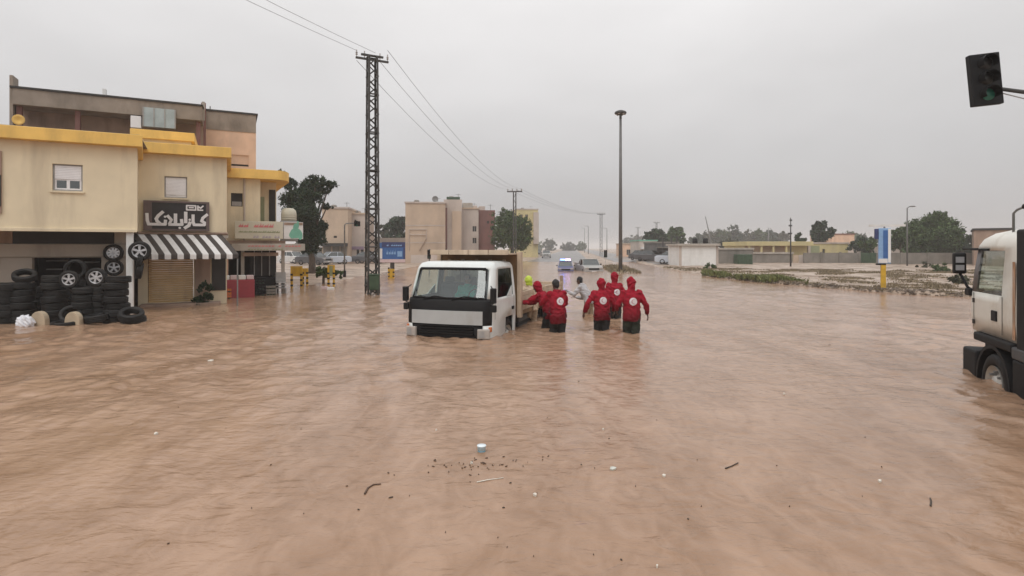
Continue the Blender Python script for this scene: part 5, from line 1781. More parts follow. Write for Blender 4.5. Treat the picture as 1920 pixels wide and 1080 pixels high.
# ------------------------------------------------------------------ yellow street steelwork by the cafe
def yframe(label, px0, px1, py0, py1, d, panel=None):
    x0, x1 = GX(px0, d), GX(px1, d)
    t = thing('yellow_barrier', label, 'barrier', (x0, d, 0), 0)
    W = x1 - x0
    for x in (0, W):
        bx('post', M['yel'], t, x - 0.05, x + 0.05, -0.05, 0.05, -0.4, Z(py0, d), 0.008)
    for i in range(3):
        for x in (0, W):
            bx('band', M['black'], t, x - 0.052, x + 0.052, -0.052, 0.052, 0.1 + 0.28 * i, 0.2 + 0.28 * i)
    if panel:
        bx('panel', M[panel], t, 0.06, W - 0.06, -0.03, 0.03, Z(py1, d), Z(py0, d) - 0.05, 0.01)
    bx('rail', M['yel'], t, 0.055, W - 0.055, -0.035, 0.035, Z(py0, d) - 0.045, Z(py0, d))


yframe('yellow steel frame with banded posts at the end of the cafe front', 547, 565, 499, 518, 29.5, 'yel')
yframe('tall yellow notice frame behind the small street tree', 616, 626, 497, 518, 31, 'oliv')
yframe('yellow frame with amber panel next to the cafe chairs', 568, 576, 503, 518, 31.5, 'yel')
yframe('narrow yellow frame under the blue billboard', 729, 738, 504, 525, 39, 'yel')
for i, (px, py) in enumerate(((609, 538), (620, 541))):
    p = P(px, py, 29.0 - i * 0.6)
    o = MB().box(-0.18, 0.18, -0.09, 0.09, -0.3, 0.12).build('kerb_block', M['white'] if i else M['pinkp'], bevel=0.02)
    o.location = (p.x, p.y, 0.0)
    o.rotation_euler = (0, 0, 0.3)
    tag(o, ['pale pink kerb block under the small street tree', 'white kerb block in front of the tall yellow frame'][i], 'kerb block')

# ------------------------------------------------------------------ trucks
def cab_shell(levels, side_y, nf=6):
    """levels: (z, half_width, corner, y_front, y_rear, bow) -> function giving quads per (segment kind, index, level)"""
    loops = []
    kinds = None
    for z, hwid, cr_, yf, yr, bow in levels:
        pts, kd = [], []
        xs = np.linspace(-1, 1, nf + 1) * (hwid - cr_)
        for i, x in enumerate(xs):
            pts.append((x, yf + bow * (x / hwid) ** 2, z))
            if i < nf:
                kd.append(('front', i))
        yb = yf + bow
        for i in range(1, 4):
            a = math.pi / 2 * i / 4
            pts.append((hwid - cr_ + cr_ * math.sin(a), yb + cr_ * (1 - math.cos(a)), z))
        kd += [('corner_r', i) for i in range(4)]
        sy = [yb + cr_ + (yr - yb - cr_) * s for s in side_y]
        for y in sy:
            pts.append((hwid, y, z))
        kd += [('right', i) for i in range(len(sy) - 1)]
        pts.append((hwid - 0.08, yr + 0.03, z))
        kd.append(('rear', 0))
        pts.append((-hwid + 0.08, yr + 0.03, z))
        kd.append(('rear', 1))
        for y in sy[::-1]:
            pts.append((-hwid, y, z))
        kd.append(('rear', 2))
        kd += [('left', len(sy) - 2 - i) for i in range(len(sy) - 1)]
        for i in range(3, 0, -1):
            a = math.pi / 2 * i / 4
            pts.append((-hwid + cr_ - cr_ * math.sin(a), yb + cr_ * (1 - math.cos(a)), z))
        kd += [('corner_l', i) for i in (3, 2, 1, 0)]
        loops.append(pts)
        kinds = kd
    return loops, kinds


def cab_parts(parent, loops, kinds, which, mats, names):
    """collect faces by part and build each part as one mesh"""
    n = len(loops[0])
    groups = {}
    for zi in range(len(loops) - 1):
        for s in range(n):
            g = which(kinds[s][0], kinds[s][1], zi)
            if g is None:
                continue
            s2 = (s + 1) % n
            groups.setdefault(g, MB()).add([loops[zi][s], loops[zi][s2], loops[zi + 1][s2], loops[zi + 1][s]], [(0, 1, 2, 3)])
    top = loops[-1]
    groups['shell'].add(top, [tuple(range(n))])
    out = {}
    for g, mb in groups.items():
        me = mb.mesh(g, mats[g])
        bm = bmesh.new()
        bm.from_mesh(me)
        bmesh.ops.remove_doubles(bm, verts=bm.verts[:], dist=0.0005)
        bmesh.ops.recalc_face_normals(bm, faces=bm.faces[:])
        for f in bm.faces:
            f.smooth = True
        for e in bm.edges:
            if len(e.link_faces) == 2 and e.calc_face_angle(0) > R(38):
                e.smooth = False
        bm.to_mesh(me)
        bm.free()
        out[g] = obj(names.get(g, g), me, parent)
        if g != 'windscreen' and 'window' not in g:
            so_ = out[g].modifiers.new('thickness', 'SOLIDIFY')
            so_.thickness = 0.03
            so_.offset = -1
            me.materials.append(pmat('cab_inner_trim', (0.075, 0.085, 0.085), 0.8, 0.1, 4))
            so_.material_offset = 1
    return out


def truck_wheel(parent, x, y, z, r, w, side):
    wh = bpy.data.objects.new('wheel', None)
    COL.objects.link(wh)
    wh.parent = parent
    wh.location = (x, y, z)
    k = r / TR
    t = obj('tyre', tyre_me, wh)
    t.rotation_euler = (0, R(90), 0)
    t.scale = (k, k, w / TW)
    s = side
    MB().lathe([(0.62 * r, s * w * 0.5), (0.58 * r, s * w * 0.3), (0.34 * r, s * w * 0.12), (0.3 * r, s * w * 0.42), (0.0, s * w * 0.45)], 24, 'x').build('rim', pmat('wheel_rim_paint', (0.48, 0.46, 0.42), 0.5, 0.15, 5, metal=0.2), wh, True)
    for i in range(8):
        a = i * math.pi / 4
        MB().lathe([(0.0, s * w * 0.5), (0.03 * r * 1.4, s * w * 0.5), (0.03 * r * 1.4, s * w * 0.2)], 6, 'x', (0, 0.42 * r * math.cos(a), 0.42 * r * math.sin(a))).build('wheel_nut', M['steel'], wh)
    return wh


TKX, TKY, TKR = -1.52, 13.05, R(-18)
TKS = 1.11
tk = thing('flatbed_truck', 'white flatbed truck with beige bed stuck in the flood', 'truck', (TKX, TKY, 0), TKR)
tk.scale = (TKS, TKS, 1.0)
LV = [(-0.16, 0.955, 0.16, 0.05, 1.68, 0.05), (0.02, 0.965, 0.17, 0.0, 1.69, 0.06), (0.33, 0.97, 0.17, -0.01, 1.70, 0.06), (0.42, 0.972, 0.17, -0.01, 1.70, 0.06), (0.66, 0.972, 0.17, 0.0, 1.70, 0.06), (0.87, 0.97, 0.17, 0.03, 1.70, 0.06),
      (0.93, 0.965, 0.17, 0.06, 1.70, 0.06), (1.20, 0.945, 0.165, 0.17, 1.69, 0.055), (1.60, 0.905, 0.15, 0.32, 1.68, 0.05), (1.66, 0.895, 0.15, 0.36, 1.67, 0.05), (1.735, 0.86, 0.16, 0.42, 1.63, 0.05), (1.775, 0.76, 0.18, 0.54, 1.53, 0.04)]
SY = [0.0, 0.13, 0.52, 0.66, 0.88, 1.0]
loops, kinds = cab_shell(LV, SY)


def which(k, i, z):
    if k == 'front':
        if z < 2:
            return 'grille_panel'
        if z < 6:
            return 'black_panel'
        if 6 <= z < 8:
            return 'windscreen'
        return 'shell'
    if k in ('corner_r', 'corner_l'):
        if 2 <= z < 6:
            return 'black_panel' if i < 3 else 'shell'
        if 6 <= z < 8 and i == 0:
            return 'windscreen'
        return 'shell'
    if k in ('right', 'left'):
        if 6 <= z < 8 and i in (1, 2, 3):
            return 'side_window_' + k
        if z < 3 and i in (2, 3) and not (z == 2 and i == 2 and False):
            return None
        return 'shell'
    if k == 'rear':
        if i == 1 and z == 7:
            return 'rear_window'
        return 'shell'
    return 'shell'


mats = dict(shell=M['cabw'], grille_panel=M['black'], black_panel=M['black'], windscreen=G_WIND, side_window_right=G_SIDE, side_window_left=G_CLEAR, rear_window=G_CLEAR)
parts = cab_parts(tk, loops, kinds, which, mats, dict(shell='cab', side_window_right='side_window', side_window_left='side_window'))
# white garnish panel
mb = MB()
for i in range(6):
    xs = np.linspace(-0.80, 0.80, 7)
    f = lambda x: -0.035 + 0.065 * (x / 0.97) ** 2
    x0, x1 = xs[i], xs[i + 1]
    vs = []
    for z in (0.345, 0.655):
        for x in (x0, x1):
            vs.append((x, f(x), z))
    for z in (0.345, 0.655):
        for x in (x0, x1):
            vs.append((x, f(x) + 0.045, z))
    fs = [(0, 1, 3, 2), (0, 4, 5, 1), (2, 3, 7, 6)] + ([(0, 2, 6, 4)] if i == 0 else []) + ([(1, 5, 7, 3)] if i == 5 else [])
    mb.add(vs, fs)
mb.build('front_garnish', pmat('garnish_grey_white', (0.42, 0.44, 0.44), 0.4, 0.05, 3, stain=(0.3, 0.26, 0.22), sfac=0.3, sscale=3), tk)
for z in np.linspace(0.0, 0.30, 6):
    bx('grille_slat', M['black'], tk, -0.62, 0.62, -0.035, 0.03, z, z + 0.022)
bx('grille_back', M['dark'], tk, -0.66, 0.66, 0.04, 0.05, -0.14, 0.33)
for s in (-1, 1):
    hl = MB().box(-0.13, 0.13, -0.03, 0.05, 0.03, 0.26).build('headlight', M['lamp'], tk, bevel=0.02)
    hl.location = (s * 0.82, 0.035, 0.0)
    hl.rotation_euler = (0, 0, s * R(14))
    bx('reflector', M['frame'], hl, -0.10, 0.02, -0.035, -0.031, 0.07, 0.21)
    bx('turn_signal', M['amber'], tk, s * 0.935 - 0.03, s * 0.935 + 0.03, 0.085, 0.15, 0.19, 0.30, 0.01)
    bu = MB().box(-0.17, 0.17, -0.02, 0.06, -0.16, 0.01).build('bumper_corner', M['cabw'], tk, bevel=0.02)
    bu.location = (s * 0.81, 0.03, 0)
    bu.rotation_euler = (0, 0, s * R(12))
    # mirrors
    mi = bx('mirror', M['black'], tk, s * 0.985 + 0.025, s * 0.985 + 0.145, -0.12, -0.03, 0.86, 1.20, 0.02)
    bx('mirror_glass', M['alloy'], mi, s * 0.985 + 0.035, s * 0.985 + 0.135, -0.028, -0.024, 0.88, 1.18)
    mi2 = bx('mirror', M['black'], tk, s * 0.985 + 0.035, s * 0.985 + 0.145, -0.10, -0.02, 0.66, 0.82, 0.02)
    MB().tube([(s * 0.93, 0.16, 0.80), (s * 0.985 + 0.06, -0.02, 0.84), (s * 0.985 + 0.08, -0.05, 1.15), (s * 0.92, 0.2, 1.22)], 0.014, 7).build('mirror_arm', M['black'], tk, True)
    bx('door_handle', M['black'], tk, min(s * 0.968, s * 0.995), max(s * 0.968, s * 0.995), 1.42, 1.56, 0.56, 0.64, 0.008)
    bx('door_seam', M['dark'], tk, min(s * 0.9715, s * 0.9735), max(s * 0.9715, s * 0.9735), 0.30, 0.312, 0.45, 0.9)
    bx('door_seam', M['dark'], tk, min(s * 0.9715, s * 0.9735), max(s * 0.9715, s * 0.9735), 1.58, 1.592, 0.45, 0.9)
    bx('step', M['black'], tk, min(s * 0.80, s * 0.95), max(s * 0.80, s * 0.95), 0.35, 0.75, -0.2, -0.1)
    # white lower quarter of the side window, sloping up to the back
    mb = MB()
    mb.add([(s * 0.967, 1.08, 0.93), (s * 0.965, 1.45, 0.93), (s * 0.951, 1.45, 1.16)], [(0, 1, 2)])
    o_ = mb.build('window_corner', M['cabw'], tk)
    m_ = o_.modifiers.new('thickness', 'SOLIDIFY')
    m_.thickness = 0.02
    m_.offset = 0
MB().tube([(-0.55, 0.045, 0.90), (-0.3, 0.055, 0.98), (-0.02, 0.062, 0.945)], 0.012, 6).build('wiper', M['black'], tk, True)
MB().tube([(0.1, 0.035, 0.90), (0.4, 0.055, 0.99), (0.66, 0.075, 0.945)], 0.012, 6).build('wiper', M['black'], tk, True)
mb = MB()
mb.tube([(-0.80, 0.11, 0.945), (-0.4, 0.07, 0.94), (0.0, 0.06, 0.94), (0.4, 0.07, 0.94), (0.80, 0.11, 0.945)], 0.02, 6)
mb.build('windscreen_seal', M['black'], tk)
mb = MB()
mb.tube([(-0.75, 0.345, 1.61), (0.0, 0.315, 1.615), (0.75, 0.345, 1.61)], 0.03, 6)
mb.build('windscreen_seal', M['black'], tk)
for s in (-1, 1):
    MB().tube([(s * 0.83, 0.12, 0.93), (s * 0.79, 0.24, 1.2), (s * 0.765, 0.36, 1.61)], 0.022, 6).build('windscreen_seal', M['black'], tk)
# inside the cab
bx('dashboard', M['black'], tk, -0.86, 0.86, 0.2, 0.5, 0.6, 0.93, 0.04)
bx('bench_seat', M['navy'], tk, -0.86, 0.86, 0.85, 1.4, 0.35, 0.62, 0.05)
for x in (-0.55, 0.0, 0.5):
    bx('seat_back', pmat('seat_grey', (0.07, 0.075, 0.08), 0.8), tk, x - 0.22, x + 0.22, 1.34, 1.5, 0.6, 1.18, 0.05)
    bx('headrest', pmat('seat_grey', (0.07, 0.075, 0.08), 0.8), tk, x - 0.12, x + 0.12, 1.36, 1.46, 1.21, 1.36, 0.04)
MB().lathe([(0.19, -0.012), (0.205, 0.0), (0.19, 0.012), (0.178, 0.0)], 22, 'y', (0.48, 0.52, 0.93), close=True).build('steering_wheel', M['black'], tk, True)
bx('cab_floor', M['dark'], tk, -0.86, 0.86, 0.1, 1.6, 0.28, 0.34)
# chassis, wheels
for s in (-1, 1):
    bx('chassis_rail', M['black'], tk, s * 0.38 - 0.05, s * 0.38 + 0.05, 0.3, 6.2, 0.1, 0.3)
    truck_wheel(tk, s * 0.84, 1.22, -0.05, 0.40, 0.22, s)
    truck_wheel(tk, s * 0.80, 4.6, -0.05, 0.40, 0.40, s)
    bx('side_guard', M['black'], tk, s * 0.9 - 0.03, s * 0.9 + 0.03, 2.0, 3.9, 0.06, 0.14)
    bx('fuel_tank', M['dsteel'], tk, s * 0.72 - 0.2, s * 0.72 + 0.2, 2.1, 2.9, -0.12, 0.3, 0.05)
bx('engine_hatch', M['dark'], tk, -0.6, 0.6, 1.0, 1.65, -0.1, 0.28)
# bed
BW, B0, B1 = 1.02, 1.86, 6.15
bx('bed_floor', M['bedi'], tk, -BW, BW, B0, B1, 0.36, 0.46)
bx('headboard', M['bedi'], tk, -BW + 0.05, BW - 0.05, B0, B0 + 0.06, 0.462, 1.93)
for x in (-0.75, -0.4, -0.05, 0.3, 0.65):
    bx('headboard_rib', M['bedp'], tk, x - 0.035, x + 0.035, B0 - 0.05, B0 - 0.002, 0.47, 1.8)
for s in (-1, 1):
    bx('corner_post', M['bedp'], tk, s * BW - 0.05, s * BW + 0.05, B0 - 0.05, B0 + 0.1, 0.3, 2.0, 0.01)
mb = MB()
bx('cab_guard_shelf', M['bedp'], tk, -BW + 0.05, BW - 0.05, B0 - 0.62, B0 + 0.05, 1.932, 1.965)
for i in range(4):
    w = (2 * BW - 0.1) / 4
    bx('cab_guard_lip', M['bedp'], tk, -BW + 0.05 + i * w + 0.008, -BW + 0.05 + (i + 1) * w - 0.008, B0 - 0.66, B0 - 0.625, 1.93, 2.05, 0.008)
for s in (-1, 1):
    for i in range(4):
        L = (B1 - B0 - 0.1) / 4
        for q in range(4):
            bx('bed_side_plank', M['bedp'], tk, s * BW - 0.02, s * BW + 0.02, B0 + 0.12 + i * L, B0 + 0.12 + (i + 1) * L - 0.03, 0.47 + q * 0.125, 0.47 + q * 0.125 + 0.108, 0.005)
        bx('stake', M['bedp'], tk, s * (BW + 0.035) - 0.014, s * (BW + 0.035) + 0.014, B0 + 0.1 + (i + 1) * L - 0.07, B0 + 0.1 + (i + 1) * L + 0.0, 0.36, 0.97)
    bx('tail_post', M['wood'], tk, s * BW - 0.045, s * BW + 0.045, B1, B1 + 0.09, 0.12, 1.16, 0.008)
for q in range(4):
    bx('tailboard_plank', M['bedp'], tk, -BW + 0.06, BW - 0.06, B1 + 0.01, B1 + 0.05, 0.47 + q * 0.125, 0.47 + q * 0.125 + 0.108, 0.005)
bx('tail_bar', M['black'], tk, -BW, BW, B1 - 0.1, B1 + 0.0, 0.28, 0.355)

# ---- big truck at the right edge, seen from its side
TK2 = R(159)
_ax = Vector((math.cos(TK2), math.sin(TK2)))
_ay = Vector((-math.sin(TK2), math.cos(TK2)))
o2 = Vector((7.36, 8.63)) - _ax * 1.2 - _ay * 1.25
t2 = thing('lorry', 'white lorry cab with black body cut off by the picture edge', 'lorry', (o2.x, o2.y, 0), TK2)
LV = [(0.74, 1.16, 0.14, 0.12, 1.9, 0.08), (1.0, 1.18, 0.15, 0.1, 1.9, 0.08), (1.25, 1.18, 0.15, 0.1, 1.9, 0.08), (1.38, 1.175, 0.15, 0.12, 1.9, 0.08), (1.7, 1.165, 0.15, 0.19, 1.9, 0.08), (2.06, 1.15, 0.15, 0.30, 1.9, 0.08),
      (2.14, 1.145, 0.15, 0.34, 1.9, 0.08), (2.24, 1.11, 0.16, 0.42, 1.9, 0.08), (2.33, 1.03, 0.2, 0.60, 1.9, 0.07), (2.38, 0.9, 0.2, 0.9, 1.9, 0.05)]
SY2 = [0.0, 0.10, 0.40, 0.62, 0.70, 0.9, 1.0]
loops, kinds = cab_shell(LV, SY2)


def which2(k, i, z):
    if k == 'front' and 3 <= z < 5:
        return 'windscreen'
    if k.startswith('corner') and 3 <= z < 5:
        return 'windscreen' if i < 2 else 'pillar_' + k
    if k in ('right', 'left'):
        if 3 <= z < 5 and i in (1, 2, 3):
            return 'side_window_' + k
        if 3 <= z < 5 and i == 0:
            return 'pillar_corner_' + k[0]
    return 'shell'


mats = dict(shell=M['cabw2'], windscreen=G_WIND, side_window_right=G_CLEAR, side_window_left=G_CLEAR, **{'pillar_corner_' + q: pmat('grey_pillar', (0.17, 0.165, 0.17), 0.5, 0.1, 4) for q in 'lr'})
cab_parts(t2, loops, kinds, which2, mats, dict(shell='cab', side_window_right='side_window', side_window_left='side_window', pillar_corner_l='window_pillar', pillar_corner_r='window_pillar'))
bx('sun_visor', M['black'], t2, -1.14, 1.17, -0.12, 0.34, 2.07, 2.10, 0.01)
bx('visor_bracket', M['black'], t2, 1.13, 1.19, 0.3, 0.95, 2.06, 2.09)
bx('door_handle', M['black'], t2, 1.17, 1.20, 1.12, 1.30, 0.98, 1.14, 0.01)
bx('door_seam', M['dark'], t2, 1.1815, 1.184, 0.42, 0.435, 0.80, 1.37)
bx('door_seam', M['dark'], t2, 1.1815, 1.184, 1.46, 1.475, 0.80, 1.37)
bx('rust_strip', pmat('rust_edge', (0.36, 0.20, 0.11), 0.8, 0.4, 5, stain=(0.6, 0.55, 0.48), sfac=0.9, sscale=4), t2, 1.1805, 1.1835, 1.80, 1.885, 0.78, 1.9)
bx('door_hinge', M['dark'], t2, 1.18, 1.195, 0.40, 0.46, 0.85, 0.92)
bx('door_hinge', M['dark'], t2, 1.18, 1.195, 0.40, 0.46, 1.20, 1.27)
bx('cab_gap_slab', M['brown'], t2, -1.1, 1.14, 1.905, 1.96, 0.8, 2.3)  # brown slab across the gap between cab and body
for z in (0.80, 0.92, 1.05, 1.18):
    bx('grille_slat', M['black'], t2, -1.0, 1.05, 0.05, 0.1, z, z + 0.05)
for s in (-1, 1):
    mi = bx('mirror', M['black'], t2, s * 1.29 - 0.09, s * 1.29 + 0.09, 0.08, 0.2, 1.66, 2.02, 0.03)
    bx('mirror_glass', M['alloy'], mi, s * 1.29 - 0.05, s * 1.29 + 0.07, 0.202, 0.208, 1.85, 1.95)
    bx('mirror_glass', M['alloy'], mi, s * 1.29 - 0.05, s * 1.29 + 0.07, 0.202, 0.208, 1.72, 1.81)
    MB().tube([(s * 1.15, 0.30, 1.38), (s * 1.20, 0.22, 1.44), (s * 1.29, 0.15, 1.68)], 0.022, 8).build('mirror_arm', M['black'], t2, True)
    bx('arm_foot', M['black'], t2, min(s * 0.995, s * 1.22), max(s * 0.995, s * 1.22), 0.14, 0.34, 1.30, 1.42, 0.02)
    truck_wheel(t2, s * 1.06, 1.25, -0.0, 0.49, 0.30, s)
    # wheel arch and fender
    mb = MB()
    ring = [(1.25 + 0.60 * math.cos(a), 0.0 + 0.62 * math.sin(a)) for a in np.linspace(0.0, math.pi, 13)]
    ring2 = [(1.25 + 0.55 * math.cos(a), 0.0 + 0.56 * math.sin(a)) for a in np.linspace(math.pi, 0.0, 13)]
    mb.prism(ring + ring2, min(s * 0.8, s * 1.23), max(s * 0.8, s * 1.23), 'x')
    mb.build('wheel_arch', M['black'], t2)
    bx('bumper_end', M['black'], t2, min(s * 0.9, s * 1.22), max(s * 0.9, s * 1.22), 0.05, 0.62, -0.3, 0.42, 0.04)
    bx('fender', M['black'], t2, min(s * 0.85, s * 1.235), max(s * 0.85, s * 1.235), 0.55, 1.9, 0.60, 0.735, 0.03)
    bx('battery_box', M['black'], t2, min(s * 0.8, s * 1.22), max(s * 0.8, s * 1.22), 1.88, 2.35, -0.3, 0.52, 0.03)
    bx('battery_lid', pmat('dark_grey_plastic', (0.05, 0.052, 0.056), 0.5), t2, min(s * 0.8, s * 1.23), max(s * 0.8, s * 1.23), 1.87, 2.36, 0.525, 0.70, 0.03)
    bx('mudflap', pmat('dark_grey_plastic', (0.05, 0.052, 0.056), 0.5), t2, min(s * 0.85, s * 1.24), max(s * 0.85, s * 1.24), 2.45, 2.52, -0.3, 0.42, 0.01)
    bx('fuel_tank', M['black'], t2, min(s * 0.7, s * 1.18), max(s * 0.7, s * 1.18), 2.6, 3.8, -0.25, 0.45, 0.06)
    bx('chassis_rail', M['black'], t2, s * 0.45 - 0.06, s * 0.45 + 0.06, 0.4, 6.0, 0.2, 0.5)
bx('bumper', M['black'], t2, -0.9, 0.9, 0.0, 0.3, -0.2, 0.55, 0.05)
bx('lower_grille', M['cabw2'], t2, -1.05, 1.1, 0.14, 0.3, 0.56, 0.735, 0.03)
body = bx('body', M['black'], t2, -1.22, 1.22, 2.0, 5.6, 0.62, 2.36, 0.03)
for y in (2.5, 3.2, 3.9, 4.6):
    bx('body_rib', M['black'], body, 1.22, 1.25, y, y + 0.07, 0.64, 2.34)
MB().tube([(1.1, 1.93, 0.55), (1.21, 2.2, 0.62), (1.22, 2.5, 0.35), (1.2, 2.7, 0.1)], 0.03, 8).build('air_hose', M['dsteel'], t2, True)
bx('cab_floor', M['dark'], t2, -1.05, 1.05, 0.2, 1.85, 0.76, 0.84)
bx('cab_back_wall', M['shopw'], t2, -1.05, 1.05, 1.82, 1.86, 0.85, 2.2)
bx('dashboard', M['black'], t2, -1.05, 1.05, 0.35, 0.7, 1.0, 1.4, 0.04)
MB().tube([(1.0, 1.35, 2.28), (1.0, 1.35, 2.62), (0.98, 1.42, 2.67), (0.93, 1.95, 2.76)], 0.018, 8).build('beacon_bracket', M['steel'], t2, True)
MB().tube([(0.96, 1.6, 2.70), (0.945, 1.78, 2.74)], 0.045, 8).build('bracket_clamp', M['black'], t2, True)
bc = MB().lathe([(0.0, 0.30), (0.06, 0.3), (0.09, 0.26), (0.09, 0.0)], 14, 'z', (0.93, 1.98, 2.64)).build('beacon', M['black'], t2, True)
MB().lathe([(0.09, 0.0), (0.10, -0.02), (0.10, -0.12), (0.06, -0.14), (0.0, -0.14)], 14, 'z', (0.93, 1.98, 2.64)).build('beacon_lens', pmat('cyan_lens', (0.08, 0.42, 0.6), 0.25), bc, True)
MB().ell((0.9, 1.75, 2.42), (0.05, 0.05, 0.05), 10, 6).build('roof_knob', M['black'], t2, True)

# ------------------------------------------------------------------ cars
CARW = pmat('car_white', (0.62, 0.62, 0.61), 0.3, 0.05, 3, coat=0.4, stain=(0.4, 0.34, 0.28), sfac=0.4, sscale=2)


def car(label, px, d, rz, paint, police=False, pickup=False, sink=None, sc=1.0, group='cars about the junction'):
    x = GX(px, d)
    z0 = gz(x, d) if sink is None else sink
    t = thing('car', label, 'car', (x, d, z0), rz, group)
    t.scale = (sc, sc, sc)
    L, Wd = (4.35, 0.88) if not pickup else (5.0, 0.92)
    # side outline, nose towards -y
    low = [(0.0, 0.35), (0.02, 0.72), (0.25, 0.9), (1.1, 1.0), (1.3, 1.02), (L - 0.3, 1.04), (L - 0.02, 0.9), (L, 0.4), (L - 0.1, 0.28), (0.15, 0.25)]
    st = [(-Wd, 0.06), (-Wd * 0.93, -0.0), (Wd * 0.93, 0.0), (Wd, 0.06)]
    mb = MB()
    n = len(low)
    vs, fs = [], []
    for sx, shrink in st:
        for y, z in low:
            vs.append((sx, y + (0.10 if y < 1 else -0.10) * (shrink > 0), z - 0.05 * (shrink > 0) * (z > 0.8)))
    for i in range(len(st) - 1):
        for k in range(n):
            k2 = (k + 1) % n
            fs.append((i * n + k, i * n + k2, (i + 1) * n + k2, (i + 1) * n + k))
    fs += [tuple(range(n)), tuple(3 * n + k for k in range(n - 1, -1, -1))]
    mb.add(vs, fs)
    mb.build('body', paint, t, bevel=0.03)
    cab = [(1.05, 1.0), (1.65, 1.52), (L - (1.35 if not pickup else 2.2), 1.54), (L - (0.62 if not pickup else 1.8), 1.03)]
    wt = Wd * 0.78
    rf = MB()
    rf.box(-wt, wt, 1.62, cab[2][0] + 0.04, 1.52, 1.57)
    rf.build('roof', paint, t, bevel=0.02)

    def pane(name, pts, parent=t):
        return MB().add(pts, [(0, 1, 2, 3)]).build(name, G_DARK, parent)
    wb = Wd * 0.90
    pane('windscreen', [(-wb, 1.06, 1.0), (wb, 1.06, 1.0), (wt, 1.65, 1.52), (-wt, 1.65, 1.52)])
    pane('rear_window', [(-wb, cab[3][0], 1.02), (wb, cab[3][0], 1.02), (wt, cab[2][0], 1.52), (-wt, cab[2][0], 1.52)])
    for s in (-1, 1):
        pane('side_window', [(s * wb, 1.06, 1.0), (s * wb, cab[3][0], 1.02), (s * wt, cab[2][0], 1.52), (s * wt, 1.65, 1.52)])
        MB().tube([(s * wb, 1.05, 1.0), (s * (wt + .01), 1.64, 1.53)], 0.03, 6).build('pillar', paint, t)
        MB().tube([(s * (wb + .005), 2.5, 1.0), (s * (wt + .01), 2.5, 1.54)], 0.03, 6).build('pillar', paint, t)
        bx('headlight', M['lamp'], t, s * 0.68 - 0.16, s * 0.68 + 0.16, -0.02 - 0.0, 0.05, 0.66, 0.8, 0.02)
        bx('mirror', M['black'], t, s * 1.0 - 0.08, s * 1.0 + 0.08, 1.25, 1.37, 1.0, 1.13, 0.02)
        for yy in (0.85, L - 0.95):
            w = obj('wheel', tyre_me, t)
            w.location = (s * (Wd - 0.08), yy, 0.32)
            w.rotation_euler = (0, R(90), 0)
    bx('grille', M['black'], t, -0.5, 0.5, -0.03, 0.04, 0.56, 0.74, 0.01)
    bx('bumper', M['frame'] if not police else M['dblue'], t, -Wd * 0.96, Wd * 0.96, -0.06, 0.1, 0.3, 0.52, 0.02)
    bx('number_plate', M['awnw'], t, -0.22, 0.22, -0.072, -0.062, 0.36, 0.46)
    if police:
        bx('hood_stripe', M['blue'], t, -0.9, 0.9, 0.2, 0.6, 0.975, 0.985)
        bx('light_bar', M['black'], t, -0.6, 0.6, 2.0, 2.25, 1.573, 1.62)
        bx('lamp', emit('blue_beacon_lit', (0.10, 0.18, 1.0), 9), t, -0.58, -0.02, 2.0, 2.25, 1.623, 1.80, 0.02)
        bx('lamp', emit('violet_beacon_lit', (0.75, 0.45, 1.0), 7), t, 0.02, 0.58, 2.0, 2.25, 1.623, 1.80, 0.02)
    if pickup:
        bx('load_bed', paint, t, -Wd, Wd, L - 1.7, L, 1.04, 1.2, 0.02)
    return t


G_DARK = glass('dark_car_glass', (0.18, 0.2, 0.2), 0.08)
GREY = pmat('car_silver', (0.36, 0.355, 0.34), 0.35, 0.06, 3, coat=0.3)
DGREY = pmat('car_dark', (0.07, 0.07, 0.075), 0.35, 0.1, 3, coat=0.3)
car('police car with lit blue and violet beacons on the flooded road', 1061, 51, R(-4), pmat('car_police', (0.2, 0.2, 0.34), 0.35, 0.05, 3, coat=0.3), True, False, -0.36, 0.80)
car('pale grey pickup beside the tall lamp mast', 1114, 50, R(6), GREY, False, True, -0.36, 0.93)
car('white car before the white kiosk', 1300, 66, R(62), pmat('car_pale_blue', (0.5, 0.54, 0.6), 0.3, 0.05, 3, coat=0.4))
car('white car before the dark green container', 1372, 76, R(-70), CARW)
car('white car parked beyond the yellow frames', 570, 74, R(60), CARW)
car('pale blue car parked left of the small street tree', 592, 70, R(-50), pmat('car_pale_blue', (0.5, 0.54, 0.6), 0.3))
car('dark car parked under the big pine', 616, 68, R(70), DGREY)
car('grey car far along the road left of the police car', 1024, 115, R(-5), GREY, False, False)
car('dark car far along the road beside the yellow block', 1008, 140, R(-5), DGREY)
car('dark car parked before the dark roadside shop', 1222, 86, R(30), DGREY)
car('grey car parked at the corner of the roadside shops', 1246, 80, R(50), DGREY)
car('dark car behind the lattice tower below the billboard', 722, 74, R(85), DGREY)

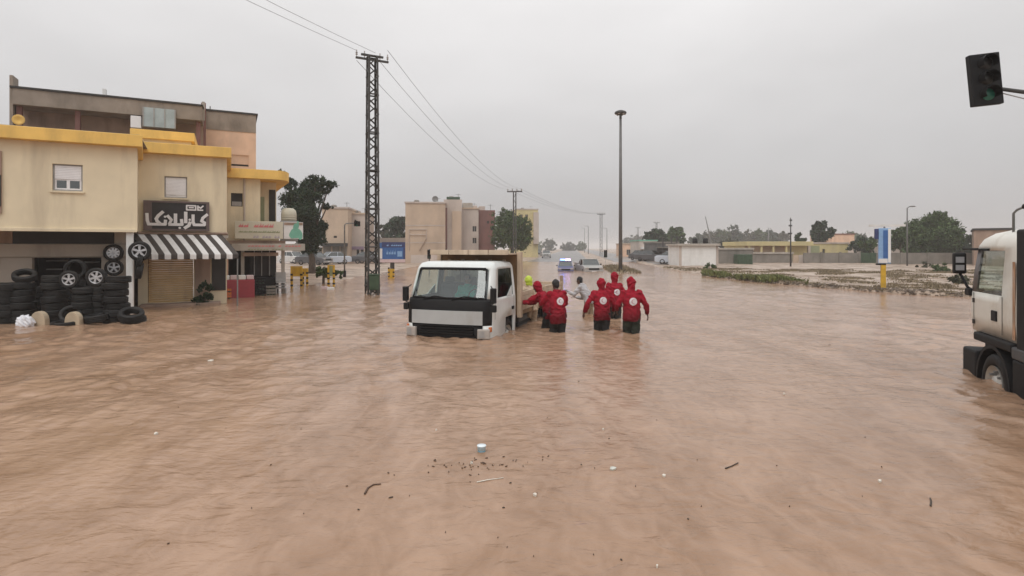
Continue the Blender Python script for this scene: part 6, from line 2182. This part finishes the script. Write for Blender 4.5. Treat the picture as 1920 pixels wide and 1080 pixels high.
# ------------------------------------------------------------------ people
def remesh(mb, voxel, name, mat, wrinkle=0.0, seed=0, smooth_it=6):
    me = mb.mesh(name, None)
    o = bpy.data.objects.new('tmp', me)
    COL.objects.link(o)
    m = o.modifiers.new('r', 'REMESH')
    m.mode = 'VOXEL'
    m.voxel_size = voxel
    s = o.modifiers.new('s', 'SMOOTH')
    s.factor = 0.5
    s.iterations = smooth_it
    dg = bpy.context.evaluated_depsgraph_get()
    dg.update()
    out = bpy.data.meshes.new_from_object(o.evaluated_get(dg))
    bpy.data.objects.remove(o)
    bpy.data.meshes.remove(me)
    out.name = name
    n = len(out.vertices)
    if wrinkle:
        co = np.empty(n * 3, np.float32)
        out.vertices.foreach_get('co', co)
        co = co.reshape(-1, 3)
        no = np.empty(n * 3, np.float32)
        out.vertices.foreach_get('normal', no)
        no = no.reshape(-1, 3)
        a = pn(co[:, 0] * 7 + co[:, 1] * 5, co[:, 2] * 13 + 3 * pn(co[:, 0] * 4, co[:, 2] * 4, seed), seed)
        b = pn(co[:, 1] * 9 - co[:, 2] * 6, co[:, 0] * 9 + co[:, 2] * 9, seed + 1)
        co = co + no * ((a + 0.6 * b) * wrinkle * 1.35)[:, None]
        out.vertices.foreach_set('co', co.astype(np.float32).ravel())
        out.update()
    out.materials.clear()
    out.materials.append(mat)
    out.polygons.foreach_set('use_smooth', [True] * len(out.polygons))
    return out


def hand(mb, wrist, fwd, palm_n, side):
    """palm, four unequal bent fingers and a thumb from the side of the palm"""
    f = Vector(fwd).normalized()
    nrm = Vector(palm_n)
    nrm = (nrm - f * nrm.dot(f)).normalized()
    s = f.cross(nrm) * side
    w = Vector(wrist)
    mb.tube([w - f * 0.02, w + f * 0.05, w + f * 0.095], [0.024, 0.040, 0.038], 10, [0.02, 0.018, 0.015], s)
    for i, (off, ln) in enumerate(((-0.030, 0.066), (-0.010, 0.078), (0.011, 0.073), (0.031, 0.058))):
        b = w + f * 0.088 + s * off
        k1 = b + f * ln * 0.45 + nrm * 0.004
        k2 = k1 + f * ln * 0.3 + nrm * 0.016
        k3 = k2 + f * ln * 0.18 + nrm * 0.02
        mb.tube([b - f * 0.015, k1, k2, k3], [0.010, 0.0095, 0.009, 0.0075], 8)
    b = w + f * 0.03 - s * 0.030
    mb.tube([b, b + f * 0.035 - s * 0.022 + nrm * 0.008, b + f * 0.065 - s * 0.026 + nrm * 0.016], [0.013, 0.011, 0.009], 8)


def person(label, xy, yaw, top, bottom, skin, h=1.75, lean=0, armL=None, armR=None, hood=True, hood_mat=None, emblem=False, turn=0.0, nod=0, seated=False,
           z0=-0.45, hair=True, step=0.06, group='people in the flood', seed=0, coarse=1.0, hem=0.80):
    k = h / 1.75
    t = thing('person', label, 'person', (xy[0], xy[1], z0), yaw, group)
    t.scale = (k, k, k)
    l = R(lean)
    up = Vector((0, math.sin(l), math.cos(l)))
    fw = Vector((0, math.cos(l), -math.sin(l)))
    X = Vector((1, 0, 0))
    hip = Vector((0, 0, 0.93))
    T = lambda z, y=0.0: hip + up * (z - 0.93) + fw * y
    nk = T(1.49)
    ll = R(lean * 0.5 + nod)
    hup = Vector((0, math.sin(ll), math.cos(ll)))
    hf0 = Vector((0, math.cos(ll), -math.sin(ll)))
    Rz = Matrix.Rotation(turn, 3, hup)
    hf = Rz @ hf0
    hx = hf.cross(hup)
    HC = nk + hup * 0.155 + hf * 0.02          # middle of the head
    HM = Matrix((hx, hf, hup)).transposed()

    def hp(x, y, z):
        return HC + HM @ Vector((x, y, z))
    shl = [T(1.415) - X * 0.185, T(1.415) + X * 0.185]
    if armL is None:
        armL = [(-0.31, 0.02, 1.14), (-0.36, 0.13, 0.90)]
    if armR is None:
        armR = [(0.31, 0.02, 1.14), (0.36, 0.13, 0.90)]
    arms = [(shl[0], Vector(armL[0]), Vector(armL[1])), (shl[1], Vector(armR[0]), Vector(armR[1]))]
    if seated:
        legs = [[Vector((s * 0.10, 0, 0.93)), Vector((s * 0.13, 0.44, 0.95)), Vector((s * 0.12, 0.48, 0.55))] for s in (-1, 1)]
    else:
        legs = [[Vector((-0.095, 0, 0.92)), Vector((-0.092, step * 1.2 + 0.03, 0.50)), Vector((-0.10, step, 0.08))], [Vector((0.095, 0, 0.92)), Vector((0.092, -step * 0.6 + 0.04, 0.50)), Vector((0.10, -step * 1.6, 0.08))]]
    # --- the body: one continuous surface
    mb = MB()
    zs = [0.86, 0.95, 1.08, 1.22, 1.35, 1.43, 1.47]
    mb.tube([T(z) for z in zs], [0.155, 0.165, 0.14, 0.155, 0.175, 0.15, 0.07], 18, [0.105, 0.115, 0.098, 0.108, 0.108, 0.085, 0.06], X)
    mb.tube([T(1.42), nk + hup * 0.03, HC - hup * 0.06], [0.065, 0.055, 0.055], 12)
    mb.ell(HC + hup * 0.022 - hf * 0.005, (0.076, 0.096, 0.105), 18, 12, HM)
    mb.ell(hp(0, 0.028, -0.055), (0.056, 0.066, 0.065), 14, 9, HM)
    mb.ell(hp(0, 0.098, -0.012), (0.013, 0.02, 0.025), 8, 6, HM)          # nose
    mb.ell(hp(0, 0.085, -0.062), (0.024, 0.012, 0.010), 8, 6, HM)         # lips
    mb.ell(hp(0, 0.078, -0.10), (0.024, 0.018, 0.018), 8, 6, HM)          # chin
    mb.ell(hp(0, 0.082, 0.032), (0.045, 0.014, 0.010), 10, 6, HM)         # brow
    for s in (-1, 1):
        mb.ell(hp(s * 0.078, -0.005, -0.01), (0.012, 0.022, 0.032), 8, 6, HM)
    for (a, e, w), s in zip(arms, (-1, 1)):
        mb.ell(a, (0.06, 0.06, 0.06), 10, 7)
        mb.tube([a - X * s * 0.03, a.lerp(e, 0.5), e, e.lerp(w, 0.35), w], [0.055, 0.047, 0.038, 0.038, 0.025], 10)
        d_ = (w - e).normalized()
        hand(mb, w, d_, Vector((-s, 0.3, 0)) if abs(d_.z) > 0.6 else Vector((0, 0, -1)), s)
    for lg in legs:
        mb.ell(lg[0], (0.09, 0.1, 0.1), 12, 8)
        mb.tube([lg[0], lg[0].lerp(lg[1], 0.5), lg[1], lg[1].lerp(lg[2], 0.35), lg[2]], [0.088, 0.075, 0.055, 0.056, 0.036], 12)
        mb.tube([lg[2] + Vector((0, -0.05, -0.03)), lg[2] + Vector((0, 0.06, -0.045)), lg[2] + Vector((0, 0.17, -0.06))], [0.036, 0.04, 0.028], 10, [0.04, 0.032, 0.02], X)
    body = obj('body', remesh(mb, 0.0085 * coarse, 'body', skin, smooth_it=4), t)
    # --- face and hair
    for s in (-1, 1):
        MB().ell(hp(s * 0.032, 0.083, 0.012), (0.013, 0.009, 0.008), 8, 6, HM).build('eye', M['signw'], body, True)
        MB().ell(hp(s * 0.032, 0.0905, 0.012), (0.005, 0.003, 0.006), 8, 6, HM).build('pupil', M['hair'], body, True)
    if hair:
        mb = MB()
        mb.ell(HC + hup * 0.040 - hf * 0.018, (0.087, 0.097, 0.100), 16, 10, HM)
        mb.ell(HC - hup * 0.01 - hf * 0.045, (0.078, 0.062, 0.085), 14, 9, HM)
        obj('hair', remesh(mb, 0.012, 'hair', M['hair'], 0.012, 5, 2), t)
    # --- jacket
    mb = MB()
    zs = [hem, 0.86, 0.96, 1.08, 1.22, 1.34, 1.42, 1.47]
    P0 = [T(z) if z >= 0.93 else Vector((0, 0, z)) for z in zs]
    mb.tube(P0, [0.212, 0.218, 0.212, 0.205, 0.215, 0.222, 0.190, 0.105], 20, [0.15, 0.158, 0.155, 0.15, 0.155, 0.15, 0.118, 0.085], X)
    mb.tube([T(1.44), nk + hup * 0.035], [0.095, 0.082], 14)
    for (a, e, w), s in zip(arms, (-1, 1)):
        d_ = (w - e).normalized()
        mb.ell(a, (0.088, 0.085, 0.085), 12, 8)
        mb.tube([a - X * s * 0.05, a.lerp(e, 0.5), e, e.lerp(w, 0.5), w - d_ * 0.015], [0.086, 0.078, 0.069, 0.064, 0.048], 12)
    if hood and not hood_mat:
        mb.ell(HC + hup * 0.022 - hf * 0.026, (0.112, 0.122, 0.138), 16, 11, HM)
        mb.ell(HC - hup * 0.075 - hf * 0.03, (0.098, 0.096, 0.095), 14, 9, HM)
    elif not hood:
        mb.tube([nk - X * 0.09 - fw * 0.02 + hup * 0.01, nk - fw * 0.085 - hup * 0.02, nk + X * 0.09 - fw * 0.02 + hup * 0.01], [0.04, 0.055, 0.04], 10)
    jme = remesh(mb, 0.013 * coarse, 'jacket', top, 0.02, seed + 11, 5)
    jk = obj('jacket', jme, t)
    if hood and hood_mat:
        mb = MB()
        mb.ell(HC + hup * 0.026 - hf * 0.026, (0.112, 0.122, 0.138), 16, 11, HM)
        mb.ell(HC - hup * 0.085 - hf * 0.03, (0.102, 0.1, 0.095), 14, 9, HM)
        obj('hood', remesh(mb, 0.013, 'hood', hood_mat, 0.012, seed, 5), t)
    # --- trousers
    mb = MB()
    mb.tube([Vector((0, 0, z)) for z in (0.80, 0.88, 0.97, 1.02)], [0.175, 0.182, 0.175, 0.165], 18, [0.122, 0.128, 0.122, 0.115], X)
    for lg in legs:
        mb.ell(lg[0], (0.105, 0.115, 0.11), 12, 8)
        mb.tube([lg[0], lg[0].lerp(lg[1], 0.5), lg[1], lg[1].lerp(lg[2], 0.5), lg[2] + Vector((0, 0, 0.03))], [0.118, 0.112, 0.095, 0.086, 0.072], 12)
    obj('trousers', remesh(mb, 0.015 * coarse, 'trousers', bottom, 0.014, seed + 3, 4), t)
    # --- round white emblem with a crescent, lying on the back of the jacket
    if emblem:
        vs = [v.co.copy() for v in jme.vertices]
        fs = [tuple(p.vertices) for p in jme.polygons]
        bvh = BVHTree.FromPolygons(vs, fs)
        c = T(1.22)
        ex = X if emblem is True else Vector(emblem)

        def onback(p, q, lift):
            o_ = c + X * p + up * q - fw * 0.6
            hit = bvh.ray_cast(o_, fw)
            return (hit[0] - fw * lift) if hit[0] is not None else (c + X * p + up * q - fw * 0.17)
        mb = MB()
        r0_ = 0.092
        rings, seg = 5, 28
        vs = [onback(0, 0, 0.006)]
        for i in range(1, rings + 1):
            for j in range(seg):
                a = 2 * math.pi * j / seg
                vs.append(onback(r0_ * i / rings * math.cos(a), r0_ * i / rings * math.sin(a), 0.006))
        fcs = [(0, 1 + j, 1 + (j + 1) % seg) for j in range(seg)]
        for i in range(rings - 1):
            for j in range(seg):
                j2 = (j + 1) % seg
                fcs.append((1 + i * seg + j, 1 + (i + 1) * seg + j, 1 + (i + 1) * seg + j2, 1 + i * seg + j2))
        mb.add(vs, fcs)
        em = mb.build('emblem', M['embl'], jk, True)
        mb = MB()
        vs, fcs = [], []
        N = 18
        for j in range(N + 1):
            a = R(50) + R(260) * j / N
            thick = 0.020 * math.sin(math.pi * j / N) + 0.001
            for q in range(3):
                rr = 0.052 - thick * q / 2
                vs.append(onback(rr * math.cos(a) + 0.004, rr * math.sin(a), 0.0095))
        for j in range(N):
            for q in range(2):
                fcs.append((j * 3 + q, (j + 1) * 3 + q, (j + 1) * 3 + q + 1, j * 3 + q + 1))
        mb.add(vs, fcs)
        mb.build('crescent', M['emblr'], em, True)
    return t


RG = 'rescuers in red jackets by the truck'
person('rescuer in red hooded jacket and mottled dark trousers at the outer end of the group', PEOPLE['e'], R(4), M['red'], M['camo'], M['skind'], 1.80, 3,
       [(-0.33, 0.03, 1.15), (-0.30, 0.20, 0.98)], [(0.34, -0.02, 1.14), (0.40, 0.06, 0.90)], True, None, True, 0, 3, group=RG, seed=1, hem=0.76)
person('rescuer in red hooded jacket with arms held out, left of the mottled trousers', PEOPLE['c'], R(6), M['red'], M['trous'], M['skind'], 1.75, 6,
       [(-0.37, -0.02, 1.17), (-0.44, 0.06, 0.92)], [(0.33, 0.04, 1.13), (0.36, 0.16, 0.94)], True, None, True, R(10), 4, group=RG, seed=2, hem=0.74)
person('rescuer in red hooded jacket standing behind two others', PEOPLE['d'], R(18), M['red'], M['trous'], M['skind'], 1.80, 3, None, None, True, None, True, R(12), 0, group=RG, seed=3)
person('bareheaded black-haired rescuer in red jacket pushing the truck bed', PEOPLE['b'], R(24), M['red'], M['trous'], M['skind'], 1.76, 10,
       [(-0.30, 0.26, 1.20), (-0.22, 0.48, 1.10)], [(0.32, 0.20, 1.16), (0.22, 0.44, 1.06)], False, None, True, 0, 6, group=RG, seed=4, hem=0.70)
person('hooded rescuer in red leaning on the truck bed with outstretched arm', PEOPLE['a'], R(66), M['red'], M['trous'], M['skind'], 1.72, 30,
       [(-0.26, 0.52, 1.16), (-0.20, 0.76, 1.14)], [(0.24, 0.52, 1.12), (0.20, 0.74, 1.08)], True, None, False, 0, 10, group=RG, seed=5, hem=0.74)
person('man in pale grey shirt bending at the tail of the truck bed', PEOPLE['f'], R(62), M['gwht'], M['khaki'], M['skind'], 1.70, 32,
       [(-0.30, 0.42, 1.10), (-0.22, 0.66, 1.20)], [(0.26, 0.34, 0.96), (0.24, 0.58, 0.98)], False, None, False, 0, -6, group='other people at the truck', seed=6, hem=0.82)
person('person in yellow-green hood beside the truck bed', PEOPLE['g'], R(40), M['bedp'], M['khaki'], M['skind'], 1.72, 10,
       [(-0.3, 0.2, 1.2), (-0.24, 0.4, 1.15)], [(0.3, 0.2, 1.2), (0.24, 0.4, 1.15)], True, M['hivis'], False, 0, 4, group='other people at the truck', seed=7)


def in_truck(x, y, z):
    c, s = math.cos(TKR), math.sin(TKR)
    return (TKX + (x * c - y * s) * TKS, TKY + (x * s + y * c) * TKS, z)


p = in_truck(-0.02, 1.18, 0.62)
person('truck passenger in teal shirt behind the windscreen', p, TKR + R(180), M['teal'], M['trous'], M['skin'], 1.68, -6,
       [(-0.26, 0.12, 1.12), (-0.16, 0.32, 1.05)], [(0.26, 0.12, 1.12), (0.16, 0.32, 1.05)], False, None, False, 0, 0, True, z0=p[2] - 0.93 * 0.96 - 0.10 + 0.1, group='people in the truck cab', seed=8)
p = in_truck(0.50, 1.18, 0.62)
person('truck driver in dark jacket behind the steering wheel', p, TKR + R(180), M['navy'], M['trous'], M['skind'], 1.70, -4,
       [(-0.28, 0.18, 1.15), (-0.16, 0.42, 1.22)], [(0.28, 0.18, 1.15), (0.16, 0.42, 1.22)], False, None, False, 0, 0, True, z0=p[2] - 0.93 * 0.97, group='people in the truck cab', seed=9)

# ------------------------------------------------------------------ floating litter
def wz(x, y):
    return float(wave_z(np.array([x]), np.array([y]))[0])


def wp(px, py):
    d = H * F / (py - CY)
    return GX(px, d), d


x, y = wp(903, 846)
cup = thing('floating_cup', 'pale blue plastic cup floating in the muddy foreground water', 'cup', (x, y, wz(x, y) + 0.0), R(20))
MB().lathe([(0.0, -0.03), (0.036, -0.03), (0.045, 0.055), (0.047, 0.058), (0.044, 0.055), (0.034, -0.02), (0.0, -0.02)], 20).build('shell', pmat('cup_pale_blue', (0.5, 0.68, 0.78), 0.35, 0.1, 30), cup, True)
MB().lathe([(0.046, 0.052), (0.049, 0.056), (0.046, 0.062), (0.0, 0.064)], 20).build('lid', pmat('cup_lid', (0.72, 0.80, 0.84), 0.35), cup, True)
MB().lathe([(0.0385, -0.012), (0.0405, 0.008), (0.0385, 0.01)], 20).build('band', pmat('cup_band', (0.12, 0.3, 0.4), 0.4), cup, True)


def scrap(name, label, px, py, w, h, mat, seed, thick=0.012, group=None, cat=None, rz=None):
    r = random.Random(seed)
    x, y = wp(px, py)
    n = 9
    mb = MB()
    top, bot = [], []
    for i in range(n):
        a = 2 * math.pi * i / n
        k = r.uniform(0.65, 1.1)
        top.append((w * k * math.cos(a), h * k * math.sin(a), thick * r.uniform(0.6, 1.5)))
        bot.append((w * k * 0.8 * math.cos(a), h * k * 0.8 * math.sin(a), -0.02))
    vs = top + bot + [(0, 0, thick * r.uniform(1.4, 2.4))]
    fs = [(i, (i + 1) % n, 2 * n) for i in range(n)] + [(i, i + n, (i + 1) % n + n, (i + 1) % n) for i in range(n)]
    mb.add(vs, fs)
    o = mb.build(name, mat)
    o.location = (x, y, wz(x, y) + 0.004)
    o.rotation_euler = (0, 0, r.uniform(0, 6) if rz is None else rz)
    tag(o, label, cat or name.replace('_', ' '), group)


DSC = 0.62
FO = pmat('foam_white', (0.66, 0.62, 0.55), 0.7, 0.1, 20)
DK = pmat('soaked_dark', (0.055, 0.04, 0.03), 0.6, 0.3, 20)
LF = pmat('soaked_leaf', (0.10, 0.06, 0.04), 0.7, 0.4, 20)
CL = pmat('milky_plastic', (0.52, 0.53, 0.48), 0.25, 0.1, 20)
scrap('plastic_scrap', 'milky plastic scrap floating right of the pale blue cup', 1150, 880, 0.042, 0.03, CL, 1, 0.01, None, 'scrap', 0.2)
scrap('foam_piece', 'white foam piece right of the milky plastic scrap', 1245, 893, 0.02, 0.016, FO, 2, 0.012, 'white foam bits on the water')
FOAML = ['white foam bit below the pale stick', 'white foam bit out towards the white lorry', 'tiny white foam bit nearest the camera, right of centre', 'tiny white foam bit just behind the cup', 'white foam bit in open water between rescuers and lorry',
         'largest white foam scrap, off the cafe front', 'white foam bit in open water below the tyre shop', 'white foam speck among the leaf fragments by the cup', 'tiny white foam speck above the milky plastic scrap']
for i, (px, py, s) in enumerate(((1003, 928, 0.02), (1650, 905, 0.02), (1232, 1064, 0.012), (818, 808, 0.016), (1470, 740, 0.02), (395, 679, 0.06), (293, 816, 0.03), (884, 869, 0.018), (1131, 805, 0.014))):
    scrap('foam_piece', FOAML[i], px, py, s, s * 0.7, FO, 10 + i, 0.012, 'white foam bits on the water')
for i, (px, py, s) in enumerate(((733, 932, 0.035), (957, 905, 0.022), (944, 951, 0.022), (1555, 648, 0.07), (1142, 822, 0.022), (1090, 872, 0.02), (672, 955, 0.02), (1165, 1050, 0.02), (420, 584, 0.1), (1290, 973, 0.018), (1085, 715, 0.03))):
    scrap('dark_debris', 'small dark soaked piece of debris drifting on the water', px, py, s * DSC, s * DSC * 0.4, DK, 40 + i, 0.004, 'dark debris on the water', 'debris')
r = random.Random(4)
for i in range(46):
    px = r.gauss(880, 75)
    py = 872 - (px - 880) * 0.02 + r.gauss(0, 9)
    scrap('dead_leaf', 'soaked brown leaf fragment in the drift near the cup', px, py, r.uniform(0.005, 0.02), r.uniform(0.002, 0.005), LF, 100 + i, 0.004, 'leaf fragments near the cup', 'leaf')
for i in range(26):
    px, py = r.uniform(300, 1800), r.uniform(760, 1070)
    scrap('dead_leaf', 'stray soaked leaf fragment on the foreground water', px, py, r.uniform(0.004, 0.012), r.uniform(0.002, 0.004), LF, 200 + i, 0.004, 'stray leaf fragments', 'leaf')


def twig(label, pts, rad, mat):
    P_ = [wp(*p) for p in pts]
    c = P_[0]
    mb = MB()
    mb.tube([(q[0] - c[0], q[1] - c[1], wz(*q) + 0.003 - wz(*c)) for q in P_], [rad * (1 - 0.5 * i / len(P_)) for i in range(len(P_))], 6)
    o = mb.build('twig', mat, None, True)
    o.location = (c[0], c[1], wz(*c) + rad * 0.4)
    tag(o, label, 'twig')


twig('bent dark twig floating left of the cup', [(684, 926), (690, 915), (700, 909), (714, 908)], 0.009, LF)
twig('pale straight stick floating below the cup', [(894, 904), (915, 900), (944, 896)], 0.006, FO)
twig('thin dark stick upright in the current near the white lorry', [(1745, 950), (1746, 942), (1744, 936)], 0.008, DK)
twig('dark forked twig right of the milky plastic scrap', [(1360, 878), (1372, 873), (1384, 868)], 0.007, DK)
